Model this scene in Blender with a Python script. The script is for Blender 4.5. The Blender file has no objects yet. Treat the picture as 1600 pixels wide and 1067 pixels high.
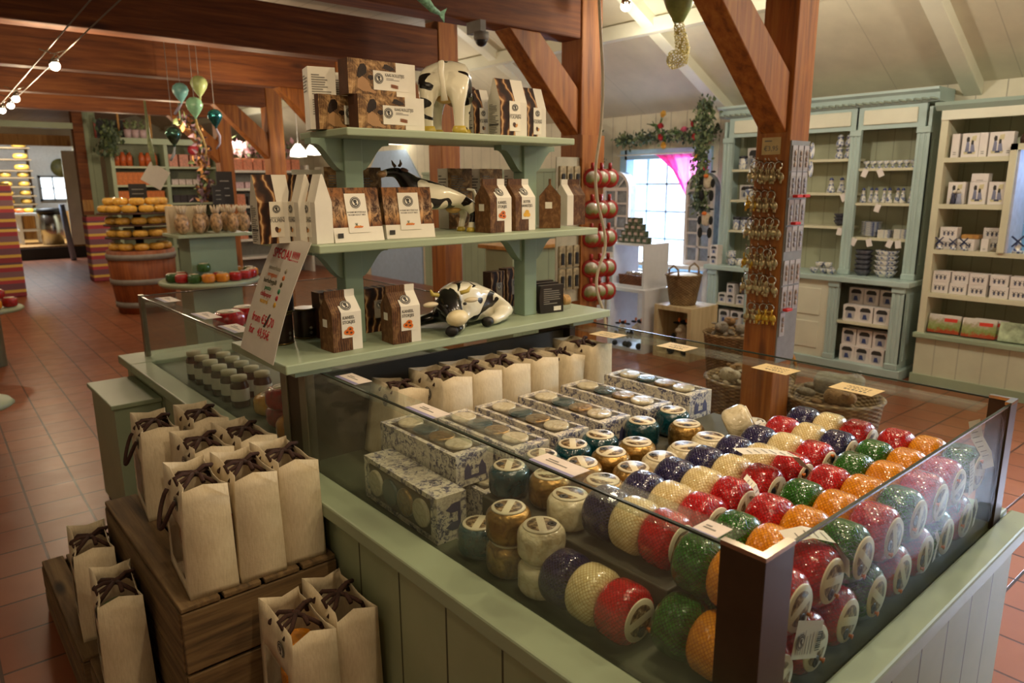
import bpy, bmesh, math, random
from mathutils import Vector, Matrix, Euler
random.seed(7)
SC = bpy.context.scene
COL = SC.collection
PI = math.pi
R = math.radians

# ------------------------------------------------------------------ camera
EYE = 1.62
F_PX = 1114.59
YAW, PITCH, ROLL = R(49.464), R(12.404), R(-0.378)
_d = Vector((math.cos(YAW) * math.cos(PITCH), math.sin(YAW) * math.cos(PITCH), -math.sin(PITCH)))
_r0 = Vector((math.sin(YAW), -math.cos(YAW), 0))
_u0 = _r0.cross(_d)
_r = _r0 * math.cos(ROLL) + _u0 * math.sin(ROLL)
_u = _u0 * math.cos(ROLL) - _r0 * math.sin(ROLL)
cd = bpy.data.cameras.new('camera')
cam = bpy.data.objects.new('camera', cd)
COL.objects.link(cam)
M = Matrix.Identity(4)
for i in range(3):
    M[i][0], M[i][1], M[i][2] = _r[i], _u[i], -_d[i]
M.translation = (0, 0, EYE)
cam.matrix_world = M
cd.sensor_width = 36.0
cd.lens = 36.0 * F_PX / 1600.0
cd.clip_start = 0.05
cd.dof.use_dof = True
cd.dof.focus_distance = 2.0
cd.dof.aperture_fstop = 4.5
SC.camera = cam


def at(px, py, x=None, y=None, z=None):
    """survey helper: where the sight line through a photo point meets a wall / shelf plane"""
    v = _d + _r * ((px - 800) / F_PX) - _u * ((py - 533.5) / F_PX)
    if x is not None: t = x / v.x
    elif y is not None: t = y / v.y
    else: t = (z - EYE) / v.z
    return Vector((v.x * t, v.y * t, EYE + v.z * t))


# ------------------------------------------------------------------ view, world
vs = SC.view_settings
vs.view_transform = 'Standard'
vs.look = 'None'
vs.exposure = 0.0
vs.gamma = 1.0
vs.use_curve_mapping = False
W = bpy.data.worlds.new('daylight')
SC.world = W
W.use_nodes = True
W.node_tree.nodes['Background'].inputs[0].default_value = (0.80, 0.90, 1.0, 1)
W.node_tree.nodes['Background'].inputs[1].default_value = 3.5


# ------------------------------------------------------------------ lights
def lamp(name, kind, loc, power, color, size=0.05, target=None, angle=110, blend=0.6, size_y=None, spread=180):
    l = bpy.data.lights.new(name, kind)
    l.energy = power
    l.color = color
    if kind == 'AREA':
        l.size = size
        l.spread = R(spread)
        if size_y: l.shape = 'RECTANGLE'; l.size_y = size_y
    else:
        l.shadow_soft_size = size
    if kind == 'SPOT':
        l.spot_size = R(angle); l.spot_blend = blend
    o = bpy.data.objects.new(name, l)
    COL.objects.link(o)
    o.location = loc
    if target is not None:
        o.rotation_euler = (Vector(target) - Vector(loc)).to_track_quat('-Z', 'Y').to_euler()
    return o


WARM = (1.0, 0.77, 0.50)
WARM2 = (1.0, 0.90, 0.74)
COOL = (0.62, 0.76, 1.0)
# halogen spots strung on the ceiling over the counter (above the frame), and a front one added to brighten the middle shelf
for x, y, p, tx, ty in ((0.9, 0.9, 17, 1.3, 1.0), (1.7, 0.9, 24, 1.6, 1.0), (2.5, 1.2, 26, 1.9, 1.2), (0.7, 2.0, 11, 1.0, 2.2), (0.9, 0.3, 34, 1.5, 2.15), (3.1, 1.7, 20, 1.7, 0.9), (2.9, 0.9, 18, 1.7, 0.8),
                        (1.6, 1.1, 16, 1.5, 2.15), (-0.3, 1.2, 11, 0.55, 2.0), (1.9, 3.2, 18, 1.8, 3.2), (0.4, 3.6, 14, 0.9, 3.4)):
    lamp('halogen_and_fill', 'SPOT', (x, y, 2.62), p, WARM, 0.03, (tx, ty, 0.9), 120, 0.8)
# spots along the cable track over the aisle and in the bays; the last is added to brighten the balloons
for x, y, p in ((0.93, 5.55, 26), (1.1, 7.8, 26), (1.2, 9.8, 26), (1.3, 12.0, 26), (2.6, 6.5, 22), (2.7, 9.5, 26), (2.8, 12.4, 44), (1.7, 5.6, 10)):
    lamp('track_and_fill', 'POINT', (x, y, 2.28), p * 0.8, WARM, 0.05)
# bulbs under the sloping roof, washing the shelving wall
for x, y, p in ((4.6, 0.8, 50), (4.5, 2.7, 46), (5.0, 4.2, 14), (4.6, -1.0, 30)):
    lamp('roof_bulb', 'POINT', (x, y, 2.72), p, WARM2, 0.05)
for x, y, p in ((4.9, 7.2, 20), (4.9, 10.5, 26), (4.9, 13.2, 26)):
    lamp('bay_bulb', 'POINT', (x, y, 2.4), p, WARM2, 0.06)
lamp('fill_light', 'POINT', (-1.2, -0.6, 2.6), 18, WARM, 0.1)  # unseen fill light added behind the camera, no fixture there
# daylight in the windows of the long wall and in the cheese store
lamp('window_daylight', 'AREA', (6.95, 5.08, 1.4), 115, COOL, 1.1, (4.9, 4.2, 0.2), size_y=1.2, spread=130)
lamp('window_daylight_right', 'AREA', (6.9, -0.6, 1.5), 95, COOL, 1.3, (4.6, -0.1, 0.0), size_y=1.3, spread=68)
lamp('store_light', 'AREA', (2.2, 20.9, 2.9), 320, (0.85, 0.93, 1.0), 1.6, (2.2, 21.5, 0))


# ------------------------------------------------------------------ materials
def lin(h):
    h = h.lstrip('#')
    out = []
    for i in (0, 2, 4):
        c = int(h[i:i + 2], 16) / 255
        out.append(c / 12.92 if c <= 0.04045 else ((c + 0.055) / 1.055) ** 2.4)
    return (*out, 1.0)


class NT:
    def __init__(s, name):
        s.m = bpy.data.materials.new(name)
        s.m.use_nodes = True
        s.t = s.m.node_tree
        s.b = s.t.nodes['Principled BSDF']

    def n(s, kind, **kw):
        nd = s.t.nodes.new('ShaderNode' + kind)
        for k, v in kw.items():
            if k.startswith('i_'):
                nd.inputs[k[2:].replace('_', ' ')].default_value = v
            else:
                setattr(nd, k, v)
        return nd

    def l(s, a, b):
        s.t.links.new(a, b)

    def ramp(s, fac, stops, interp='LINEAR'):
        r = s.n('ValToRGB')
        r.color_ramp.interpolation = interp
        e = r.color_ramp.elements
        while len(e) < len(stops): e.new(0.5)
        for q, (p, c) in zip(e, stops):
            q.position = p; q.color = c if not isinstance(c, str) else lin(c)
        s.l(fac, r.inputs[0])
        return r.outputs[0]

    def math(s, op, a, b=None, c=None):
        nd = s.n('Math', operation=op)
        for i, v in enumerate((a, b, c)):
            if v is None: continue
            if isinstance(v, (int, float)): nd.inputs[i].default_value = v
            else: s.l(v, nd.inputs[i])
        return nd.outputs[0]

    def mix(s, fac, a, b):
        nd = s.n('MixRGB')
        for i, v in enumerate((fac, a, b)):
            if isinstance(v, (int, float)): nd.inputs[i].default_value = v
            elif isinstance(v, str): nd.inputs[i].default_value = lin(v)
            elif isinstance(v, tuple): nd.inputs[i].default_value = v
            else: s.l(v, nd.inputs[i])
        return nd.outputs[0]

    def coord(s, which='Object', scale=(1, 1, 1), rot=(0, 0, 0), loc=(0, 0, 0)):
        c = s.n('TexCoord')
        mp = s.n('Mapping')
        mp.inputs['Scale'].default_value = scale
        mp.inputs['Rotation'].default_value = rot
        mp.inputs['Location'].default_value = loc
        s.l(c.outputs[which], mp.inputs[0])
        return mp.outputs[0]

    def noise(s, vec, scale, detail=4, rough=0.55, dist=0.0):
        nd = s.n('TexNoise')
        nd.inputs['Scale'].default_value = scale
        nd.inputs['Detail'].default_value = detail
        nd.inputs['Roughness'].default_value = rough
        nd.inputs['Distortion'].default_value = dist
        if vec is not None: s.l(vec, nd.inputs['Vector'])
        return nd.outputs['Fac']

    def bump(s, h, strength=0.3, dist=0.01):
        b = s.n('Bump')
        b.inputs['Strength'].default_value = strength
        b.inputs['Distance'].default_value = dist
        s.l(h, b.inputs['Height'])
        s.l(b.outputs[0], s.b.inputs['Normal'])

    def col(s, c):
        if isinstance(c, (tuple, str)): s.b.inputs['Base Color'].default_value = lin(c) if isinstance(c, str) else c
        else: s.l(c, s.b.inputs['Base Color'])

    def set(s, rough=None, metal=None, spec=None, coat=None, trans=None, emit=None, estr=None, sheen=None):
        I = s.b.inputs
        if rough is not None: I['Roughness'].default_value = rough
        if metal is not None: I['Metallic'].default_value = metal
        if spec is not None: I['Specular IOR Level'].default_value = spec
        if coat is not None: I['Coat Weight'].default_value = coat
        if trans is not None: I['Transmission Weight'].default_value = trans
        if emit is not None:
            I['Emission Color'].default_value = lin(emit) if isinstance(emit, str) else emit
            I['Emission Strength'].default_value = estr
        return s.m


_pl = {}


def plain(hexc, rough=0.55, metal=0.0, var=0.08, bump=0.0, name=None, scale=18, coat=None, spec=None):
    k = (hexc, rough, metal, var, bump, scale, coat, spec)
    if k in _pl: return _pl[k]
    t = NT(name or 'plain_' + hexc.strip('#'))
    v = t.coord()
    nz = t.noise(v, scale)
    c = lin(hexc)
    lo = tuple(max(0, q * (1 - var * 1.6)) for q in c[:3]) + (1,)
    hi = tuple(min(1, q * (1 + var)) for q in c[:3]) + (1,)
    t.col(t.ramp(nz, ((0.3, lo), (0.7, hi))))
    if bump: t.bump(nz, bump, 0.004)
    _pl[k] = t.set(rough=rough, metal=metal, coat=coat, spec=spec)
    return _pl[k]


def paint(name, hexc, rough=0.42, worn='#6d6a50'):
    t = NT(name)
    v = t.coord()
    g = t.noise(t.coord(scale=(3, 3, 30)), 6, 3)
    nz = t.noise(v, 2.3, 5)
    c = lin(hexc)
    base = t.ramp(nz, ((0.25, tuple(q * 0.86 for q in c[:3]) + (1,)), (0.75, tuple(min(1, q * 1.1) for q in c[:3]) + (1,))))
    sc = t.noise(v, 38, 6, 0.7)
    t.col(t.mix(t.ramp(sc, ((0.70, (0, 0, 0, 1)), (0.74, (0.7, 0.7, 0.7, 1)))), base, worn))
    t.bump(g, 0.08, 0.004)
    return t.set(rough=rough)


def wood(name, dark, mid, light, axis='X', rough=0.5, knots=True, scale=1.0):
    t = NT(name)
    s = [14 * scale] * 3
    s['XYZ'.index(axis)] = 0.9 * scale
    v = t.coord(scale=tuple(s))
    g = t.noise(v, 1.6, 6, 0.65, 0.4)
    c = t.ramp(g, ((0.25, dark), (0.5, mid), (0.78, light)))
    ks = [5.5 * scale] * 3
    ks['XYZ'.index(axis)] = 1.7 * scale
    if knots:
        vo = t.n('TexVoronoi'); vo.inputs['Scale'].default_value = 0.75
        t.l(t.coord(scale=tuple(ks)), vo.inputs['Vector'])
        c = t.mix(t.ramp(vo.outputs['Distance'], ((0.07, (1, 1, 1, 1)), (0.16, (0, 0, 0, 1)))), c, dark)
    t.col(c)
    t.bump(g, 0.25, 0.004)
    return t.set(rough=rough)


MAT = {}
MAT['green'] = paint('pale_green_paint', '#9aa88c')
MAT['greenlt'] = paint('light_green_paint', '#b4bda2')
MAT['greendk'] = paint('deep_green_paint', '#7f9580')
MAT['bluegreen'] = paint('blue_green_paint', '#a3b9ac')
MAT['cream'] = paint('cream_paint', '#d2cdb0')
MAT['creamlt'] = paint('pale_cream_paint', '#dcdac4')
MAT['white'] = plain('#e2e0d8', 0.6, 0, 0.05)
MAT['plaster'] = plain('#cfc7ac', 0.8, 0, 0.06, 0.1, scale=5)
MAT['bluewall'] = plain('#a9bfda', 0.8, 0, 0.05)
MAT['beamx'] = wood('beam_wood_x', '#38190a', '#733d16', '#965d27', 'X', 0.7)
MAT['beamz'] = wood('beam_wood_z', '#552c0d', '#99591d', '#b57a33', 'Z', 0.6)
MAT['crate'] = wood('crate_wood', '#33281a', '#6e5738', '#8f7750', 'X', 0.8, True, 1.6)
MAT['cratey'] = wood('crate_wood_y', '#33281a', '#6e5738', '#8f7750', 'Y', 0.8, True, 1.6)
MAT['barrel'] = wood('barrel_wood', '#5a2a10', '#8d4a22', '#a9632f', 'Z', 0.5, False)
MAT['pine'] = wood('pine_board', '#8a5a2c', '#b0803f', '#c69a5a', 'Z', 0.6)
MAT['steel'] = plain('#8d8676', 0.35, 0.85, 0.05)
MAT['bronze'] = plain('#4a3a2c', 0.42, 0.55, 0.08)
MAT['chrome'] = plain('#b8b4aa', 0.2, 1.0, 0.03)
MAT['black'] = plain('#1c1917', 0.5, 0, 0.1)
MAT['ink'] = plain('#33302c', 0.6, 0, 0.05)
MAT['grey'] = plain('#8d8a84', 0.6, 0, 0.08)
MAT['textgrey'] = plain('#77736b', 0.7, 0, 0.05)
MAT['card'] = plain('#dcd7c8', 0.6, 0, 0.03)
MAT['rope'] = plain('#3a2117', 0.9, 0, 0.2, 0.4, scale=200)
MAT['rubber'] = plain('#2a2622', 0.8)
MAT['red'] = plain('#b01c18', 0.35)
MAT['yellow'] = plain('#d8a51e', 0.4)
MAT['orange'] = plain('#d06a1c', 0.4)
MAT['leaf'] = plain('#4c5b35', 0.6, 0, 0.35, scale=30)
MAT['ivory'] = plain('#d9d2b8', 0.5)
MAT['bulb'] = NT('glowing_bulb').set(emit=(1, 0.82, 0.6, 1), estr=40)
MAT['bulbw'] = NT('glowing_shade').set(emit=(1, 0.88, 0.68, 1), estr=5)


def paper():
    t = NT('kraft_paper')
    v = t.coord()
    n1 = t.noise(v, 9, 5, 0.6)
    n2 = t.noise(t.coord(scale=(70, 70, 8)), 4, 3)
    c = t.ramp(n1, ((0.25, '#bfae8e'), (0.6, '#d3c4a6'), (0.85, '#c3b18f')))
    t.col(t.mix(0.18, c, t.ramp(n2, ((0.35, '#a08c6a'), (0.65, '#e4d8bd')))))
    t.bump(n1, 0.35, 0.012)
    return t.set(rough=0.75)


MAT['paper'] = paper()


def glass(name, tint=(0.90, 0.93, 0.90, 1), haze=0.05, refl=1.0):
    m = bpy.data.materials.new(name)
    m.use_nodes = True
    t = m.node_tree
    t.nodes.clear()
    out = t.nodes.new('ShaderNodeOutputMaterial')
    tr = t.nodes.new('ShaderNodeBsdfTransparent'); tr.inputs[0].default_value = tint
    gl = t.nodes.new('ShaderNodeBsdfGlossy'); gl.inputs['Roughness'].default_value = 0.02
    df = t.nodes.new('ShaderNodeBsdfDiffuse'); df.inputs[0].default_value = (0.8, 0.76, 0.68, 1)
    lw = t.nodes.new('ShaderNodeLayerWeight'); lw.inputs[0].default_value = 0.5
    pw = t.nodes.new('ShaderNodeMath'); pw.operation = 'POWER'; pw.inputs[1].default_value = 4.0
    fr = t.nodes.new('ShaderNodeMath'); fr.operation = 'MULTIPLY_ADD'; fr.inputs[1].default_value = 0.20 * refl; fr.inputs[2].default_value = 0.022 * refl
    t.links.new(lw.outputs['Facing'], pw.inputs[0]); t.links.new(pw.outputs[0], fr.inputs[0])
    m1 = t.nodes.new('ShaderNodeMixShader'); m2 = t.nodes.new('ShaderNodeMixShader')
    nz = t.nodes.new('ShaderNodeTexNoise'); nz.inputs['Scale'].default_value = 5; nz.inputs['Detail'].default_value = 5
    mp = t.nodes.new('ShaderNodeMapRange')
    mp.inputs[1].default_value = 0.35; mp.inputs[2].default_value = 0.75
    mp.inputs[3].default_value = haze * 0.5; mp.inputs[4].default_value = haze * 1.6
    t.links.new(nz.outputs[0], mp.inputs[0])
    t.links.new(mp.outputs[0], m1.inputs[0])
    t.links.new(tr.outputs[0], m1.inputs[1]); t.links.new(df.outputs[0], m1.inputs[2])
    t.links.new(fr.outputs[0], m2.inputs[0])
    t.links.new(m1.outputs[0], m2.inputs[1]); t.links.new(gl.outputs[0], m2.inputs[2])
    t.links.new(m2.outputs[0], out.inputs[0])
    return m


MAT['glass'] = glass('case_glass', haze=0.045)
MAT['glassclear'] = glass('clear_case_glass', haze=0.003, refl=0.5)
MAT['film'] = glass('clear_film', (0.97, 0.97, 0.97, 1), 0.03)
MAT['pane'] = glass('window_glass', (0.95, 0.97, 1, 1), 0.02)
MAT['glassedge'] = plain('#24302a', 0.2, 0, 0.05)


def tiles():
    t = NT('terracotta_tiles')
    c = t.n('TexCoord'); mp = t.n('Mapping')
    mp.inputs['Rotation'].default_value = (0, 0, R(1.2))
    t.l(c.outputs['Object'], mp.inputs[0])
    br = t.n('TexBrick')
    br.offset = 0.0
    br.squash = 1.0
    for k, v in (('Scale', 1.0), ('Mortar Size', 0.006), ('Mortar Smooth', 0.2), ('Bias', 0.0), ('Brick Width', 0.237), ('Row Height', 0.25)):
        br.inputs[k].default_value = v
    br.inputs['Color1'].default_value = lin('#8a5034')
    br.inputs['Color2'].default_value = lin('#9c6040')
    br.inputs['Mortar'].default_value = lin('#3a2a20')
    t.l(mp.outputs[0], br.inputs['Vector'])
    nz = t.noise(mp.outputs[0], 3.2, 5)
    t.col(t.mix(t.ramp(nz, ((0.35, (0, 0, 0, 1)), (0.75, (0.5, 0.5, 0.5, 1)))), br.outputs['Color'], '#80442a'))
    inv = t.math('SUBTRACT', 1.0, br.outputs['Fac'])
    t.bump(inv, 0.4, 0.006)
    n2 = t.noise(mp.outputs[0], 9, 3)
    rr = t.math('MULTIPLY_ADD', n2, 0.22, 0.22)
    t.l(rr, t.b.inputs['Roughness'])
    return t.m


MAT['tiles'] = tiles()


def photo(name, kind):
    """printed sepia picture on a package"""
    t = NT(name)
    if kind == 'swirl':
        v = t.coord(scale=(14, 14, 14))
        w = t.n('TexWave'); w.inputs['Scale'].default_value = 0.7; w.inputs['Distortion'].default_value = 9; w.inputs['Detail'].default_value = 3
        t.l(v, w.inputs[0])
        t.col(t.ramp(w.outputs['Fac'], ((0.15, '#241107'), (0.6, '#4a2a14'), (0.88, '#7d5430'), (0.98, '#c09a6a'))))
    elif kind == 'street':
        v = t.coord(scale=(30, 30, 22))
        n = t.noise(v, 1.3, 7, 0.7, 0.6)
        w = t.n('TexWave', bands_direction='X'); w.inputs['Scale'].default_value = 1.3; w.inputs['Distortion'].default_value = 4
        t.l(v, w.inputs[0])
        t.col(t.mix(0.35, t.ramp(n, ((0.3, '#1d0f07'), (0.5, '#54341c'), (0.75, '#9a774d'))), t.ramp(w.outputs['Fac'], ((0.2, '#241208'), (0.8, '#7c5632')))))
    elif kind == 'trees':
        v = t.coord(scale=(26, 26, 10))
        n = t.noise(v, 1.5, 8, 0.75, 1.0)
        c = t.n('TexCoord'); sp = t.n('SeparateXYZ'); t.l(c.outputs['Generated'], sp.inputs[0])
        g = t.ramp(sp.outputs['Z'], ((0.3, '#7a4c28'), (0.45, '#c79a66'), (0.62, '#b89a78'), (0.85, '#8c5c30')))
        t.col(t.mix(t.ramp(n, ((0.42, (1, 1, 1, 1)), (0.56, (0, 0, 0, 1)))), g, '#3a2110'))
    elif kind == 'people':
        v = t.coord(scale=(9, 9, 9))
        n = t.noise(v, 2.2, 5, 0.6, 1.5)
        w = t.n('TexWave', bands_direction='X'); w.inputs['Scale'].default_value = 6; w.inputs['Distortion'].default_value = 1.5
        t.l(v, w.inputs[0])
        a = t.ramp(n, ((0.36, '#1f1108'), (0.45, '#59391e'), (0.6, '#b48e5e'), (0.72, '#d9b98a')))
        t.col(t.mix(0.25, a, t.ramp(w.outputs['Fac'], ((0.3, '#3a200f'), (0.7, '#c8a272')))))
    return t.set(rough=0.6, spec=0.25)


for k in ('swirl', 'street', 'trees', 'people'):
    MAT[k] = photo('sepia_' + k, k)
MAT['brown'] = plain('#4a2a17', 0.6, 0, 0.25, scale=25)


def delft():
    t = NT('delft_print')
    v = t.coord(scale=(46, 46, 46))
    n = t.noise(v, 1.5, 8, 0.72, 0.9)
    n2 = t.noise(v, 0.6, 3)
    c = t.ramp(n, ((0.40, '#34344e'), (0.47, '#6b6a84'), (0.515, '#d3ccba'), (0.7, '#e2dac6')))
    t.col(t.mix(t.ramp(n2, ((0.46, (0, 0, 0, 1)), (0.62, (0.7, 0.7, 0.7, 1)))), c, '#d6cdb8'))
    return t.set(rough=0.45)


MAT['delft'] = delft()


def wrap(name, base, dark, net=True, metal=0.0, rough=0.16, line=None):
    t = NT(name)
    c = t.n('TexCoord')
    n = t.noise(c.outputs['Object'], 26, 6, 0.62, 1.6)
    vo = t.n('TexVoronoi', feature='DISTANCE_TO_EDGE'); vo.inputs['Scale'].default_value = 55
    t.l(c.outputs['Object'], vo.inputs['Vector'])
    colr = t.ramp(n, ((0.3, dark), (0.55, base)))
    big = t.noise(c.outputs['Object'], 17, 2, 0.5, 1.4)
    h = t.math('MULTIPLY_ADD', vo.outputs['Distance'], 0.35, big)
    if net:
        sp = t.n('SeparateXYZ'); t.l(c.outputs['Object'], sp.inputs[0])
        ang = t.math('ARCTAN2', sp.outputs['Y'], sp.outputs['X'])
        a = t.math('MULTIPLY', ang, 20.0)
        z = t.math('MULTIPLY', sp.outputs['Z'], 360.0)
        s1 = t.math('ABSOLUTE', t.math('SINE', t.math('ADD', a, z)))
        s2 = t.math('ABSOLUTE', t.math('SINE', t.math('SUBTRACT', a, z)))
        mn = t.math('MINIMUM', s1, s2)
        ln = t.ramp(mn, ((0.16, (1, 1, 1, 1)), (0.34, (0, 0, 0, 1))))
        colr = t.mix(t.math('MULTIPLY', ln, 0.75), colr, line or dark)
        h = t.math('ADD', h, t.math('MULTIPLY', ln, 0.3))
    t.col(colr)
    t.bump(h, 0.8, 0.007)
    return t.set(rough=0.22 if not metal else rough, metal=metal, coat=0.8 if not metal else 0.3)


MAT['w_red'] = wrap('red_wrap', '#cc1418', '#8a0c10', line='#6a0a0a')
MAT['w_navy'] = wrap('navy_wrap', '#1c1d48', '#0d0d24', line='#4c4064')
MAT['w_cream'] = wrap('cream_wrap', '#f0e0ac', '#d6c084', line='#c09a4c')
MAT['w_green'] = wrap('green_wrap', '#2c6c1a', '#14400c', line='#0e2c08')
MAT['w_orange'] = wrap('orange_wrap', '#f09c10', '#cc7808', line='#b05c06')
MAT['w_gold'] = wrap('gold_foil', '#a98548', '#6e5024', net=False, metal=0.75, rough=0.3)
MAT['w_teal'] = wrap('teal_wrap', '#0f4148', '#07252b', net=False)
MAT['w_white'] = wrap('white_wax_wrap', '#ddd2b2', '#c0b088', net=False, rough=0.3)
MAT['w_yellow'] = wrap('yellow_rind', '#d9a23a', '#b67c20', net=False, rough=0.4)


def labelmat():
    t = NT('cheese_label_print')
    c = t.n('TexCoord'); sp = t.n('SeparateXYZ'); t.l(c.outputs['Object'], sp.inputs[0])
    d = t.math('SQRT', t.math('ADD', t.math('POWER', sp.outputs['X'], 2.0), t.math('POWER', sp.outputs['Y'], 2.0)))
    n = t.noise(c.outputs['Object'], 70, 4)
    pic = t.ramp(n, ((0.38, '#2e2010'), (0.5, '#7c6242'), (0.62, '#c9b48a')))
    yy = t.math('ABSOLUTE', sp.outputs['Y'])
    stripe = t.math('LESS_THAN', yy, 0.009)
    c1 = t.mix(stripe, pic, '#ded3b4')
    rim = t.math('GREATER_THAN', d, 0.0335)
    t.col(t.mix(rim, c1, '#d8cdb0'))
    return t.set(rough=0.4)


MAT['cheeselabel'] = labelmat()


# ------------------------------------------------------------------ mesh builder
class MB:
    def __init__(s):
        s.bm = bmesh.new()

    def _add(s, verts, faces, mi=0, M=None, smooth=False):
        vv = [s.bm.verts.new(M @ Vector(v) if M is not None else v) for v in verts]
        for f in faces:
            try:
                fc = s.bm.faces.new([vv[i] for i in f])
                fc.material_index = mi
                fc.smooth = smooth
            except ValueError:
                pass
        return vv

    def box(s, lo, hi, mi=0, M=None, mis=None):
        x0, y0, z0 = lo; x1, y1, z1 = hi
        if x0 > x1: x0, x1 = x1, x0
        if y0 > y1: y0, y1 = y1, y0
        if z0 > z1: z0, z1 = z1, z0
        v = [(x0, y0, z0), (x1, y0, z0), (x1, y1, z0), (x0, y1, z0), (x0, y0, z1), (x1, y0, z1), (x1, y1, z1), (x0, y1, z1)]
        fs = [(0, 3, 2, 1), (4, 5, 6, 7), (0, 1, 5, 4), (1, 2, 6, 5), (2, 3, 7, 6), (3, 0, 4, 7)]  # bottom top -y +x +y -x
        vv = [s.bm.verts.new(M @ Vector(q) if M is not None else q) for q in v]
        for i, f in enumerate(fs):
            fc = s.bm.faces.new([vv[j] for j in f])
            fc.material_index = mis[i] if mis else mi
        return s

    def prism(s, poly, a, b, axis='y', mi=0, M=None, mis=None, caps=None):
        """poly in the plane across the axis: axis y -> (x,z), axis x -> (y,z), axis z -> (x,y)"""
        def p3(p, t):
            return {'y': (p[0], t, p[1]), 'x': (t, p[0], p[1]), 'z': (p[0], p[1], t)}[axis]
        n = len(poly)
        v = [p3(p, a) for p in poly] + [p3(p, b) for p in poly]
        vv = [s.bm.verts.new(M @ Vector(q) if M is not None else q) for q in v]
        for i in range(n):
            j = (i + 1) % n
            fc = s.bm.faces.new((vv[i], vv[j], vv[n + j], vv[n + i]))
            fc.material_index = mis[i] if mis else mi
        for k, ids in enumerate((range(n), range(2 * n - 1, n - 1, -1))):
            fc = s.bm.faces.new([vv[i] for i in ids])
            fc.material_index = caps[k] if caps else mi
        return s

    def lathe(s, prof, n=24, mi=0, M=None, smooth=True, mis=None):
        rows = []
        for r, z in prof:
            if r < 1e-6:
                q = Vector((0, 0, z)); rows.append([s.bm.verts.new(M @ q if M is not None else q)])
            else:
                row = []
                for i in range(n):
                    a = 2 * PI * i / n
                    q = Vector((r * math.cos(a), r * math.sin(a), z))
                    row.append(s.bm.verts.new(M @ q if M is not None else q))
                rows.append(row)
        for k in range(len(rows) - 1):
            A, B = rows[k], rows[k + 1]
            m = mis[k] if mis else mi
            for i in range(n):
                j = (i + 1) % n
                if len(A) == 1 and len(B) == 1: break
                if len(A) == 1: f = (A[0], B[j], B[i])
                elif len(B) == 1: f = (A[i], A[j], B[0])
                else: f = (A[i], A[j], B[j], B[i])
                fc = s.bm.faces.new(f); fc.smooth = smooth; fc.material_index = m
        for row, rev in ((rows[0], True), (rows[-1], False)):
            if len(row) > 1:
                fc = s.bm.faces.new(row[::-1] if rev else row); fc.material_index = (mis[0] if rev else mis[-1]) if mis else mi
        return s

    def tube(s, pts, r, n=8, mi=0, M=None, closed=False):
        pts = [Vector(p) for p in pts]
        rs = r if isinstance(r, (list, tuple)) else [r] * len(pts)
        rings = []
        up = Vector((0, 0, 1))
        prev = None
        for i, p in enumerate(pts):
            a = pts[i - 1] if i > 0 else (pts[-1] if closed else p)
            b = pts[(i + 1) % len(pts)] if (i < len(pts) - 1 or closed) else p
            d = (b - a).normalized() if (b - a).length > 1e-9 else Vector((0, 0, 1))
            if prev is None:
                q = d.cross(up)
                if q.length < 1e-3: q = d.cross(Vector((1, 0, 0)))
                q.normalize()
            else:
                q = prev - d * prev.dot(d)
                if q.length < 1e-4: q = d.cross(up)
                q.normalize()
            prev = q
            w = d.cross(q)
            ring = []
            for k in range(n):
                an = 2 * PI * k / n
                c = p + (q * math.cos(an) + w * math.sin(an)) * rs[i]
                ring.append(s.bm.verts.new(M @ c if M is not None else c))
            rings.append(ring)
        m = len(rings)
        for i in range(m if closed else m - 1):
            A, B = rings[i], rings[(i + 1) % m]
            for k in range(n):
                j = (k + 1) % n
                fc = s.bm.faces.new((A[k], A[j], B[j], B[k])); fc.smooth = True; fc.material_index = mi
        if not closed:
            for row in (rings[0][::-1], rings[-1]):
                fc = s.bm.faces.new(row); fc.material_index = mi
        return s

    def quad(s, a, b, c, d, mi=0, M=None):
        s._add((a, b, c, d), ((0, 1, 2, 3),), mi, M)
        return s

    def sphere(s, c, r, n=16, m=10, mi=0, M=None, sc=(1, 1, 1)):
        prof = [(r * math.sin(PI * i / m), -r * math.cos(PI * i / m)) for i in range(m + 1)]
        T = Matrix.Translation(c) @ Matrix.Diagonal((*sc, 1))
        return s.lathe(prof, n, mi, (M @ T) if M is not None else T)

    def mesh(s, name, mats):
        me = bpy.data.meshes.new(name)
        bmesh.ops.recalc_face_normals(s.bm, faces=s.bm.faces[:])
        s.bm.to_mesh(me)
        s.bm.free()
        for m in mats: me.materials.append(MAT[m] if isinstance(m, str) else m)
        return me

    def build(s, name, mats, parent=None, bevel=0.0, loc=None, rot=None, segs=2):
        if not isinstance(mats, (list, tuple)): mats = [mats]
        o = bpy.data.objects.new(name, s.mesh(name, mats))
        COL.objects.link(o)
        if parent is not None: o.parent = parent
        if loc is not None: o.location = loc
        if rot is not None: o.rotation_euler = rot
        if bevel:
            b = o.modifiers.new('bevel', 'BEVEL'); b.width = bevel; b.segments = segs; b.limit_method = 'ANGLE'
        return o


def tag(o, label, cat, group=None, kind=None):
    o['label'] = label
    o['category'] = cat
    if group: o['group'] = group
    if kind: o['kind'] = kind
    return o


def struct(o):
    o['kind'] = 'structure'
    return o


def thing(name, label, cat, loc=(0, 0, 0), rotz=0.0, group=None):
    o = bpy.data.objects.new(name, None)
    COL.objects.link(o)
    o.empty_display_size = 0.05
    o.location = loc
    o.rotation_euler = (0, 0, rotz)
    return tag(o, label, cat, group)


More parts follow.
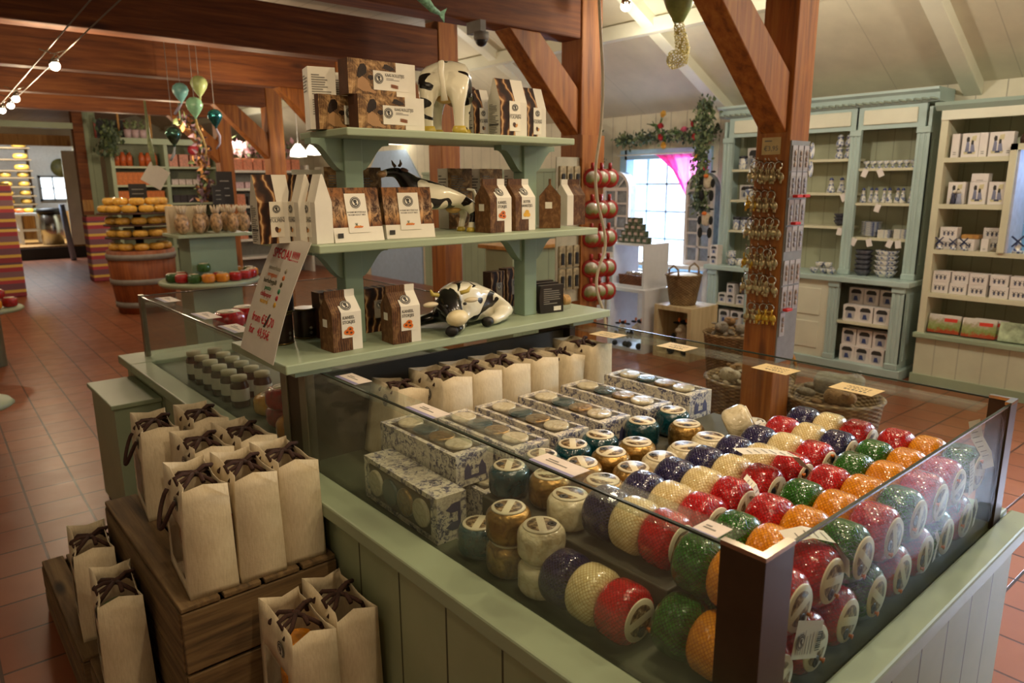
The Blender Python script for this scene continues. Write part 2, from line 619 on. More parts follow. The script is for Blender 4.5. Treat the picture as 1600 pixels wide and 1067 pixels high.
def dup(root, loc, rot=0.0, label=None, group=None):
    r = root.copy(); COL.objects.link(r)
    r.location = loc
    r.rotation_euler = rot if isinstance(rot, (tuple, Euler)) else (0, 0, rot)
    if label: r['label'] = label
    if group: r['group'] = group
    for ch in list(root.children):
        c = ch.copy(); COL.objects.link(c); c.parent = r
        c.matrix_parent_inverse = ch.matrix_parent_inverse
        for g in list(ch.children):
            d = g.copy(); COL.objects.link(d); d.parent = c
            d.matrix_parent_inverse = g.matrix_parent_inverse
    return r


class Kind:
    """first placement uses the prototype itself, later ones copy it"""
    def __init__(s, make): s.make = make; s.root = None

    def put(s, loc, rot, label, group=None):
        if s.root is None:
            s.root = s.make()
            s.root.location = loc
            s.root.rotation_euler = rot if isinstance(rot, (tuple, Euler)) else (0, 0, rot)
            s.root['label'] = label
            if group: s.root['group'] = group
            return s.root
        return dup(s.root, loc, rot, label, group)


_txt = {}


def text(s, size, mat, parent, loc, rot, name='lettering', sx=1.0):
    k = (s, mat)
    if k not in _txt:
        cu = bpy.data.curves.new('lettering', 'FONT')
        cu.body = s; cu.size = 1.0; cu.align_x = 'CENTER'; cu.align_y = 'CENTER'; cu.extrude = 0.01; cu.resolution_u = 2; cu.offset = 0.012
        ob = bpy.data.objects.new('tmp', cu)
        COL.objects.link(ob)
        dg = bpy.context.evaluated_depsgraph_get()
        me = bpy.data.meshes.new_from_object(ob.evaluated_get(dg))
        me.materials.clear(); me.materials.append(MAT[mat])
        bpy.data.objects.remove(ob)
        bpy.data.curves.remove(cu)
        _txt[k] = me
    o = bpy.data.objects.new(name, _txt[k])
    COL.objects.link(o)
    o.parent = parent
    o.location = loc
    o.rotation_euler = rot
    o.scale = (size * sx, size, size * 0.05 / 0.05)
    return o


FRONT = (R(90), 0, 0)              # lettering that faces -Y
LEFTF = (R(90), 0, R(-90))         # lettering that faces -X


def emblem(parent, r, loc, rot):
    """round portrait badge: black ring, white field, dark head and shoulders"""
    m = MB()
    z = 0.0004
    n = 20
    def disc(r0, r1, zz, mi):
        vs = [(r1 * math.cos(2 * PI * i / n), r1 * math.sin(2 * PI * i / n), zz) for i in range(n)]
        m._add(vs, (tuple(range(n)),), mi)
    disc(0, r, z, 0); disc(0, r * 0.86, z * 1.6, 1); disc(0, r * 0.80, z * 2.1, 0); disc(0, r * 0.58, z * 2.8, 1)
    hv = [(-.30, -.5), (.34, -.46), (.30, -.18), (.12, -.1), (.26, .06), (.24, .2), (.36, .26), (.2, .44), (-.1, .5), (-.36, .4), (-.44, .2), (-.3, .1), (-.3, -.08), (-.1, -.2)]
    m._add([(a * r, b * r, z * 3.6) for a, b in hv], (tuple(range(len(hv))),), 0)
    return m.build('emblem', ['ink', 'card'], parent, loc=loc, rot=rot)


def skin(points, edges, sub=2):
    """one continuous body surface: points = (x,y,z,r or (rx,ry))"""
    me = bpy.data.meshes.new('body')
    me.from_pydata([p[:3] for p in points], edges, [])
    o = bpy.data.objects.new('tmp', me); COL.objects.link(o)
    mod = o.modifiers.new('s', 'SKIN')
    mod.use_smooth_shade = True
    for i, p in enumerate(points):
        r = p[3]
        me.skin_vertices[0].data[i].radius = r if isinstance(r, tuple) else (r, r)
    me.skin_vertices[0].data[0].use_root = True
    sb = o.modifiers.new('b', 'SUBSURF'); sb.levels = sub; sb.render_levels = sub
    dg = bpy.context.evaluated_depsgraph_get()
    out = bpy.data.meshes.new_from_object(o.evaluated_get(dg))
    for p in out.polygons: p.use_smooth = True
    bpy.data.objects.remove(o)
    return out


def meshobj(name, me, mats, parent=None, loc=None, rot=None):
    me.materials.clear()
    for m in mats: me.materials.append(MAT[m] if isinstance(m, str) else m)
    o = bpy.data.objects.new(name, me); COL.objects.link(o)
    if parent is not None: o.parent = parent
    if loc is not None: o.location = loc
    if rot is not None: o.rotation_euler = rot
    return o


ORD = ['first', 'second', 'third', 'fourth', 'fifth', 'sixth', 'seventh', 'eighth', 'ninth', 'tenth', 'eleventh', 'twelfth', 'thirteenth', 'fourteenth']
# ================================================================== the room
XW = 6.62            # long wall on the right
YB = 19.6            # far wall with the opening to the cheese store


def wallpanel(name, lo, hi, mat, bevel=0):
    return struct(MB().box(lo, hi).build(name, mat, bevel=bevel))


wallpanel('floor', (-2.6, -2.2, -0.06), (6.8, 24.0, 0.0), 'tiles')


def plankmat(name, hexc, step, axis, dark=0.55):
    t = NT(name)
    c = t.n('TexCoord'); sp = t.n('SeparateXYZ'); t.l(c.outputs['Object'], sp.inputs[0])
    f = t.math('FRACT', t.math('DIVIDE', sp.outputs[axis], step))
    ln = t.math('LESS_THAN', t.math('ABSOLUTE', t.math('SUBTRACT', f, 0.5)), 0.5 - 0.004 / step)
    base = lin(hexc)
    n = t.noise(c.outputs['Object'], 4, 4)
    cc = t.ramp(n, ((0.3, tuple(q * 0.9 for q in base[:3]) + (1,)), (0.7, tuple(min(1, q * 1.06) for q in base[:3]) + (1,))))
    t.col(t.mix(ln, tuple(q * dark for q in base[:3]) + (1,), cc))
    t.bump(ln, 0.5, 0.004)
    return t.set(rough=0.6)


MAT['wallplank'] = plankmat('cream_wall_planks', '#d3cbb2', 0.21, 'Y')
MAT['roofplank'] = plankmat('white_roof_boards', '#c9c1a8', 0.9, 'Y', 0.75)
MAT['ceilplank'] = plankmat('white_ceiling_boards', '#a49a88', 0.2, 'X', 0.6)
MAT['greenplank'] = plankmat('green_planks', '#9aa88c', 0.16, 'X')
MAT['greenplanky'] = plankmat('green_planks_y', '#9aa88c', 0.16, 'Y')
MAT['cabplank'] = plankmat('cabinet_back_planks', '#a9ab8e', 0.14, 'Y', 0.7)
MAT['kickplank'] = plankmat('pale_kick_planks', '#c9c9ae', 0.17, 'Y', 0.72)

# long wall with a window hole (y 4.55..5.62, z .72..1.93) and one nearer window outside the frame
WY0, WY1, WZ0, WZ1 = 4.55, 5.66, 0.70, 1.92
m = MB()
for a, b, c, d in ((-2.2, -1.3, 0, 3.2), (0.2, WY0, 0, 3.2), (WY1, 24, 0, 3.2), (-1.3, 0.2, 0, 0.8), (-1.3, 0.2, 2.1, 3.2), (WY0, WY1, 0, WZ0), (WY0, WY1, WZ1, 3.2)):
    m.box((XW, a, c), (XW + 0.14, b, d))
struct(m.build('wall_right', 'wallplank'))
wallpanel('wall_left', (-2.7, -2.2, 0), (-2.6, 24, 3.2), 'plaster')
wallpanel('wall_front', (-2.6, -2.3, 0), (6.76, -2.2, 5.6), 'plaster')
# far wall around the wide opening to the cheese store
m = MB()
m.box((-2.6, YB, 0), (0.4, YB + 0.12, 3.2)); m.box((3.42, YB, 0), (6.76, YB + 0.12, 5.4)); m.box((0.4, YB, 2.55), (3.42, YB + 0.12, 3.2))
struct(m.build('wall_far', 'cream'))
wallpanel('wall_store', (-2.6, 24.0, 0), (6.76, 24.1, 3.2), 'white')
# sloping roof on the right, flat boarded ceiling over the tie beams
RZ, RS = 2.38, 0.52
m = MB()
xl = 3.55
m.prism([(XW + 0.2, RZ - 0.1), (xl, RZ + (XW - xl) * RS), (xl, RZ + (XW - xl) * RS + 0.06), (XW + 0.2, RZ + 0.02)], -2.2, 24, 'y')
struct(m.build('ceiling_slope', 'roofplank'))
wallpanel('ceiling_flat', (-2.6, -2.2, 2.96), (3.80, 24, 3.02), 'ceilplank')
m = MB(); m.box((3.74, -2.2, 3.0), (3.80, 24, 3.95)); struct(m.build('wall_upper', 'roofplank'))
# rafters and a purlin
n = 1
for yr in (4.33, 2.12, 0.2, 6.5, 8.7):
    m = MB()
    d = 0.13
    m.prism([(XW, RZ - 0.10), (xl + .2, RZ + (XW - xl - .2) * RS - 0.10), (xl + .2, RZ + (XW - xl - .2) * RS + 0.01), (XW, RZ + 0.01)], yr - d / 2, yr + d / 2, 'y')
    o = struct(m.build('trim_%d' % n, 'creamlt', bevel=0.006)); n += 1
m = MB(); xp = 5.35; zp = RZ + (XW - xp) * RS
m.box((xp - .05, -2.2, zp - .12), (xp + .05, 19, zp)); struct(m.build('trim_%d' % n, 'creamlt')); n += 1

# window in the long wall
m = MB()
for a, b, c, d in ((WY0 - .07, WY0 + .03, WZ0 - .05, WZ1 + .08), (WY1 - .03, WY1 + .07, WZ0 - .05, WZ1 + .08), (WY0, WY1, WZ1 - .03, WZ1 + .08), (WY0, WY1, WZ0 - .05, WZ0 + .03)):
    m.box((XW - .03, a, c), (XW + .1, b, d))
w1 = struct(m.build('window_1', plain('#9fc3dd', 0.45, 0, 0.04)))
m = MB()
for k in range(1, 4):
    yy = WY0 + (WY1 - WY0) * k / 4
    m.box((XW + .05, yy - .011, WZ0), (XW + .075, yy + .011, WZ1))
for k in range(1, 4):
    zz = WZ0 + (WZ1 - WZ0) * k / 4
    m.box((XW + .05, WY0, zz - .011), (XW + .075, WY1, zz + .011))
m.build('glazing_bars', plain('#b9d6ea', 0.45), w1)
MB().box((XW + .06, WY0, WZ0), (XW + .064, WY1, WZ1)).build('pane', 'pane', w1)
MB().box((XW - .14, WY0 - .1, WZ0 - .09), (XW + .05, WY1 + .1, WZ0 - .05)).build('sill', 'white', w1)
m = MB()
for a, b, c, d in ((-1.34, -1.27, .76, 2.14), (.17, .24, .76, 2.14), (-1.3, .2, 2.06, 2.14), (-1.3, .2, .76, .84), (-.58, -.52, .8, 2.1)):
    m.box((XW - .02, a, c), (XW + .1, b, d))
struct(m.build('window_2', 'bluegreen'))

# ------------------------------------------------------------------ timber frame
TY = (2.12, 3.66, 5.32, 7.15, 9.0, 10.8)
PX = 3.78
ZB = 2.57
near = ('over the near end of the cheese counter', 'behind the cheese counter tower', 'third from the camera', 'fourth from the camera', 'fifth from the camera', 'farthest from the camera')
pl = ('square timber post hung with metal keyrings, right of the glass counter', 'orange timber post at the end of the nearest visible tie beam', 'timber post seen behind the white cow on the top shelf',
      'timber post hidden behind the shelf tower, fourth along the row', 'timber post left of the shelf tower with a plain brace', 'timber post behind the hanging glass balloons',
      )
for i, Y in enumerate(TY):
    hw = 0.10
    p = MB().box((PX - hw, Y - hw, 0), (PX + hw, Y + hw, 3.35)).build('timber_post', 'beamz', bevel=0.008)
    tag(p, pl[i], 'post', 'timber posts')
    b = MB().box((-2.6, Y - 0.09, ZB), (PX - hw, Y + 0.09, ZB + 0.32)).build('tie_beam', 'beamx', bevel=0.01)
    tag(b, 'timber tie beam across the ceiling, ' + near[i], 'beam', 'tie beams')
    # knee brace: from the post up to the beam on the aisle side
    bm_ = MB()
    zb = 1.88 if i == 0 else 1.95
    L = 0.80 if i == 0 else 0.62
    w = 0.20
    bm_.prism([(PX - hw, zb), (PX - hw, zb + w * 1.5), (PX - hw - L + w * 1.3, ZB), (PX - hw - L, ZB)] if True else [], Y - 0.075, Y + 0.075, 'y')
    o = bm_.build('knee_brace', 'beamz', bevel=0.006)
    tag(o, 'slanting timber knee brace under the tie beam ' + near[i], 'brace', 'knee braces')

# ================================================================== the counter
cnt = thing('display_counter', 'long pale green panelled sales counter with glass cases on top', 'counter', (0, 0, 0))
LX, LY0, LY1, LX1 = 0.83, 0.44, 4.02, 2.27
LZ = 0.72
GX0, GX1, GY0, GYD, GYD2, GY1 = 0.945, 2.19, 0.508, 2.14, 2.34, 4.18
GZ = 1.05


def panels():
    t = MB()
    t.box((LX + .035, LY0 + .035, 0.0), (LX1 - .035, LY1 + .25, LZ - .045))
    return t.build('base', MAT['counterpanel'], cnt)


def cpm():
    t = NT('counter_panels')
    c = t.n('TexCoord'); sp = t.n('SeparateXYZ'); t.l(c.outputs['Object'], sp.inputs[0])
    def gap(ax, step):
        f = t.math('FRACT', t.math('DIVIDE', sp.outputs[ax], step))
        return t.math('LESS_THAN', t.math('ABSOLUTE', t.math('SUBTRACT', f, 0.5)), 0.5 - 0.0035 / step)
    g = t.n('NewGeometry'); sn = t.n('SeparateXYZ'); t.l(g.outputs['Normal'], sn.inputs[0])
    isx = t.math('GREATER_THAN', t.math('ABSOLUTE', sn.outputs['X']), 0.5)
    gy = gap('Y', 0.21); gx = gap('X', 0.16)
    f = t.math('ADD', t.math('MULTIPLY', isx, gy), t.math('MULTIPLY', t.math('SUBTRACT', 1.0, isx), gx))
    n = t.noise(c.outputs['Object'], 3, 5)
    base = t.ramp(n, ((0.3, '#8f9a7a'), (0.7, '#a3ab8b')))
    t.col(t.mix(f, '#3c3f30', base))
    t.bump(f, 0.6, 0.004)
    return t.set(rough=0.5)


MAT['counterpanel'] = cpm()
panels()
m = MB()
# ledge: a frame of four boards round the well
m.box((LX, LY0, LZ - .045), (GX0 - .015, LY1, LZ)); m.box((GX0 - .015, LY0, LZ - .045), (LX1, GY0 - .006, LZ))
m.box((GX1 + .012, GY0, LZ - .045), (LX1, LY1, LZ)); m.box((LX, LY1, LZ - .045), (LX1, LY1 + .28, LZ))
m.build('ledge', 'green', cnt, bevel=0.006)
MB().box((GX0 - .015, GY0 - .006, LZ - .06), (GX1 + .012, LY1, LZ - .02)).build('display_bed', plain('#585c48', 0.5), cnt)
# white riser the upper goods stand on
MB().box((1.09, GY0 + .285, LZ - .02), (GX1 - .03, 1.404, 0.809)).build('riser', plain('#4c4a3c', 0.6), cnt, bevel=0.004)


def pane(name, lo, hi, mat='glass'):
    g = MB().box(lo, hi).build(name, mat, cnt)
    x0, y0, z0 = lo; x1, y1, z1 = hi
    e = MB().box((x0 - .0004, y0 - .0004, z1 - .0035), (x1 + .0004, y1 + .0004, z1 + .0006)).build('polished_edge', 'glassedge', g)
    return g


t_ = 0.006
pane('glass_panel', (GX0, GY0 + .075, LZ - .02), (GX0 + t_, GYD, GZ))
pane('glass_panel', (GX0 + .08, GY0, LZ - .02), (GX1 - .05, GY0 + t_, GZ), 'glassclear')
pane('glass_panel', (GX1 - t_, GY0 + .04, LZ - .02), (GX1, GYD, GZ), 'glassclear')
pane('glass_panel', (GX0, GYD2, LZ - .02), (GX0 + t_, GY1, GZ))
pane('glass_panel', (GX1 - t_, GYD2, LZ - .02), (GX1, GY1, GZ))
pane('glass_panel', (GX0 + .02, GY1, LZ - .02), (GX1, GY1 + t_, GZ))
# horizontal glass strips the price cards lie on
for x0, x1, y0, y1 in ((GX0 + .008, GX0 + .098, GY0 + .09, GYD - .01), (GX1 - .10, GX1 - .008, GY0 + .06, GYD - .01), (GX0 + .008, GX0 + .098, GYD2, GY1 - .02)):
    MB().box((x0, y0, GZ - .022), (x1, y1, GZ - .017)).build('glass_strip', 'glass', cnt)
# corner posts
def cornerpost(x0, y0, x1, y1, mat, cap=True, z1=GZ):
    p = MB()
    p.prism([(x0, y0), (x1, y0), (x1, y0 + .012), (x0 + .012, y0 + .012), (x0 + .012, y1), (x0, y1)], LZ - .02, z1, 'z')
    o = p.build('corner_post', mat, cnt, bevel=0.001)
    if cap:
        c = MB()
        c.prism([(x0 - .001, y0 - .001), (x1, y0 - .001), (x1, y0 + .014), (x0 + .014, y0 + .014), (x0 + .014, y1), (x0 - .001, y1)], z1, z1 + .008, 'z')
        c.build('metal_cap', 'chrome', o)
    return o


cornerpost(GX0 - .003, GY0 - .003, GX0 + .085, GY0 + .078, 'bronze')
p = MB(); p.prism([(GX1 + .003, GY0 - .003), (GX1 + .003, GY0 + .06), (GX1 - .009, GY0 + .06), (GX1 - .009, GY0 + .009), (GX1 - .055, GY0 + .009), (GX1 - .055, GY0 - .003)], LZ - .02, GZ, 'z')
o = p.build('corner_post', 'bronze', cnt, bevel=0.001)
c = MB(); c.prism([(GX1 + .004, GY0 - .004), (GX1 + .004, GY0 + .06), (GX1 - .011, GY0 + .06), (GX1 - .011, GY0 + .011), (GX1 - .055, GY0 + .011), (GX1 - .055, GY0 - .004)], GZ, GZ + .008, 'z'); c.build('metal_cap', 'chrome', o)
MB().box((GX0 - .004, GYD, LZ - .02), (GX0 + .03, GYD + .05, GZ)).build('divider_post', 'steel', cnt, bevel=0.002)
MB().box((GX0 - .004, GYD2 - .05, LZ - .02), (GX0 + .03, GYD2, GZ)).build('divider_post', 'steel', cnt, bevel=0.002)
MB().box((GX0 + .002, GYD + .05, LZ - .02), (GX0 + .01, GYD2 - .05, GZ)).build('divider_panel', 'bronze', cnt)
MB().box((GX1 - .03, GYD, LZ - .02), (GX1 + .004, GYD2, GZ)).build('divider_post', 'bronze', cnt, bevel=0.002)
MB().box((GX0 - .004, GY1 - .03, LZ - .02), (GX0 + .02, GY1 + .012, GZ + .006)).build('corner_post', 'steel', cnt, bevel=0.002)
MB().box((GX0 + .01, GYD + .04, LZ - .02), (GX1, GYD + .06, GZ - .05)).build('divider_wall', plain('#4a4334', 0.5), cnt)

# small side cabinet against the far end of the counter
sc_ = thing('side_cabinet', 'low pale green cabinet standing against the far left end of the counter', 'cabinet', (0, 0, 0))
MB().box((0.655, 3.62, 0.03), (0.862, 4.12, 0.61)).build('body', 'green', sc_, bevel=0.004)
MB().box((0.64, 3.60, 0.61), (0.862, 4.14, 0.632)).build('top', 'green', sc_, bevel=0.004)
MB().box((0.665, 3.64, 0.0), (0.86, 4.1, 0.03)).build('plinth', 'black', sc_)

# ================================================================== the shelf tower
tw = thing('shelf_tower', 'three tiered pale green shelf stand rising over the middle of the counter', 'shelf', (0, 0, 0))
S3, S2, S1 = 1.10, 1.448, 1.79
MB().box((0.82, 1.99, S3 - .03), (2.25, 2.44, S3)).build('shelf', 'green', tw, bevel=0.004)
MB().box((0.945, 1.98, S2 - .026), (2.155, 2.46, S2)).build('shelf', 'green', tw, bevel=0.004)
MB().box((1.06, 1.985, S1 - .024), (2.02, 2.31, S1)).build('shelf', 'green', tw, bevel=0.004)
for x in (0.92, 2.12):
    MB().box((x - .06, 2.02, GZ + .001), (x + .06, 2.40, S3 - .031)).build('foot_board', 'green', tw)
for z0, z1, xs in ((S3, S2 - .026, (1.10, 1.885)), (S2, S1 - .024, (1.12, 1.885))):
    for k, x in enumerate(xs):
        MB().box((x, 2.125, z0), (x + .066, 2.19, z1)).build('upright', 'greendk', tw, bevel=0.003)
        for sgn in (-1, 1):
            b = MB()
            bx = x if sgn < 0 else x + .066
            L_, H_ = 0.105, 0.10
            poly = [(bx, z1), (bx + sgn * L_, z1), (bx + sgn * L_, z1 - .018)]
            for q in range(9):
                a = q / 8
                # ogee curve running down to the upright
                xx = L_ * (1 - a) * 0.86 + 0.0
                zz = .018 + (H_ - .018) * (3 * a * a - 2 * a ** 3)
                poly.append((bx + sgn * xx, z1 - zz))
            
            b.prism(poly if sgn > 0 else poly[::-1], 2.135, 2.18, 'y')
            b.build('bracket', 'greendk', tw)
# ================================================================== goods on the shelf tower
def fineprint(parent, w, h, n, loc, rot, seed=0, bar=True):
    rr = random.Random(seed)
    m = MB()
    for i in range(n):
        z = h * (0.5 - (i + 0.5) / n)
        if bar and i == n * 2 // 3:
            m.box((-w * .5, z - h / n * .55, 0), (w * .5, z + h / n * .3, .0004), 1); continue
        ww = w * rr.uniform(0.6, 1.0) * (0.55 if i % 6 == 0 else 1)
        m.box((-w * .5, z - h / n * .22, 0), (-w * .5 + ww, z + h / n * .22, .0004), 0)
    return m.build('fine_print', ['textgrey', 'ink'], parent, loc=loc, rot=rot)


def picture(parent, kind, s, loc, rot):
    """small printed food picture on a label"""
    m = MB()
    n = 10
    def el(cx, cy, rx, ry, mi, z, a0=0):
        m._add([(cx + rx * math.cos(a) * math.cos(a0) - ry * math.sin(a) * math.sin(a0), cy + rx * math.cos(a) * math.sin(a0) + ry * math.sin(a) * math.cos(a0), z) for a in [2 * PI * i / n for i in range(n)]], (tuple(range(n)),), mi)
    if kind == 'rings':
        for k, (cx, cy) in enumerate(((-.25, -.05), (.2, -.15), (.1, .22))):
            el(cx * s, cy * s, .36 * s, .27 * s, 0, .0004 + k * .0002); el(cx * s, cy * s, .15 * s, .1 * s, 1, .0005 + k * .0002)
        mats = ['orange', 'brown']
    elif kind == 'yellow':
        for k, (cx, cy) in enumerate(((-.25, -.1), (.22, -.12), (0, .2))): el(cx * s, cy * s, .34 * s, .26 * s, 0, .0004 + k * .0002)
        mats = ['yellow', 'brown']
    elif kind == 'choc':
        el(-.1 * s, 0, .3 * s, .45 * s, 1, .0004, .3); el(.25 * s, -.1 * s, .2 * s, .34 * s, 0, .0006, -.4); mats = [plain('#c98f4a', 0.5), 'brown']
    elif kind == 'sticks':
        for k in range(3): el(0, (k - 1) * .14 * s, .6 * s, .09 * s, k % 2, .0004 + k * .0002, -.12)
        mats = [plain('#8a5227', 0.5), plain('#6d3c1a', 0.5)]
    else:
        for k in range(7):
            el((-.55 + .18 * k) * s, (-.12 + .1 * (k % 2)) * s, .24 * s, .11 * s, k % 2, .0004 + k * .0001, (-1) ** k * .4)
        for k in range(3): el((-.4 + .1 * k) * s, .28 * s, .04 * s, .26 * s, 2, .0006 + k * .0001, .5 - .4 * k)
        mats = ['orange', plain('#c9822e', 0.5), 'leaf']
    return m.build('food_picture', mats, parent, loc=loc, rot=rot)


def make_carton(w, d, hb, hg, lines, pic):
    """gable topped paper carton, ridge along x, fin on top"""
    def mk():
        t = thing('gable_carton', '', 'biscuit pack')
        sp = w * 0.66
        fin = .022
        m = MB()
        prof = [(-d / 2, 0), (d / 2, 0), (d / 2, hb), (.004, hb + hg), (.004, hb + hg + fin), (-.004, hb + hg + fin), (-.004, hb + hg), (-d / 2, hb)]
        m.prism(prof, -w / 2, -w / 2 + sp, 'x', 0, caps=[0, 0])
        m.prism(prof, -w / 2 + sp, w / 2, 'x', 1, caps=[1, 1])
        m.build('carton', ['street', 'card'], t)
        lw = w * .5
        x0 = -w / 2 + w * .30
        sl = math.hypot(d / 2, hg)
        lab = MB()
        e = .0012
        lab._add([(x0, -d / 2 - e, hb * .34), (x0 + lw, -d / 2 - e, hb * .34), (x0 + lw, -d / 2 - e, hb), (x0, -d / 2 - e, hb),
                  (x0 + lw, -d * .5 + d * .5 * .82 - e, hb + hg * .82 + e), (x0, -d * .5 + d * .5 * .82 - e, hb + hg * .82 + e)],
                 ((0, 1, 2, 3), (3, 2, 4, 5)))
        L = lab.build('front_label', 'card', t)
        ang = math.atan2(hg, d / 2)
        emblem(L, lw * .36, (x0 + lw / 2, -d * .5 + d * .5 * .42 - e * 1.6, hb + hg * .42 + e * 1.2), (ang, 0, 0))
        for i, s in enumerate(lines):
            text(s, lw * .27, 'ink', L, (x0 + lw / 2, -d / 2 - e * 1.6, hb * (.86 - .12 * i)), FRONT, sx=.85)
        picture(L, pic, lw * .62, (x0 + lw / 2, -d / 2 - e * 1.6, hb * .50), FRONT)
        p = MB().box((-w / 2 - .0006, -d * .1, hb * .62), (-w / 2, d * .22, hb * .82)).build('bar_code_patch', 'card', t)
        return t
    return Kind(mk)


def make_tulip(w, d, h):
    def mk():
        t = thing('pinched_carton', '', 'biscuit pack')
        hb = h * .6
        sp = w * .56
        prof = [(-d / 2, 0), (d / 2, 0), (d / 2, hb), (.003, h), (-.003, h), (-d / 2, hb)]
        m = MB()
        m.prism(prof, -w / 2, -w / 2 + sp, 'x', 0, caps=[1, 0])
        m.prism(prof, -w / 2 + sp, w / 2, 'x', 1)
        m.build('carton', ['swirl', 'card'], t)
        fineprint(t, d * .76, hb * .9, 19, (-w / 2 - .0005, 0, hb * .49), LEFTF, 3)
        lw = w * .4
        x0 = -w / 2 + w * .34
        L = MB().box((x0, -d / 2 - .0014, hb * .16), (x0 + lw, -d / 2 - .0004, hb * 1.02)).build('front_label', plain('#e8e2d0', .5, 0, .02), t)
        y = -d / 2 - .0018
        emblem(L, lw * .29, (x0 + lw / 2, y, hb * .84), FRONT)
        text('CHOCOLADE', lw * .18, 'ink', L, (x0 + lw / 2, y, hb * .625), FRONT)
        text('TULPEN', lw * .31, 'ink', L, (x0 + lw / 2, y, hb * .555), FRONT)
        picture(L, 'choc', lw * .5, (x0 + lw / 2, y, hb * .34), FRONT)
        return t
    return Kind(mk)


def make_noten(w, d, h):
    def mk():
        t = thing('wedge_pack', '', 'snack pack')
        # wedge leaning back: white foot, sepia orchard above
        k = .27
        a = math.atan2(h, d * .42)
        def pt(f): return (-d / 2 + d * .42 * f, h * f)
        m = MB()
        f0, f1 = pt(0), pt(1)
        fk = pt(k)
        m.prism([f0, (d / 2, 0), (d / 2 - d * .24 * k, h * k), fk], -w / 2, w / 2, 'x', 1)
        m.prism([fk, (d / 2 - d * .24 * k, h * k), (d / 2 - d * .24, h), f1], -w / 2, w / 2, 'x', 0)
        m.build('carton', ['trees', 'card'], t)
        L = MB().box((-w * .2, -h * .30, 0), (w * .22, h * .44, .0012)).build('front_label', 'card', t)
        L.rotation_euler = (a, 0, 0)
        c = pt(.46)
        L.location = (0, c[0] - .0012, c[1])
        emblem(L, w * .105, (0, h * .27, .0016), (0, 0, 0))
        text('WARME MOSTERDALE', w * .042, 'ink', L, (0, h * .085, .0014), (0, 0, 0), sx=.9)
        text('WARM NOOT MIX', w * .042, 'ink', L, (0, h * .035, .0014), (0, 0, 0))
        picture(L, 'nuts', w * .12, (0, -h * .18, .0016), (0, 0, 0))
        b = MB().box((-w * .44, -.0006, h * .08), (-w * .33, 0, h * .17)).build('bar_code_patch', 'ink', t)
        b.location = (0, -d / 2 + d * .42 * .10 - .002, 0)
        return t
    return Kind(mk)


def make_kaas(w, d, h):
    def mk():
        t = thing('biscuit_box', '', 'biscuit box')
        m = MB()
        s = w * .70
        m.box((-w / 2, -d / 2, 0), (-w / 2 + s, d / 2, h), mis=[0, 2, 0, 0, 0, 1])
        m.box((-w / 2 + s, -d / 2, 0), (w / 2, d / 2, h), 2)
        m.build('carton', ['people', 'brown', 'card'], t)
        y = -d / 2 - .0014
        fg = MB()
        yy = -d / 2 - .0005
        def fp(pts, mi, k): fg._add([(-w / 2 + a * w, yy - k * .0001, b_ * h) for a, b_ in pts], (tuple(range(len(pts))),), mi)
        fp([(.12, .5), (.14, .72), (.18, .86), (.235, .88), (.27, .78), (.265, .62), (.22, .55), (.16, .46)], 0, 0)
        fp([(.12, .2), (.13, .42), (.20, .52), (.26, .44), (.33, .18), (.40, .1), (.36, .06), (.27, .1), (.2, .1)], 1, 1)
        fp([(.27, .5), (.31, .58), (.36, .56), (.37, .46), (.32, .42)], 0, 2)
        fp([(.50, .80), (.53, .92), (.57, .92), (.66, .84), (.69, .78), (.6, .74)], 0, 2)
        fg.build('printed_figures', ['tinbrown', plain('#a57c50', .5)], t)
        L = MB().box((-w * .14, y + .0004, h * .17), (w * .39, -d / 2, h * .72)).build('front_label', 'card', t)
        emblem(L, h * .155, (-w * .06, y, h * .50), FRONT)
        text('KAAS ROLLETJES', h * .128, 'ink', L, (w * .178, y, h * .615), FRONT, sx=.72)
        fineprint(L, w * .2, h * .08, 2, (w * .15, y, h * .5), FRONT, 2, False)
        picture(L, 'sticks', h * .24, (w * .17, y, h * .30), FRONT)
        return t
    return Kind(mk)


def tin(r=.043, h=.105):
    t = thing('tin_can', '', 'tin')
    MB().lathe([(0, .001), (r * .93, .001), (r * .96, .006), (r * .96, h - .006), (r * .93, h - .001), (0, h - .001)], 28, 0).build('body', MAT['tinbrown'], t)
    for z in (0.0, h - .006): MB().lathe([(r * .97, z), (r, z + .002), (r, z + .004), (r * .97, z + .006)], 28).build('rim', plain('#6b5a34', .3, .8), t)
    m = MB()
    for z, wd in ((.022, .012), (.038, .012)):
        m.lathe([(0, 0), (wd * .5, 0)], 12, 0, Matrix.Translation((0, -r * .965, z)) @ Matrix.Rotation(R(90), 4, 'X'))
    m.build('printed_mark', 'textgrey', t)
    return t


MAT['tinbrown'] = plain('#2a1a10', 0.35, 0.2, 0.4, scale=40)


def cowmat(name, thr, seed, head=None):
    t = NT(name)
    v = t.coord(scale=(1, 1, 1), loc=(seed, seed * .7, 0))
    n = t.noise(v, 15, 1.5, 0.4, 0.5)
    f = t.math('GREATER_THAN', n, thr)
    if head:
        c = t.n('TexCoord'); sp = t.n('SeparateXYZ'); t.l(c.outputs['Object'], sp.inputs[0])
        f = t.math('MAXIMUM', f, t.math('MULTIPLY', t.math('LESS_THAN', sp.outputs['X'], head[0]), t.math('GREATER_THAN', sp.outputs['X'], head[1])))
    t.col(t.mix(f, '#ddd8c0', '#14110f'))
    return t.set(rough=0.25, coat=0.4)


MAT['cow'] = cowmat('glazed_cow_hide', 0.555, 3.1, (-.088, -.19))
MAT['cow2'] = cowmat('glazed_cow_hide_lying', 0.545, 8.6, (-.098, -.3))


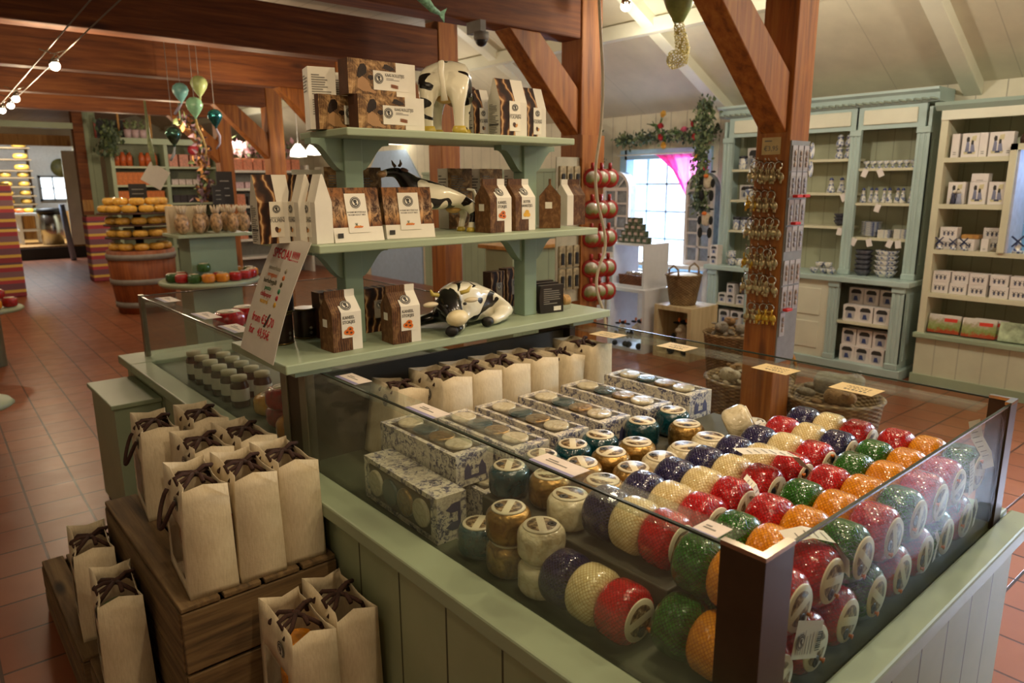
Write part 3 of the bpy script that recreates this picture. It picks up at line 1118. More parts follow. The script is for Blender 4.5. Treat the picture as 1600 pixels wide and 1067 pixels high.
def hoofs(t, pts):
    m = MB()
    for x, y in pts: m.lathe([(0, 0), (.016, 0), (.0165, .008), (.013, .02), (0, .021)], 12, 0, Matrix.Translation((x, y, 0)))
    m.build('hooves', plain('#b8a23c', 0.35), t)


def standing_cow(low=False):
    t = thing('cow_figurine', '', 'cow figurine')
    P = [(.10, 0, .168, (.050, .056)), (.02, 0, .158, (.054, .060)), (-.07, 0, .168, (.044, .054)), (-.108, 0, .222, (.026, .036)), (-.142, 0, .266, (.024, .027)), (-.176, 0, .262, .019), (-.2, 0, .256, .017)]
    hz = .036
    if low:
        P = [(.10, 0, .168, (.058, .060)), (.02, 0, .160, (.056, .060)), (-.07, 0, .164, (.044, .054)), (-.112, 0, .166, (.027, .034)), (-.150, 0, .150, (.024, .026)), (-.172, 0, .128, .019), (-.188, 0, .110, .017)]
        hz = -.09
    E = [(0, 1), (1, 2), (2, 3), (3, 4), (4, 5), (5, 6)]
    for s in (-1, 1):
        k = len(P)
        P += [(.118, s * .03, .118, (.026, .03)), (.132, s * .034, .078, .0145), (.122, s * .034, .035, .0115), (.118, s * .034, .010, .012)]
        E += [(0, k), (k, k + 1), (k + 1, k + 2), (k + 2, k + 3)]
        k = len(P)
        P += [(-.078, s * .03, .115, (.022, .024)), (-.078, s * .032, .065, .0135), (-.078, s * .032, .035, .0115), (-.08, s * .032, .010, .012)]
        E += [(2, k), (k, k + 1), (k + 1, k + 2), (k + 2, k + 3)]
    meshobj('body', skin(P, E), ['cow'], t)
    hoofs(t, [(.118, .034), (.118, -.034), (-.08, .032), (-.08, -.032)])
    for s in (-1, 1): MB().tube([(-.146, s * .016, .252 + hz), (-.146, s * .028, .262 + hz), (-.150, s * .032, .278 + hz)], [.006, .005, .001], 8).build('horn', plain('#6b5a44', .4), t)
    for s in (-1, 1):
        e = MB().sphere((0, 0, 0), 1, 10, 8, 0, None, (.012, .022, .007)).build('ear', plain('#5a3f34', .5), t, loc=(-.138, s * .036, .236 + hz), rot=(R(-20 * s), 0, 0))
    MB().sphere((0, 0, 0), 1, 14, 10, 0, None, (.016, .019, .015)).build('muzzle', plain('#b08a62', .4), t, loc=(-.203, 0, (.215 if not low else .195) + hz + .004))
    m = MB()
    for s in (-1, 1): m.sphere((-.160, s * .023, .240 + hz), .0045, 8, 6)
    m.build('eyes', 'black', t)
    MB().sphere((0, 0, 0), 1, 14, 10, 0, None, (.030, .024, .022)).build('udder', plain('#c9a05c', .4), t, loc=(.068, 0, .105))
    MB().tube([(.128, 0, .190), (.152, 0, .185), (.163, 0, .16), (.162, .004, .12), (.158, .006, .085)], [.005, .007, .006, .005, .008], 8).build('tail', plain('#d8d2ba', .35), t)
    return t


def lying_cow():
    t = thing('cow_figurine', '', 'cow figurine')
    P = [(.12, 0, .092, (.070, .084)), (.03, 0, .096, (.068, .086)), (-.055, 0, .100, (.060, .074)), (-.092, -.035, .112, (.044, .050)), (-.112, -.072, .108, (.046, .044)), (-.122, -.108, .078, (.030, .034)), (-.126, -.126, .062, .026)]
    E = [(0, 1), (1, 2), (2, 3), (3, 4), (4, 5), (5, 6)]
    for pts, root in (([(-.055, -.055, .035, .027), (-.09, -.095, .024, .02), (-.13, -.128, .020, .016)], 2), ([(-.06, .05, .035, .027), (-.11, .07, .022, .018), (-.15, .06, .018, .015)], 2),
                      ([(.12, -.062, .038, .034), (.07, -.09, .026, .022), (.03, -.098, .021, .017)], 0), ([(.12, .06, .038, .034), (.08, .09, .025, .02), (.04, .1, .02, .016)], 0)):
        k = len(P); P += pts
        E += [(root, k), (k, k + 1), (k + 1, k + 2)]
    meshobj('body', skin(P, E), ['cow2'], t)
    for s in (-1, 1):
        MB().tube([(-.112 + s * .034, -.076 - s * .01, .140), (-.112 + s * .055, -.082 - s * .014, .146), (-.112 + s * .064, -.086 - s * .014, .164)], [.008, .007, .002], 8).build('horn', plain('#b9a44a', .4), t)
        MB().sphere((0, 0, 0), 1, 10, 8, 0, None, (.024, .011, .010)).build('ear', plain('#cfc0a0', .5), t, loc=(-.112 + s * .066, -.086 - s * .012, .112), rot=(0, 0, R(-15)))
        MB().sphere((0, 0, 0), .006, 8, 6).build('eye', 'black', t, loc=(-.117 + s * .032, -.112 - s * .004, .106))
    MB().sphere((0, 0, 0), 1, 14, 10, 0, None, (.036, .028, .030)).build('muzzle', plain('#dccfa6', .35), t, loc=(-.128, -.134, .064), rot=(R(20), 0, 0))
    for x, y, a in ((-.142, -.134, 40), (.018, -.1, 10)):
        MB().lathe([(0, 0), (.018, 0), (.019, .012), (.016, .022), (0, .023)], 14, 0, Matrix.Rotation(R(90), 4, 'Y')).build('hoof', 'black', t, loc=(x - .01, y, .02), rot=(0, 0, R(a)))
    return t


def X(px, py, y): return at(px, py, y=y).x


# ---- lower shelf
S3 += .0008; S2 += .0008; S1 += .0008
t = tin()
t.location = at(479, 526, z=S3); t.location.z = S3
tag(t, 'dark brown tin beside the gable cartons on the lowest tower shelf', 'tin', 'brown tins')
p = at(440, 536, z=S3)
dup(t, (p.x, p.y, S3), .4, 'dark brown tin at the bottom of the stack behind the paper price sign', 'brown tins')
dup(t, (p.x + .012, p.y + .01, S3 + .1062), 1.0, 'dark brown tin on top of another tin behind the paper price sign', 'brown tins')
KAN = make_carton(.105, .085, .125, .045, ('KANEEL', 'STOKJES'), 'rings')
BOT = make_carton(.105, .085, .125, .045, ('BOTER', 'BANKETJES'), 'yellow')
p = at(541, 548, z=S3); KAN.put((p.x + .006, p.y + .04, S3), R(2), 'gable topped cinnamon biscuit carton nearest the tins on the lowest tower shelf', 'gable top biscuit cartons')
p = at(633, 536, z=S3); KAN.put((p.x + .012, p.y + .042, S3), R(-4), 'gable topped cinnamon biscuit carton next to the lying cow figurine', 'gable top biscuit cartons')
BRB = Kind(lambda: (lambda t: (MB().box((-.05, -.03, 0), (.05, .03, .16), mis=[0, 0, 0, 0, 0, 1]).build('carton', ['swirl', 'brown'], t),
                               MB().box((-.012, -.0312, .05), (.030, -.03, .115)).build('front_label', plain('#9b8f80', .5), t),
                               emblem(t, .014, (.009, -.0318, .098), FRONT), t)[-1])(thing('biscuit_box', '', 'biscuit box')))
for px, py, yy, lab in ((516, 505, 2.30, 'tall brown biscuit box behind the cinnamon carton, left of the tower upright'), (584, 500, 2.28, 'tall brown biscuit box behind and right of the tower upright on the lowest shelf')):
    BRB.put((X(px, py, yy), yy, S3), 0, lab, 'tall brown boxes low')
for px, yy, lab in ((772, 2.31, 'sepia pack standing directly behind the rump of the lying cow'), (796, 2.36, 'sepia pack behind the lying cow, closest to the right tower upright')):
    r = BRB.put((X(px, 470, yy), yy, S3), R(6), lab, 'sepia packs behind the cow')
    r.scale = (.8, .8, 1.04)
t = lying_cow()
p = at(727, 505, z=S3)
t.location = (1.60, 2.155, S3); t.rotation_euler = (0, 0, R(6)); t.scale = (1.28, 1.1, 1.0)
tag(t, 'black and white cow figurine lying on the lowest tower shelf', 'cow figurine')


def blister():
    t = thing('blister_pack', '', 'biscuit pack')
    m = MB()
    w, h = .115, .115
    prof = [(-w / 2, 0)] + [(-w / 2 - .006 * math.sin(PI * q / 6), h * q / 6) for q in range(1, 6)] + [(-w / 2, h), (w / 2, h), (w / 2, 0)]
    m.prism(prof, -.012, .012, 'y', 0); m.build('dark_card', plain('#221a14', .35, 0, .2), t)
    d = MB(); d.prism([(w / 2 + .001, .004), (w / 2 + .03, .01), (w / 2 + .042, h * .5), (w / 2 + .03, h - .01), (w / 2 + .001, h - .004)], -.026, .026, 'y'); d.build('clear_dome', 'film', t, bevel=.006)
    c = MB()
    for k in range(4): c.lathe([(0, 0), (.022, 0), (.022, .006), (0, .006)], 16, 0, Matrix.Translation((w / 2 + .006 + k * .007, 0, .045)) @ Matrix.Rotation(R(80), 4, 'Y'))
    c.build('biscuits', plain('#c59a5c', .7, 0, .2, .3, scale=90), t)
    fineprint(t, w * .75, h * .6, 8, (0, -.0126, h * .6), FRONT, 5, False)
    b = MB().box((.008, -.0128, .008), (.045, -.012, .026)).build('bar_code_patch', 'card', t)
    return t


BL = Kind(blister)
p = at(866, 490, z=S3)
for k, lab in enumerate(('front dark carded pack with clear dome by the right tower upright', 'second dark carded biscuit pack with clear dome behind the front one', 'third dark carded biscuit pack with clear dome, rearmost of its row')):
    BL.put((p.x + .012 + .030 * k, p.y + .035 + .062 * k, S3), R(-8), lab, 'carded biscuit packs')

# ---- middle shelf
TUL = make_tulip(.105, .058, .205)
y = 2.06
TUL.put((X(433, 370, 2.10) + .012, 2.16, S2), R(0), 'chocolate biscuit pack with swirl picture at the left end of the middle tower shelf', 'chocolate biscuit packs')
TUL.put((at(478, 371, z=S2 - .0).x if False else X(477, 371, 2.09), 2.12, S2), R(-87), 'chocolate biscuit pack turned side on, left one of the pair on the middle shelf', 'chocolate biscuit packs')
TUL.put((X(501, 371, 2.04), 2.07, S2), R(-85), 'chocolate biscuit pack turned side on, right one of the pair on the middle shelf', 'chocolate biscuit packs')
NOT = make_noten(.172, .085, .165)
NOT.put((X(558, 370, 2.03) + .005, 2.06, S2), R(0), 'sepia orchard nut pack standing square on the middle tower shelf', 'nut packs')
NOT.put((X(647, 365, 2.03), 2.075, S2), R(-10), 'sepia orchard nut pack turned slightly left in front of the standing cow', 'nut packs')
COW = Kind(standing_cow)
r = COW.put((1.515, 2.19, S2), R(-4), 'black and white cow figurine standing on the middle tower shelf facing left', 'standing cow figurines')
r.scale = (1.06, 1.0, .82)
KAN.put((X(775, 355, 2.06), 2.075, S2), R(3), 'gable topped cinnamon biscuit carton behind the tail of the standing cow', 'gable top biscuit cartons')
BOT.put((X(820, 355, 2.06), 2.10, S2), R(3), 'gable topped butter biscuit carton with yellow picture on the middle tower shelf', 'butter biscuit cartons')
BOT.put((X(872, 352, 2.08), 2.13, S2), R(48), 'gable topped carton showing its dark gable end at the right end', 'butter biscuit cartons')
BOT.put((X(900, 352, 2.16) + .02, 2.22, S2), R(178), 'gable topped carton turned back to front at the far right of the middle shelf', 'butter biscuit cartons')


def tallbox(w, d, h, mats, name='carton_box', cat='box'):
    def mk():
        t = thing(name, '', cat)
        MB().box((-w / 2, -d / 2, 0), (w / 2, d / 2, h), mis=mats[1]).build('carton', mats[0], t, bevel=.001)
        fineprint(t, d * .8, h * .3, 6, (-w / 2 - .0005, 0, h * .75), LEFTF, 1, False)
        fineprint(t, w * .75, h * .34, 9, (0, -d / 2 - .0005, h * .72), FRONT, 4, False)
        fineprint(t, w * .75, h * .26, 7, (0, -d / 2 - .0005, h * .36), FRONT, 7, False)
        return t
    return Kind(mk)


GB = tallbox(.12, .07, .235, (['brown', 'card', 'people'], [0, 0, 2, 0, 0, 1]))
for px, yy, lab in ((527, 2.36, 'tall brown gift box behind the left tower upright on the middle shelf'), (568, 2.38, 'tall brown gift box just right of the left tower upright on the middle shelf'),
                    (712, 2.38, 'tall brown gift box behind the rump of the standing cow, leftmost of the row'), (760, 2.38, 'tall brown gift box behind the cinnamon carton on the middle shelf'), (812, 2.39, 'tall brown gift box behind the butter carton, nearest the right upright')):
    GB.put((X(px, 330, yy), yy, S2), 0, lab, 'tall gift boxes')
t = thing('price_sign', 'plain pale card sign standing behind the side-on chocolate packs on the middle shelf', 'sign', (X(484, 300, 2.34), 2.34, S2))
MB().box((-.06, -.001, 0), (.06, .001, .225)).build('card', 'card', t)
fineprint(t, .085, .05, 3, (0, -.0014, .185), FRONT, 9, False)
MB().box((-.04, -.02, 0), (.04, .02, .004)).build('foot', 'card', t)

# ---- top shelf
WB = tallbox(.085, .075, .185, (['card'], None))
yy = 2.14
WB.put((X(512, 195, 2.13), 2.17, S1), R(-14), 'tall white box printed with small text at the left end of the top tower shelf', 'white text boxes')
WB.put((X(541, 195, 2.2), 2.24, S1), R(-14), 'tall white box half hidden behind the cheese roll boxes on the top shelf', 'white text boxes')
KR = make_kaas(.245, .058, .104)
x1 = X(560, 195, 2.04)
KR.put((x1 + .1225, 2.07, S1), R(1), 'long cheese roll box in the lower layer nearest the edge of the top shelf', 'cheese roll boxes')
KR.put((x1 + .03, 2.15, S1), R(2), 'long cheese roll box in the lower layer, set back to the left', 'cheese roll boxes')
KR.put((x1 + .105, 2.09, S1 + .1045), R(1), 'long cheese roll box lying on top of the two others', 'cheese roll boxes')
r = standing_cow(True)
r.location = (X(703, 198, 2.12), 2.13, S1); r.rotation_euler = (0, 0, R(-134)); r.scale = (.85, 1.55, 1.2)
tag(r, 'cow figurine on the top shelf seen from behind', 'cow figurine', 'standing cow figurines')
TUL.put((X(757, 200, 2.16), 2.2, S1), R(0), 'chocolate biscuit pack right behind the cow on the top shelf', 'chocolate biscuit packs').scale = (.8, 1, .85)
TUL.put((X(808, 205, 2.03) - .003, 2.08, S1), R(0), 'chocolate biscuit pack facing front near the right end of the top shelf', 'chocolate biscuit packs').scale = (1.22, 1.2, .98)
TUL.put((X(846, 205, 2.1), 2.16, S1), R(0), 'chocolate biscuit pack mostly hidden behind the rightmost front pack on the top shelf', 'chocolate biscuit packs').scale = (.95, 1.1, .94)

# ---- leaning price sign
BL_, BR_ = at(376, 543, x=.805), at(427, 571, x=.805)
TL_, TR_ = at(432, 367, x=.93), at(487, 379, x=.93)
sg = thing('price_sign', 'white paper SPECIAL price sign leaning against the left end of the shelf tower', 'sign', (BL_ + BR_) / 2)
o0 = (BL_ + BR_) / 2
ux = ((BR_ - BL_) + (TR_ - TL_)).normalized()
uy = ((TL_ + TR_) / 2 - o0)
Hs = uy.length
uy = (uy - ux * uy.dot(ux)).normalized()
uz = ux.cross(uy)
if uz.x > 0: uz = -uz
Ws = ((BR_ - BL_).length + (TR_ - TL_).length) / 2
B = Matrix((ux, uy, ux.cross(uy))).transposed().to_4x4()
sheet = thing('x', '', '', (0, 0, 0)); bpy.data.objects.remove(sheet)
m = MB()
nn = 10
rows = []
for i in range(nn + 1):
    f = i / nn
    a = BL_.lerp(TL_, f) - o0; b = BR_.lerp(TR_, f) - o0
    bow = -.012 * math.sin(PI * f)
    a.x += bow; b.x += bow
    rows.append((a, b))
for i in range(nn):
    m.quad(rows[i][0], rows[i][1], rows[i + 1][1], rows[i + 1][0])
sheet = m.build('paper', plain('#d6d0c4', .25, 0, .03), sg)
sol = sheet.modifiers.new('thickness', 'SOLIDIFY'); sol.thickness = .0015; sol.offset = 0


def onsheet(s, u, v, size, mat, sx=1.0):
    """u across 0..1, v up 0..1"""
    p = (BL_.lerp(TL_, v) - o0).lerp(BR_.lerp(TR_, v) - o0, u)
    p.x += -.012 * math.sin(PI * v)
    nrm = ux.cross(uy)
    if nrm.x > 0: nrm = -nrm
    p = p + nrm * .0014
    q = text(s, size, mat, sheet, p, (0, 0, 0), sx=sx)
    q.rotation_euler = B.to_euler()
    return q


MAT['signred'] = plain('#b8202a', .5)
onsheet('SPECIAL!!!!!', .5, .86, .044, 'signred', .86)
for k, (s, mt) in enumerate((('smeerkaas', plain('#9a937c', .5)), ('oregano', 'orange'), ('herbsbygalli', plain('#4c4a2c', .5)), ('pesto', plain('#1f7a4a', .5)), ('chilipeper', 'signred'), ('naturel', 'yellow'))):
    nm = 'sg%d' % k
    MAT[nm] = MAT[mt] if isinstance(mt, str) else mt
    v = .74 - .056 * k
    onsheet(s, .34, v, .021, nm)
    d = MB(); d.lathe([(0, 0), (.0085, 0), (.0085, .0006), (0, .0006)], 14)
    p = (BL_.lerp(TL_, v) - o0).lerp(BR_.lerp(TR_, v) - o0, .66); p.x += -.012 * math.sin(PI * v) - .0012
    dd = d.build('colour_dot', nm, sheet, loc=p); dd.rotation_euler = B.to_euler()
onsheet('from €59,70', .46, .31, .040, 'signred', .8)
onsheet('for   49,95€', .44, .20, .040, 'signred', .8)
q = onsheet('/', .58, .31, .062, 'ink', 1.9)
# ================================================================== paper bags
def wheelmesh(r, h, mat):
    m = MB()
    p = [(0, -h / 2)]
    e = min(r, h) * .42
    for q in range(6):
        a = PI / 2 * q / 5
        p.append((r - e + e * math.sin(a), -h / 2 + e - e * math.cos(a)))
    for q in range(6):
        a = PI / 2 * q / 5
        p.append((r - e + e * math.cos(a), h / 2 - e + e * math.sin(a)))
    p.append((0, h / 2))
    m.lathe(p, 32)
    return m.mesh('cheese_wheel', [mat])


_wm = {}


def wheel(parent, mat, r, h, loc, rot=(0, 0, 0), name='cheese_wheel'):
    k = (mat, r, h)
    if k not in _wm: _wm[k] = wheelmesh(r, h, mat)
    o = bpy.data.objects.new(name, _wm[k]); COL.objects.link(o)
    o.parent = parent; o.location = loc; o.rotation_euler = rot
    return o


_lm = {}


def clabel(parent, r, loc, rot=(0, 0, 0)):
    if r not in _lm:
        m = MB(); m.lathe([(0, 0), (r * .96, 0), (r, -.002), (r, -.004)], 28)
        for k, c in enumerate(((.0, .55),)):
            m.lathe([(r * .26, .0005), (r * .20, .0007), (r * .12, .0007), (r * .1, .0005)], 16, 1, Matrix.Translation((0, -r * .58, 0)))
            m.lathe([(0, .0006), (r * .08, .0006)], 10, 1, Matrix.Translation((0, -r * .58, 0)))
        _lm[r] = m.mesh('round_label', ['cheeselabel', 'ink'])
    o = bpy.data.objects.new('round_label', _lm[r]); COL.objects.link(o)
    o.parent = parent; o.location = loc; o.rotation_euler = rot
    return o


CW, CH = .0635, .084
COLN = {'R': 'w_red', 'C': 'w_cream', 'N': 'w_navy', 'G': 'w_green', 'O': 'w_orange'}
CNAME = {'R': 'red', 'C': 'cream', 'N': 'navy', 'G': 'green', 'O': 'orange'}


def make_pack(cols, r=CW, h=CH):
    def mk():
        t = thing('cheese_pack', '', 'cheese')
        for k, c in enumerate(cols):
            w = wheel(t, COLN[c], r, h, (0, h / 2 + k * h * .985, 0), (R(90), R(37 * k), 0))
            if k == 0: clabel(w, r * .72, (0, 0, h / 2 + .0018), (0, 0, R(20)))
            MB().tube([(0, 0, 0), (0, 0, .001)], .002).build('x', 'ink') if False else None
        kn = MB().lathe([(0, -.003), (.004, -.002), (.003, .003), (.006, .006), (0, .007)], 10).build('net_knot', plain('#d07020', .5), t, loc=(.0, -.004, -r * .1), rot=(R(90), 0, 0))
        kn.location = (r * .45, -.002, -r * .35)
        return t
    return Kind(mk)


def make_bag(window, loop):
    wb, wt, d, h = .124, .112, .25, .30

    def mk():
        rr = random.Random(5 + window * 3 + loop)
        t = thing('paper_bag', '', 'paper bag')
        yfr = [0, .16, .38, .6, .84, 1]
        xfr = [0, .5, 1]
        zs = [0, .016, .04, .11, .16, .19, .225, .262, .30]
        per = [(-.5, -.5 + f, 'L') for f in yfr[:-1]] + [(-.5 + f, .5, 'B') for f in xfr[:-1]] + [(.5, .5 - f, 'R') for f in yfr[:-1]] + [(.5 - f, -.5, 'F') for f in xfr[:-1]]
        n = len(per)
        m = MB()
        grid = []
        ph = [rr.uniform(0, 6) for _ in per]
        for z in zs:
            f = z / h
            w = wb + (wt - wb) * f
            row = []
            for i, (u, v, sd) in enumerate(per):
                xx, yy = u * w, v * d
                if abs(u) < .01: yy += (-1 if v > 0 else 1) * .026 * max(0, f - .72) / .28
                bulge = .002 * math.sin(PI * min(1, f * 1.1))
                if sd in 'LR' and abs(v) < .45: xx += (-1 if u < 0 else 1) * (bulge - .012 * max(0, f - .8) / .2)
                wob = .0012 * f * math.sin(ph[i] + 5 * f)
                row.append(m.bm.verts.new((xx + wob, yy + wob, z + (rr.uniform(-.004, .004) if z == h else .0008))))
            grid.append(row)
        for k in range(len(zs) - 1):
            for i in range(n):
                j = (i + 1) % n
                if window and i in (1, 2, 3) and 2 <= k <= 4: continue
                m.bm.faces.new((grid[k][i], grid[k][j], grid[k + 1][j], grid[k + 1][i])).smooth = True
        m.bm.faces.new(grid[0][::-1])
        for e in m.bm.edges:
            if len(e.link_faces) == 2 and e.calc_face_angle(0) > R(35): e.smooth = False
        o = m.build('paper_body', 'paper', t)
        for e in o.data.edges: pass
        s = o.modifiers.new('thickness', 'SOLIDIFY'); s.thickness = .0012; s.offset = 0
        w = wb
        if window:
            MB().box((-w / 2 - .0030, -d * .335, .038), (-w / 2 - .0025, d * .335, .192)).build('clear_window', 'film', t)
        xl = -wt / 2 - .0030
        emblem(t, .024, (xl, -.04 if window else -.02, .238), LEFTF)
        m = MB()
        w = wt
        zt = h - .032
        def bow(pts, r=.0062): m.tube(pts, r, 8)
        zk = h - .004
        bow([(0, 0, zk), (-.03, -.012, zk + .012), (-.052, -.02, zk + .008), (-.05, -.034, zk - .004), (-.02, -.016, zk), (0, 0, zk)])
        bow([(0, 0, zk), (.03, .016, zk + .014), (.052, .026, zk + .008), (.048, .038, zk - .002), (.02, .016, zk), (0, 0, zk)])
        bow([(-w / 2 + .004, -.05, zt), (-.03, -.05, zk - .002), (-.004, -.01, zk + .006)])
        bow([(-w / 2 + .004, .05, zt), (-.03, .04, zk - .002), (-.004, .006, zk + .006)])
        bow([(w / 2 - .004, .05, zt), (.03, .04, zk - .006), (.004, .006, zk + .004)])
        bow([(w / 2 - .004, -.05, zt), (.03, -.045, zk - .006), (.004, -.008, zk + .004)])
        bow([(0, 0, zk), (.010, -.03, zk + .008), (.012, -.055, zk - .006)])
        m.sphere((0, 0, zk + .004), .010, 10, 8, 0, None, (1.3, 1.1, .8))
        for x, y in ((w / 2 - .006, -.05), (w / 2 - .006, .05), (-w / 2 + .006, .05)): m.sphere((x, y, zt), .0085, 8, 6)
        m.build('rope_bow', 'rope', t)
        if loop:
            m = MB()
            pts = []
            for q in range(15):
                a = PI * q / 14
                pts.append((-w / 2 - .006 - .036 * math.sin(a), -.052 * math.cos(a) , .252 - .085 * math.sin(a) ** 1.3))
            m.tube(pts, .006, 8)
            m.build('rope_handle', 'rope', t)
        return t
    return Kind(mk)


BAGW, BAGL, BAGP = make_bag(1, 0), make_bag(1, 1), make_bag(0, 0)
# crates
def crate(name, label, lo, hi, slats, boards, nick=0):
    t = thing(name, label, 'crate', (lo[0], lo[1], 0))
    X1, Y1, Z1 = hi[0] - lo[0], hi[1] - lo[1], hi[2]
    for k in range(slats):
        z0 = lo[2] + (Z1 - lo[2]) * k / slats + .006; z1 = lo[2] + (Z1 - lo[2]) * (k + 1) / slats - .004
        MB().box((.004, 0, z0), (X1 - .004, .014, z1)).build('slat', 'crate', t, bevel=.003)
        MB().box((0, .014, z0), (.014, Y1 - .014, z1)).build('slat', 'cratey', t, bevel=.003)
        MB().box((X1 - .014, .014, z0), (X1, Y1 - .014, z1)).build('slat', 'cratey', t, bevel=.003)
        MB().box((.004, Y1 - .014, z0), (X1 - .004, Y1, z1)).build('slat', 'crate', t, bevel=.003)
    for x in (.016, X1 - .046):
        for y in (.016, Y1 - .046):
            MB().box((x, y, lo[2]), (x + .03, y + .03, Z1 - .002)).build('corner_batten', 'crate', t)
    for k in range(boards):
        x0 = X1 * k / boards + .004; x1 = X1 * (k + 1) / boards - .006
        MB().box((x0, .002, Z1), (x1, Y1 - .002, Z1 + .014)).build('top_board', 'cratey', t, bevel=.003)
    return t


ZA, ZBB, ZC = .546, .186, .216
crate('wooden_crate', 'tall weathered wooden crate carrying three rows of paper bags beside the counter', (.412, 1.80, 0), (.855, 2.66, ZA), 3, 4)
crate('wooden_crate', 'low weathered crate at the bottom left, farther one under the rear paper bag', (.245, 2.335, 0), (.408, 3.12, ZBB), 2, 2)
crate('wooden_crate', 'low weathered crate at the bottom left, nearer one under the front paper bag', (.262, 1.85, 0), (.408, 2.325, ZBB), 2, 2)
crate('wooden_crate', 'low wooden crate under the two bags closest to the counter front', (.58, 1.45, 0), (.858, 1.79, ZC), 2, 3)
ZA += .014; ZBB += .014; ZC += .014
bags = [(BAGL, .522, 1.945, ZA, -5, 'paper bag with hanging rope handle, front left of the tall crate'),
        (BAGW, .652, 1.940, ZA, -4, 'paper bag between two others in the front row on the tall crate'),
        (BAGP, .774, 1.948, ZA, -3, 'paper bag in the front row on the tall crate touching the counter ledge'),
        (BAGP, .625, 2.215, ZA, 0, 'paper bag with knotted cord in the middle of the tall crate'),
        (BAGP, .760, 2.225, ZA, 2, 'paper bag behind the front row nearest the counter ledge'),
        (BAGL, .565, 2.505, ZA, -6, 'paper bag with hanging rope handle at the far left of the tall crate'),
        (BAGP, .715, 2.505, ZA, -2, 'farthest paper bag on the tall crate, close to the counter ledge'),
        (BAGW, .340, 2.185, ZBB, -6, 'front paper bag on the low crate at the bottom left'),
        (BAGW, .342, 2.545, ZBB, -5, 'rear paper bag on the low crate at the bottom left'),
        (BAGW, .652, 1.640, ZC, -3, 'left one of the two paper bags at the front of the counter'),
        (BAGW, .782, 1.655, ZC, -4, 'right one of the two paper bags at the front of the counter')]
for K, x, y, z, a, lab in bags:
    K.put((x, y, z), R(a), lab, 'paper gift bags with rope bows')
# netted cheeses standing in the bags with windows
BP = {}
for i, (x, y, z, a, cols, lab) in enumerate(((.522, 1.945, ZA, -5, 'ORG', 'green, red and orange cheeses stacked in the front left bag on the tall crate'), (.565, 2.505, ZA, -6, 'GRG', 'green and red cheeses stacked in the far left bag on the tall crate'),
                                             (.340, 2.185, ZBB, -6, 'RRG', 'green and red cheeses stacked in the front bag on the low crate'), (.342, 2.545, ZBB, -5, 'ORG', 'stacked cheeses in the rear bag on the low crate'),
                                             (.652, 1.640, ZC, -3, 'GOO', 'green and orange cheeses stacked in the left bag at the counter front'), (.652, 1.940, ZA, -4, 'GRO', 'stacked cheeses inside the middle bag of the front row'))):
    BP[i] = make_pack(cols, .050, .072)
    BP[i].put((x, y, z + .019), (R(90), 0, R(a)), lab, None)
# bags standing in the glass case
lab5 = ('paper bag at the left end of the upright row inside the glass case', 'second paper bag from the left in the glass case row', 'third paper bag from the left in the glass case row', 'fourth paper bag from the left in the glass case row', 'paper bag at the right end of the glass case row, by the back pane')
for k, x in enumerate((1.352, 1.482, 1.615, 1.755, 2.075)):
    r = BAGP.put((x, 1.965 + (.02 if k == 4 else 0), LZ - .019), R(-2 + k), lab5[k], 'paper bags in the glass case')
    r.scale = (1.02, .88, .97)
r = BAGP.put((1.92, 1.985, LZ - .008), (R(0), R(5), R(4)), 'paper bag with pinched side leaning between the fourth and last bag of the case row', 'paper bags in the glass case'); r.scale = (.8, .8, .86)
r = BAGP.put((1.19, 2.02, LZ - .004), (0, R(8), R(-2)), 'paper bag leaning over at the left inside the glass case', 'paper bags in the glass case'); r.scale = (1.0, .75, .84)

# ================================================================== cheeses in the case
PK = {c: make_pack(c) for c in ('ROG', 'GOR', 'RCN', 'NCR')}
Zl, Zu = LZ - .019 + CW, LZ - .019 + CW + .1125
yb = GY0 + .024
for k in range(8):
    c = 'GOR' if k in (3, 6) else 'ROG'
    PK[c].put((1.070 + .132 * k, yb, Zl), (0, R(20 * k), 0), '%s-fronted netted cheese pack, bottom front row, %s from the dark corner post' % ('green' if c[0] == 'G' else 'red', ORD[k]), 'bottom layer cheese packs')
tagged = []
for k, c in enumerate(('ROG', 'ROG', 'GOR', 'ROG', 'GOR', 'ROG', 'ROG', 'GOR')):
    x = 1.10 + .0 + .134 * k if k else 1.13
    tagged.append(PK[c].put((1.130 + .132 * k, yb + .004 + random.uniform(-.004, .008), Zu + (0 if k < 7 else .003)), (0, R(31 * k), R(random.uniform(-.3, .3))), '%s-fronted netted cheese pack, top front row, %s from the dark corner post' % (CNAME[c[0]], ORD[k]), 'front bank cheese packs'))
bank1 = []
for k in range(8):
    c = 'NCR' if k == 6 else 'RCN'
    bank1.append(PK[c].put((1.165 + .1285 * k + (0 if k < 7 else .008), .812 + random.uniform(-.004, .006), .8098 + CW), (0, R(47 * k), R(random.uniform(-.3, .3))), '%s-fronted netted cheese pack, middle bank, %s from the long left pane' % (CNAME[c[0]], ORD[k + 1]), 'middle bank cheese packs'))
PK['RCN'].put((1.022, .806, Zl), (0, R(12), 0), 'red, cream and navy cheese pack lying low right behind the long left pane', 'middle bank cheese packs')

# single upright cheeses with label on top
def make_single(mat, r=.055, h=.084):
    def mk():
        t = thing('cheese', '', 'cheese')
        wheel(t, mat, r, h, (0, 0, h / 2), name='wheel')
        clabel(t, r * .76, (0, 0, h + .0015), (0, 0, R(25)))
        return t
    return Kind(mk)


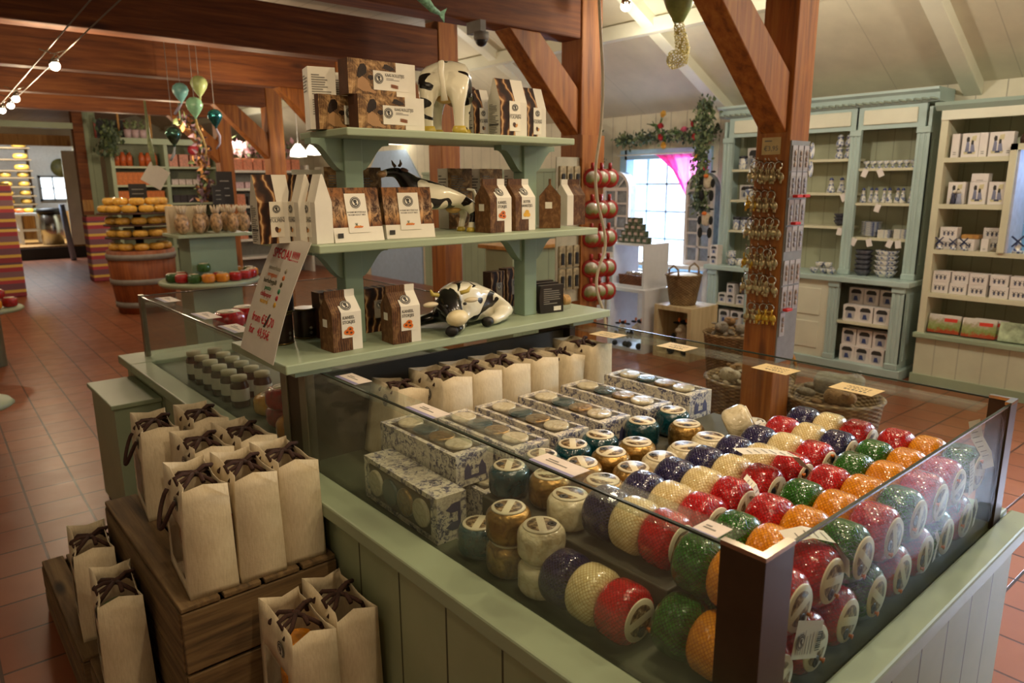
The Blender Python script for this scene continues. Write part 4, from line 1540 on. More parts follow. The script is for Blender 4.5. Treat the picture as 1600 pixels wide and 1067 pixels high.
SG = {'T': make_single('w_teal'), 'D': make_single('w_gold'), 'W': make_single('w_white', .056, .082)}
sname = {'T': 'teal wrapped', 'D': 'gold foil wrapped', 'W': 'white waxed'}
rows = [(1.065, 'rear row', [(1.15, 'W')]), ]
zt = .8095
sing = [('T', 1.15, 1.36, zt), ('T', 1.27, 1.36, zt), ('T', 1.39, 1.36, zt), ('T', 1.505, 1.36, zt), ('T', 1.70, 1.36, zt), ('T', 1.86, 1.362, zt),
        ('D', 1.19, 1.245, zt), ('D', 1.31, 1.246, zt), ('D', 1.425, 1.246, zt), ('D', 1.54, 1.248, zt), ('D', 1.78, 1.25, zt),
        ('W', 1.145, 1.128, zt), ('D', 1.265, 1.13, zt), ('D', 1.385, 1.132, zt), ('W', 1.505, 1.132, zt), ('W', 1.62, 1.134, zt), ('W', 1.74, 1.136, zt)]
cnt_ = {}
rowname = {0: 'row beside the delft boxes', 1: 'middle row', 2: 'row beside the netted packs'}
for c, x, y, z in sing:
    rw = 0 if y > 1.3 else (1 if y > 1.2 else 2)
    k = cnt_.get((c, rw), 0); cnt_[(c, rw)] = k + 1
    SG[c].put((x, y, z), R(random.uniform(0, 360)), '%s upright cheese, %s of its kind in the %s' % (sname[c], ORD[k], rowname[rw]), 'upright single cheeses')
SG['D'].put((1.016, 1.205, LZ - .019), R(60), 'gold foil cheese at the bottom of the stack behind the left pane', 'upright single cheeses')
SG['D'].put((1.016, 1.205, LZ + .066), R(190), 'gold foil cheese on top of the stack behind the left pane', 'upright single cheeses')
SG['W'].put((1.016, 1.088, LZ - .019), R(120), 'white waxed cheese at the bottom of the stack behind the left pane', 'upright single cheeses')
SG['W'].put((1.018, 1.092, LZ + .064), R(30), 'white waxed cheese with green label on top of the stack behind the left pane', 'upright single cheeses')
SG['T'].put((1.016, 1.322, LZ - .019), R(10), 'teal cheese low behind the left pane beside the delft boxes', 'upright single cheeses')
r = SG['W'].put((1.86, 1.16, zt + .070), (R(62), R(10), R(35)), 'white cheese with paper tag tipped on its side over the others', 'upright single cheeses')
SG['W'].put((1.985, 1.14, zt), R(0), 'small white cheese behind the tipped one near the rear pane', 'upright single cheeses').scale = (.8, .8, .9)


def papertag(parent, pts, w, side, pr=True, name='paper_tag'):
    """bent strip of card following pts, w wide along side vector"""
    m = MB()
    s = Vector(side).normalized() * (w / 2)
    P = [Vector(p) for p in pts]
    for a, b in zip(P, P[1:]):
        m.quad(a - s, a + s, b + s, b - s)
    if pr:
        for k in range(7):
            f = .12 + .1 * k
            L = len(P) - 1
            i = min(L - 1, int(f * L)); g = f * L - i
            a = P[i].lerp(P[i + 1], g); b = P[i].lerp(P[i + 1], min(1, g + .045))
            nrm = (P[i + 1] - P[i]).cross(s).normalized()
            for sg_ in (1, -1):
                q = nrm * (.0006 * sg_)
                m.quad(a - s * .75 + q, a + s * (.2 + .1 * (k % 4)) + q, b + s * (.2 + .1 * (k % 4)) + q, b - s * .75 + q, 1)
    return m.build(name, ['card', 'textgrey'], parent)


def worldtag(root, pts, w, side):
    """tag given in counter coordinates, tied to the cheese it belongs to"""
    o = papertag(root, pts, w, side)
    o.matrix_parent_inverse = (Matrix.Translation(root.location) @ root.rotation_euler.to_matrix().to_4x4()).inverted()
    return o


z0 = Zu + CW
rt = tagged[1]; x = rt.location.x
worldtag(rt, [(x - .055, .615, z0 + .018), (x - .01, .592, z0 + .022), (x + .03, .566, z0 + .008), (x + .055, .548, z0 - .03), (x + .045, .540, z0 - .06)], .042, (.5, .8, .1))
rt = tagged[6]; x = rt.location.x
worldtag(rt, [(x + .02, .522, z0 + .005), (x + .024, .519, z0 - .035), (x + .03, .518, z0 - .085)], .034, (1, 0, .15))
emblem(rt, .013, (.022, -.013, .046), FRONT)
rt = tagged[7]; x = rt.location.x
worldtag(rt, [(x + .0, .56, z0 + .075), (x + .005, .55, z0 + .03), (x + .02, .53, z0 - .01), (x + .022, .520, z0 - .05)], .05, (1, -.25, 0))
rt = bank1[3]; x = rt.location.x
worldtag(rt, [(x - .05, .90, z0 + .034), (x + .0, .86, z0 + .034), (x + .06, .815, z0 + .022), (x + .075, .785, z0 - .01)], .045, (.4, 1, 0))
rt = bank1[2]; x = rt.location.x
worldtag(rt, [(x + .0, .83, z0 + .012), (x - .015, .795, z0 + .002), (x - .02, .776, z0 - .03), (x + .02, .772, z0 - .08)], .022, (1, .2, .2))
lowred = [o for o in bpy.data.objects if o.get('label', '').startswith('red-fronted netted cheese pack, bottom front row, first')][0]
x = lowred.location.x
worldtag(lowred, [(x + .02, .5205, Zl + .075), (x + .06, .5195, Zl + .058), (x + .115, .5185, Zl + .035)], .072, (.25, 0, 1))
emblem(lowred, .015, (.038, -.0140, .064), FRONT)
bar = MB()
for k in range(9): bar.box((.0, -.0002, .0042 * k), (.019, 0, .0042 * k + (.0026 if k % 3 else .0016)))
bo = bar.build('bar_code', 'ink', lowred, loc=(.092, -.0150, .022), rot=(0, R(18), 0))
for k in (3, 5, 7):
    r = [o for o in bpy.data.objects if o.get('label', '').startswith('red-fronted netted cheese pack, bottom front row, %s' % ORD[k])]
    if r:
        r = r[0]; x = r.location.x
        worldtag(r, [(x + .01, .5195, Zl + .06), (x + .03, .5185, Zl + .03), (x + .012, .518, Zl - .015)], .016, (1, 0, .3))
r = [o for o in bpy.data.objects if o.get('label', '').startswith('white cheese with paper tag')][0]
worldtag(r, [(1.865, 1.06, .93), (1.868, 1.035, .90), (1.872, 1.015, .865)], .035, (1, 0, 0))

# ================================================================== delft printed gift boxes
def make_delft(w, l, h, side=False):
    def mk():
        t = thing('gift_box', '', 'gift box')
        m = MB()
        rim = .014
        ze = h
        m.box((-w / 2, -l / 2, 0), (w / 2, l / 2, h - .002), mis=[0, 1, 0, 0, 0, 0])
        # printed frame round the window
        for a, b, c, d in ((-w / 2, -w / 2 + rim, -l / 2, l / 2), (w / 2 - rim, w / 2, -l / 2, l / 2), (-w / 2 + rim, w / 2 - rim, -l / 2, -l / 2 + .03), (-w / 2 + rim, w / 2 - rim, l / 2 - .03, l / 2)):
            m.box((a, c, h - .002), (b, d, h + .0005))
        m.build('carton', ['delft', plain('#4b4232', .6)], t)
        MB().box((-w / 2 + rim - .001, -l / 2 + .028, h + .0088), (w / 2 - rim + .001, l / 2 - .028, h + .0094)).build('clear_window', 'film', t)
        for k, c in enumerate(('w_white', 'w_gold', 'w_teal', 'w_white')):
            q = wheel(t, c, .040, .012, (0, -l / 2 + .075 + k * (l - .15) / 3, h + .0022), name='cheese')
        house = MB()
        house._add([(x_, 0, h * z_) for x_, z_ in ((-.037, .2), (.04, .2), (.04, .42), (.037, .5), (.025, .72), (.013, .5), (.013, .3), (-.013, .3), (-.013, .5), (-.025, .72), (-.037, .5))], (tuple(range(11)),))
        o = house.build('printed_houses', plain('#4a4a6c', .5), t, loc=(0, -l / 2 - .0006, 0))
        return t
    return Kind(mk)


DB = make_delft(.13, .40, .092)
zb1 = .8035
dl = [(2.085, 1.61, 0, 'delft printed gift box at the right end of the top row by the rear pane'), (1.85, 1.61, 1, 'delft printed gift box, second from the rear pane in the top row'),
      (1.64, 1.612, 0, 'delft printed gift box in the middle of the top row'), (1.455, 1.62, 0, 'delft printed gift box, fourth from the rear pane in the top row'),
      (1.29, 1.622, 0, 'delft printed gift box half hidden behind the left pane edge in the top row'), (1.135, 1.69, 0, 'delft printed gift box of the top row closest to the long left pane')]
for x, y, a, lab in dl:
    DB.put((x, y, zb1), R(a), lab, 'delft printed gift boxes')
for k, x in enumerate((2.085, 1.94, 1.79, 1.64, 1.49, 1.34, 1.19)):
    DB.put((x, 1.624, LZ - .019), R(0), 'delft printed gift box in the lower layer, %s from the rear pane' % ORD[k], 'lower delft boxes')
r = DB.put((1.057, 1.62, LZ - .02 + .066), (0, R(-90), R(-2)), 'delft printed gift box on its side with its window against the long left pane', 'delft printed gift boxes')

# ================================================================== price cards
def pcard(name, px, py, z, w, l, a, label, tan=True, lines=('', '')):
    p = at(px, py, z=z)
    t = thing('price_card', label, 'price card', (p.x, p.y, z), R(a))
    MB().box((-w / 2, -l / 2, 0), (w / 2, l / 2, .001)).build('card', MAT['cardtan'] if tan else MAT['cardpale'], t)
    if tan:
        k_ = int(px)
        m = MB()
        rr = random.Random(k_)
        for row, (u, hgt, n) in enumerate(((-.018, .010, 6), (-.002, .003, 5), (.010, .003, 7), (.019, .003, 6))):
            v = -l * .30
            for q in range(n):
                wd = rr.uniform(.006, .012)
                m.box((u - hgt / 2, v, .001), (u + hgt * (.5 if q % 2 else .2), v + wd * .75, .0014))
                v += wd + .002
        m.build('handwritten_lines', 'ink', t)
    else:
        MB().box((-w * .5, -l * .5, .001), (-w * .28, l * .5, .0014)).build('printed_border', plain('#8a86a8', .5), t)
        fineprint(t, l * .6, w * .3, 2, (w * .1, 0, .0011), (0, 0, R(-90)), 3, False)
    return t


MAT['cardtan'] = plain('#c9b17c', .6)
MAT['cardpale'] = plain('#dccfc2', .5)
zc = GZ - .016
for k, (px, py, a, lab, ln) in enumerate(((950, 523, 4, 'tan price card at the far left end of the rear glass strip', ('GEZELLIG', 'per stuk')), (1058, 542, 0, 'tan price card on the rear glass strip in front of the plush basket shelf', ('VAN 10,-', 'voor 5,-')),
                                          (1212, 577, -3, 'tan price card on the rear glass strip below the keyring post', ('NATUUR', 'geiten kaas')), (1338, 608, -2, 'tan price card on the rear glass strip nearest the front corner', ('KRUIDEN', 'boeren kaas')))):
    pcard('c', px, py, zc, .085, .125, a, lab, True, ln)
for px, py, lab in ((552, 592, 'pale price card on the left glass strip closest to the shelf tower'), (668, 642, 'pale price card in the middle of the left glass strip'), (872, 727, 'pale price card on the left glass strip above the upright cheeses'), (1110, 828, 'pale price card on the left glass strip closest to the dark corner post')):
    pcard('c', px, py, zc, .06, .13 if px < 1000 else .05, 0, lab, False, ('kaas', ''))
for px, py, lab in ((262, 468, 'pale price card at the far end of the second glass case'), (322, 493, 'pale price card in the middle of the second glass case edge'), (368, 513, 'pale price card on the second glass case beside the tower')):
    pcard('c', px, py, zc, .08, .2, 0, lab, False, ('kaas', ''))

# ================================================================== goods in the second case
def jar():
    t = thing('spread_jar', '', 'jar')
    MB().lathe([(0, 0), (.036, 0), (.038, .005), (.038, .095), (.03, .11), (.03, .115), (0, .115)], 20).build('glass', plain('#4a2118', .15, 0, .3), t)
    MB().lathe([(0, .115), (.033, .115), (.033, .135), (0, .136)], 20).build('lid', plain('#c9bf9e', .5), t)
    MB().lathe([(.0385, .03), (.0387, .032), (.0387, .08), (.0385, .082)], 20).build('paper_label', 'card', t)
    return t


J = Kind(jar)
k = 0
for x in (1.02, 1.12):
    for y in (2.98, 3.1, 3.22, 3.34, 3.46, 3.58):
        J.put((x, y, LZ - .019), R(30 * k), 'dark jar with pale label, %s file of the second glass case, %s from the tower' % ('outer' if x < 1.1 else 'inner', ORD[k % 6]), 'jars in the second case')
        k += 1
for c, x, y, z, lab in (('w_red', 1.06, 2.62, LZ - .019, 'large red cheese low behind the pane of the second case'), ('w_red', 1.22, 2.66, LZ - .019, 'large red cheese set back in the second case'), ('w_orange', 1.03, 2.45, LZ - .019, 'large orange cheese beside the steel divider in the second case'),
                        ('w_yellow', 1.08, 2.80, LZ - .019, 'yellow cheese in the second case between red cheeses and jars'), ('w_red', 1.04, 2.56, LZ + .07, 'red cheese on top of the orange and red ones in the second case'), ('w_red', 1.18, 2.79, LZ + .0, 'red cheese behind the yellow one in the second case')):
    t = thing('cheese', lab, 'cheese', (x, y, z))
    wheel(t, c, .07, .085, (0, 0, .0425), name='wheel')
    clabel(t, .04, (0, 0, .0865))
# red bowl-like cheeses standing on the far rim behind the sign
for px, py, yy, lab in ((358, 500, 3.05, 'red cheese with pale cut top showing above the second case left of the price sign'), (384, 492, 3.05, 'dark red cheese partly hidden by the leaning price sign')):
    p = at(px, py, z=.97)
    t = thing('cheese', lab, 'cheese', (p.x, p.y, .93))
    wheel(t, 'w_red', .078, .085, (0, 0, .0425), name='wheel')
    clabel(t, .055, (0, 0, .0865))
    MB().box((-.06, -.06, LZ - .0192 - .93), (.06, .06, -.001)).build('clear_stand', 'film', t)
# ================================================================== the shelving wall on the right
# wainscot and light blue door farther along the long wall
struct(MB().box((XW - .03, 5.95, 0), (XW, 9.9, 1.78)).build('trim_8', 'greenplanky'))
struct(MB().box((XW - .05, 5.95, 1.78), (XW, 9.9, 1.82)).build('trim_9', 'green'))
m = MB(); m.prism([(10.0, 0), (11.7, 0), (11.7, 1.75), (11.3, 2.2), (10.4, 2.2), (10.0, 1.75)], XW - .03, XW, 'x')
struct(m.build('door_1', 'bluewall'))
struct(MB().box((XW - .03, -2.2, 0), (XW, 2.15, .12)).build('baseboard_right', 'green'))
struct(MB().box((XW - .02, 4.2, .0), (XW, 5.9, .66)).build('trim_10', plankmat('white_wainscot', '#d5dbe0', .09, 'Y', .8)))

MAT['dress'] = paint('dresser_paint', '#aec2bc')
DX, UX, DY0, DY1 = 6.16, 6.31, 2.29, 4.16
CZ, TZ = 0.825, 2.30
dr = thing('dresser', 'large blue green dresser with open shelves and carved cornice against the long wall', 'dresser', (0, 0, 0))
PIL = [(4.06, 4.16), (3.64, 3.735), (2.83, 2.915), (2.29, 2.385)]
MB().box((XW - .05, DY0, .06), (XW - .035, DY1, TZ - .06)).build('back_panel', 'cabplank', dr)
MB().box((DX - .02, DY0 - .03, 0), (XW - .02, DY1 + .03, .085)).build('plinth', 'dress', dr, bevel=.006)
MB().box((DX - .03, DY0 - .04, CZ - .045), (XW - .02, DY1 + .04, CZ)).build('worktop', 'dress', dr, bevel=.006)
for y0, y1 in ((DY0, DY0 + .025), (DY1 - .025, DY1)):
    MB().box((DX + .01, y0, .085), (XW - .035, y1, CZ - .045)).build('lower_side', 'dress', dr)
    MB().box((UX + .01, y0, CZ), (XW - .035, y1, TZ - .1)).build('upper_side', 'dress', dr)
for x0, z0, z1 in ((DX + .09, .15, .72), (UX + .07, .95, 1.95)):
    MB().box((x0, DY0 - .008, z0), (XW - .1, DY0 + .001, z1)).build('side_moulding', 'dress', dr, bevel=.005)
for y0, y1 in PIL:
    for xf, z0, z1 in ((DX, .085, CZ - .045), (UX, CZ, 2.05)):
        m = MB()
        w = y1 - y0
        prof = [(xf, y0), (xf, y0 + w * .2), (xf + .006, y0 + w * .26), (xf + .006, y0 + w * .36), (xf, y0 + w * .42), (xf, y0 + w * .58), (xf + .006, y0 + w * .64), (xf + .006, y0 + w * .74), (xf, y0 + w * .8), (xf, y1), (xf + .04, y1), (xf + .04, y0)]
        m.prism(prof, z0, z1, 'z')
        o = m.build('pilaster', 'dress', dr)
        for za, zb_ in ((z0, z0 + .05), (z1 - .05, z1)):
            MB().box((xf - .01, y0 - .006, za), (xf + .03, y1 + .006, zb_)).build('block', 'dress', o, bevel=.006)
for y0, y1 in ((3.735, 4.06), (2.915, 3.64), (2.385, 2.83)):
    f = MB().box((UX + .012, y0 - .05, 2.05), (UX + .04, y1 + .05, 2.235)).build('frieze_board', 'dress', dr)
    MB().box((UX - .004, y0 + .01, 2.085), (UX + .012, y1 - .01, 2.205)).build('raised_panel', 'creamlt', f, bevel=.008)
m = MB(); m.prism([(UX - .01, 2.235), (UX - .03, 2.245), (UX - .045, 2.29), (UX - .075, 2.31), (UX - .075, 2.335), (XW - .02, 2.335), (XW - .02, 2.235)], DY0 - .05, DY1 + .05, 'y')
m = MB(); m.prism([(UX - .01, 2.235), (UX - .02, 2.255), (UX - .03, 2.30), (UX - .06, 2.32), (UX - .06, 2.34), (XW - .03, 2.34), (XW - .03, 2.235)], DY0 - .05, DY1 + .05, 'y')
m.build('cornice', 'dress', dr)
rp = MB()
ny = 34
for k in range(ny):
    y = DY0 - .04 + (DY1 - DY0 + .08) * (k + .5) / ny
    rp.tube([(UX - .035, y - .03, 2.248), (UX - .04, y, 2.256), (UX - .035, y + .03, 2.264)], [.006, .010, .006], 6)
o = rp.build('rope_moulding', plain('#8f9c8c', .5), dr)
for y0, y1, zz in ((3.735, 4.06, (1.75, 1.46, 1.165)), (2.915, 3.64, (1.82, 1.53, 1.24)), (2.385, 2.83, (1.735, 1.448, 1.155))):
    for z in zz:
        MB().box((UX + .02, y0 - .03, z - .022), (XW - .05, y1 + .03, z)).build('shelf', 'cream', dr)
for y0, y1, zz in ((3.735, 4.06, (.452,)), (2.385, 2.83, (.44,))):
    for z in zz: MB().box((DX + .02, y0 - .02, z - .022), (XW - .05, y1 + .02, z)).build('shelf', 'cream', dr)
for y0, y1 in ((2.915, 3.275), (3.285, 3.64)):
    f = MB().box((DX + .012, y0, .085), (DX + .035, y1, CZ - .045)).build('door', 'creamlt', dr, bevel=.003)
    MB().box((DX + .004, y0 + .07, .16), (DX + .012, y1 - .07, .40)).build('raised_panel', 'creamlt', f, bevel=.004)
    MB().box((DX + .004, y0 + .07, .46), (DX + .012, y1 - .07, .70)).build('raised_panel', 'creamlt', f, bevel=.004)


# ---- goods builders
def white_box(w, d, h, pic, cat='gift box', name='gift_box'):
    """white carton standing on a shelf, printed face towards -X; w along Y"""
    def mk():
        t = thing(name, '', cat)
        MB().box((-d / 2, -w / 2, 0), (d / 2, w / 2, h)).build('carton', 'boxwhite', t, bevel=.002)
        m = MB()
        x = -d / 2 - .0006
        ku, kv = (1.4, 1.18) if pic == 'pair' else (1, 1)
        def poly(pts, mi=0, dx=0): m._add([(x - dx, -u * ku * w, (.5 + (v - .5) * kv) * h) for u, v in pts], (tuple(range(len(pts))),), mi)
        if pic == 'jar':
            poly([(-.31, .28), (-.25, .14), (.25, .14), (.31, .28), (.31, .66), (-.31, .66)], 1)
            poly([(-.36, .64), (.36, .64), (.34, .80), (.2, .9), (-.2, .9), (-.34, .80)], 0, .0003)
            poly([(-.16, .2), (.16, .2), (.08, .5), (-.12, .48)], 2, .0004)
            mats = ['ink', plain('#b9b5b4', .5), plain('#3c4a7c', .5)]
        elif pic == 'pair':
            poly([(-.22, .18), (.22, .18), (.26, .28), (-.26, .28)], 3)
            poly([(-.2, .25), (-.02, .25), (-.04, .55), (-.1, .66), (-.16, .62), (-.18, .4)], 1); poly([(.02, .25), (.22, .25), (.16, .5), (.08, .58), (.02, .48)], 1, .0001)
            poly([(-.16, .62), (-.04, .62), (-.05, .78), (-.14, .8), (-.18, .72)], 0, .0002); poly([(.02, .52), (.14, .52), (.13, .66), (.05, .68)], 0, .0002)
            poly([(.0, .6), (.22, .66), (.24, .84), (.06, .82)], 3, .0001)
            poly([(-.1, .2), (.12, .2), (.1, .27), (-.06, .27)], 2, .0003)
            mats = ['ink', plain('#7d809a', .5), plain('#3c3f5c', .5), plain('#cfc49a', .5)]
        elif pic == 'mills':
            for c in (-.24, 0, .24):
                poly([(c - .06, .26), (c + .06, .26), (c + .035, .52), (c - .035, .52)], 1)
                for a in (.8, .8 + PI / 2):
                    ca, sa = math.cos(a), math.sin(a)
                    q = .13; e = .018
                    poly([(c + q * ca - e * sa, .56 + (q * sa + e * ca) * w / h), (c - q * ca - e * sa, .56 + (-q * sa + e * ca) * w / h), (c - q * ca + e * sa, .56 + (-q * sa - e * ca) * w / h), (c + q * ca + e * sa, .56 + (q * sa - e * ca) * w / h)], 0, .0003)
            mats = ['ink', plain('#4a4e6a', .5)]
        else:
            for v in (.12, .2): poly([(-.2, v), (.2, v), (.2, v + .03), (-.2, v + .03)], 0)
            mats = ['textgrey']
        m.build('printed_picture', mats, t)
        return t
    return Kind(mk)


MAT['boxwhite'] = plain('#e0d8d2', .5, 0, .03)
JB = white_box(.125, .12, .14, 'jar')
JBs = white_box(.085, .09, .095, 'jar')
pos3 = ('left', 'middle', 'right')
for z, nm in ((.0855, 'bottom'), (.4405, 'upper lower')):
    for lay in (0, 1):
        for k, y in enumerate((2.735, 2.605, 2.472)):
            up = nm != 'bottom'
            JB.put((DX + .11 + (.10 if (lay and up) else .03 * lay), y + random.uniform(-.004, .004), z + .1412 * lay), R(random.uniform(-4, 4)),
                   'white jar box, %s one, %s layer, %s shelf of the right dresser base' % (pos3[k], 'top' if lay else 'bottom', 'upper' if up else 'lower'), 'jar boxes right bay')
for lay in (0, 1):
    for k, y in enumerate((3.985, 3.865, 3.775)):
        JB.put((DX + .11, y - .01 * k, .0855 + .1412 * lay), R(0), 'white jar box, %s one, %s layer, bottom shelf of the left dresser base' % (pos3[k], 'top' if lay else 'bottom'), 'jar boxes left bay').scale = (1, .80 if k else .9, 1.1)
for k, (y, z, dx) in enumerate(((4.01, .4525, .08), (3.915, .4525, .08), (3.80, .4525, .08), (3.92, .549, .09), (3.99, .549, .2), (3.86, .549, .22), (3.78, .549, .22))):
    JBs.put((DX + dx, y, z), R(random.uniform(-6, 6)), 'small white jar box, %s one on the upper shelf, left dresser base' % ORD[k], 'small jar boxes left bay')
for k, z in enumerate((CZ + .0005, CZ + .097)):
    JBs.put((DX + .06, 4.115, z), 0, 'small white jar box, %s of the pair at the left dresser end' % ('upper' if k else 'lower'), 'worktop jar boxes')


def storage_jar():
    t = thing('storage_jar', '', 'jar')
    MB().lathe([(0, 0), (.046, 0), (.05, .01), (.05, .085), (.042, .098), (.042, .102), (0, .102)], 20).build('body', 'delftjar', t)
    MB().lathe([(0, .1025), (.05, .1025), (.052, .112), (.05, .124), (0, .128)], 20).build('lid', plain('#2f2d33', .4), t)
    return t


def delftglaze():
    t = NT('delft_glaze')
    n = t.noise(t.coord(scale=(28, 28, 28)), 1.4, 4, .6)
    t.col(t.ramp(n, ((0.38, '#3b4878'), (0.46, '#9aa3b8'), (0.52, '#d9d5c8'), (1.0, '#dedacc'))))
    return t.set(rough=.2)


MAT['delftjar'] = delftglaze()
SJ = Kind(storage_jar)
ux = UX + .09
for k, (y, z, lab) in enumerate(((3.985, 1.75, 'dark lidded storage jar, left one on the top shelf of the dresser'), (3.84, 1.75, 'dark lidded storage jar, middle one on the top shelf of the dresser'), (3.745, 1.75, 'dark lidded storage jar beside the pilaster on the top shelf'),
                                 (3.90, 1.46, 'single dark lidded storage jar in front of boxes on the second shelf'),
                                 (4.015, 1.165, 'dark lidded storage jar, leftmost on the third dresser shelf'), (3.928, 1.165, 'dark lidded storage jar, second on the third dresser shelf'), (3.841, 1.165, 'dark lidded storage jar, third on the third dresser shelf'), (3.757, 1.165, 'dark lidded storage jar beside the pilaster on the third dresser shelf'))):
    SJ.put((ux, y, z + .0005), R(50 * k), lab, 'dark lidded storage jars').scale = (.80, .80, 1.02)
for y, z, lab in ((3.925, 1.75, 'brown white box behind the jars on the top shelf, left one'), (3.79, 1.75, 'brown white box behind the jars on the top shelf, right one'), (3.99, 1.46, 'white jar box behind the single jar on the second shelf, left one'), (3.80, 1.46, 'white jar box behind the single jar on the second shelf, right one')):
    JB.put((ux + .12, y, z + .0005), 0, lab.replace('brown white', 'tall white'), 'upper jar boxes').scale = (.8, 1, 1.45 if z > 1.6 else 1)


def mug():
    t = thing('mug', '', 'mug')
    MB().lathe([(0, 0), (.032, 0), (.036, .01), (.036, .07), (.034, .07), (.034, .008), (0, .006)], 18).build('body', 'delftjar', t)
    MB().tube([(0, .034, .055), (0, .056, .05), (0, .056, .025), (0, .034, .018)], .005, 6).build('handle', 'delftjar', t)
    return t


MG = Kind(mug)
for k, (y, z, x) in enumerate(((3.96, CZ, 0), (3.96, CZ + .071, 0), (3.87, CZ, 0), (3.79, CZ, .02))):
    MG.put((DX + .10 + x, y, z + .0006), R(40 * k), 'delft mug, %s of the group on the left part of the dresser worktop' % ORD[k], 'delft mugs')
MB_ = None
tt = thing('serving_dish', 'shallow white dish standing behind the delft mugs on the dresser worktop', 'dish', (DX + .25, 3.86, CZ + .0006))
MB().lathe([(0, 0), (.05, 0), (.10, .05), (.097, .05), (.048, .004), (0, .004)], 24).build('bowl', 'delftjar', tt)


def shaker():
    t = thing('shaker', '', 'shaker')
    MB().lathe([(0, 0), (.032, 0), (.036, .02), (.030, .045), (.018, .06), (.026, .075), (.020, .095), (.008, .104), (0, .105)], 18).build('body', 'delftjar', t)
    MB().lathe([(.0265, .074), (.034, .078), (.0265, .082)], 18).build('collar', plain('#4a5580', .3), t)
    return t


SK = Kind(shaker)
for k, (y, z) in enumerate(((3.04, 1.82), (2.96, 1.82), (3.04, 1.926), (2.96, 1.926))):
    SK.put((ux, y, z + .0006), 0, 'white and blue shaker, %s of four on the top shelf' % ('lower left', 'lower right', 'upper left', 'upper right')[k], 'shakers').scale = (1, 1, .99)


def figurine():
    t = thing('figurine', '', 'figurine')
    MB().lathe([(0, 0), (.036, 0), (.038, .012), (.026, .05), (.018, .072), (.022, .082), (.014, .092), (0, .094)], 16).build('dress', 'delftjar', t)
    MB().sphere((0, 0, .104), .017, 12, 8).build('head', plain('#d9d0c0', .3), t)
    MB().lathe([(.018, .108), (.021, .112), (.012, .128), (0, .132)], 12).build('cap', plain('#3c4778', .3), t)
    return t


FG = Kind(figurine)
for k, y in enumerate((3.09, 3.0, 2.935)):
    FG.put((ux + .01 * k, y, 1.5305), R(30 * k), 'delft figurine, %s on the second shelf just right of the post' % ('left one', 'middle one', 'right one')[k], 'delft figurines middle bay')
for k in range(8):
    FG.put((ux + (.03 if k % 2 else 0), 2.80 - .054 * k, 1.4485), R(40 * k), 'small delft figurine, %s from the left, right bay second shelf' % ORD[k], 'delft figurines right bay').scale = (.72, .72, .95)


def eggcup():
    t = thing('egg_cup', '', 'egg cup')
    MB().lathe([(0, 0), (.022, 0), (.018, .006), (.008, .016), (.010, .024), (.026, .04), (.028, .06), (.025, .06), (.022, .042), (0, .034)], 16).build('cup', 'delftjar', t)
    return t


EC = Kind(eggcup)
for k in range(8):
    EC.put((ux + .01, 2.80 - .054 * k, 1.7355), 0, 'delft egg cup, %s from the left in the row on the right bay top shelf' % ORD[k], 'delft egg cups')


def plate(r, h, lab, n_, loc, gap, kind='plate', grp=None, mat='delftjar', where=''):
    def mk():
        t = thing(kind, '', kind)
        MB().lathe([(0, 0), (r * .55, 0), (r, h), (r * .97, h + .002), (r * .53, .004), (0, .004)], 24).build('dish', mat, t)
        return t
    K = Kind(mk)
    for k in range(n_):
        K.put((loc[0], loc[1], loc[2] + .0006 + gap * k), 0, '%s, %s' % (lab, ('bottom one' if k == 0 else 'top one' if k == n_ - 1 else ORD[k] + ' from the bottom')) + where, grp)


plate(.085, .02, 'delft plate in the tall stack on the right bay third shelf', 8, (ux + .07, 2.735, 1.155), .0155, 'plate', 'stacked plates')
plate(.075, .05, 'dark rimmed bowl in the left stack on the dresser worktop', 5, (DX + .22, 2.735, CZ), .042, 'bowl', 'left bowl stack', plain('#5a5a62', .3, 0, .4, scale=40))
plate(.095, .06, 'delft bowl in the right stack on the dresser worktop', 5, (DX + .20, 2.535, CZ), .042, 'bowl', 'right bowl stack')
plate(.07, .045, 'dark bowl in the stack on the third shelf beside the post', 3, (ux + .05, 2.99, 1.24), .03, 'bowl', 'third shelf bowls', plain('#4a4a54', .3, 0, .4, scale=40))


def tileset():
    t = thing('tile', '', 'tile')
    MB().box((-.05, -.05, 0), (.05, .05, .010)).build('glazed_tile', 'delftjar', t, bevel=.001)
    return t


TS = Kind(tileset)
for c, y in enumerate((2.595, 2.465)):
    for k in range(6 if c == 0 else 7):
        TS.put((ux + .04, y, 1.1556 + .0112 * k), R(random.uniform(-3, 3)), 'delft tile, %s stack on the right bay third shelf, %s' % (('left', 'right')[c], 'lowest' if k == 0 else ORD[k] + ' from the bottom'), 'stacked delft tiles')
CP = Kind(lambda: (lambda t: (MB().lathe([(0, 0), (.022, 0), (.036, .03), (.038, .05), (.035, .05), (.02, .006), (0, .005)], 16).build('cup', 'delftjar', t), t)[-1])(thing('cup', '', 'cup')))
for k, (y, z, x) in enumerate(((3.10, 0, .08), (3.02, 0, .10), (2.95, 0, .08), (3.06, .05, .09), (2.985, .05, .09), (3.02, 0, .2))):
    CP.put((DX + x, y, CZ + .0008 + z), R(30 * k), 'white delft cup, %s of the heap on the worktop right of the post' % ORD[k], 'heaped cups')


# price tags hanging from the shelf edges
def hangtag():
    t = thing('price_tag', '', 'price tag')
    MB().box((-.001, -.018, -.055), (.001, .018, -.005)).build('card', 'boxwhite', t)
    MB().tube([(0, 0, -.006), (.004, 0, .004)], .001, 5).build('string', 'grey', t)
    return t


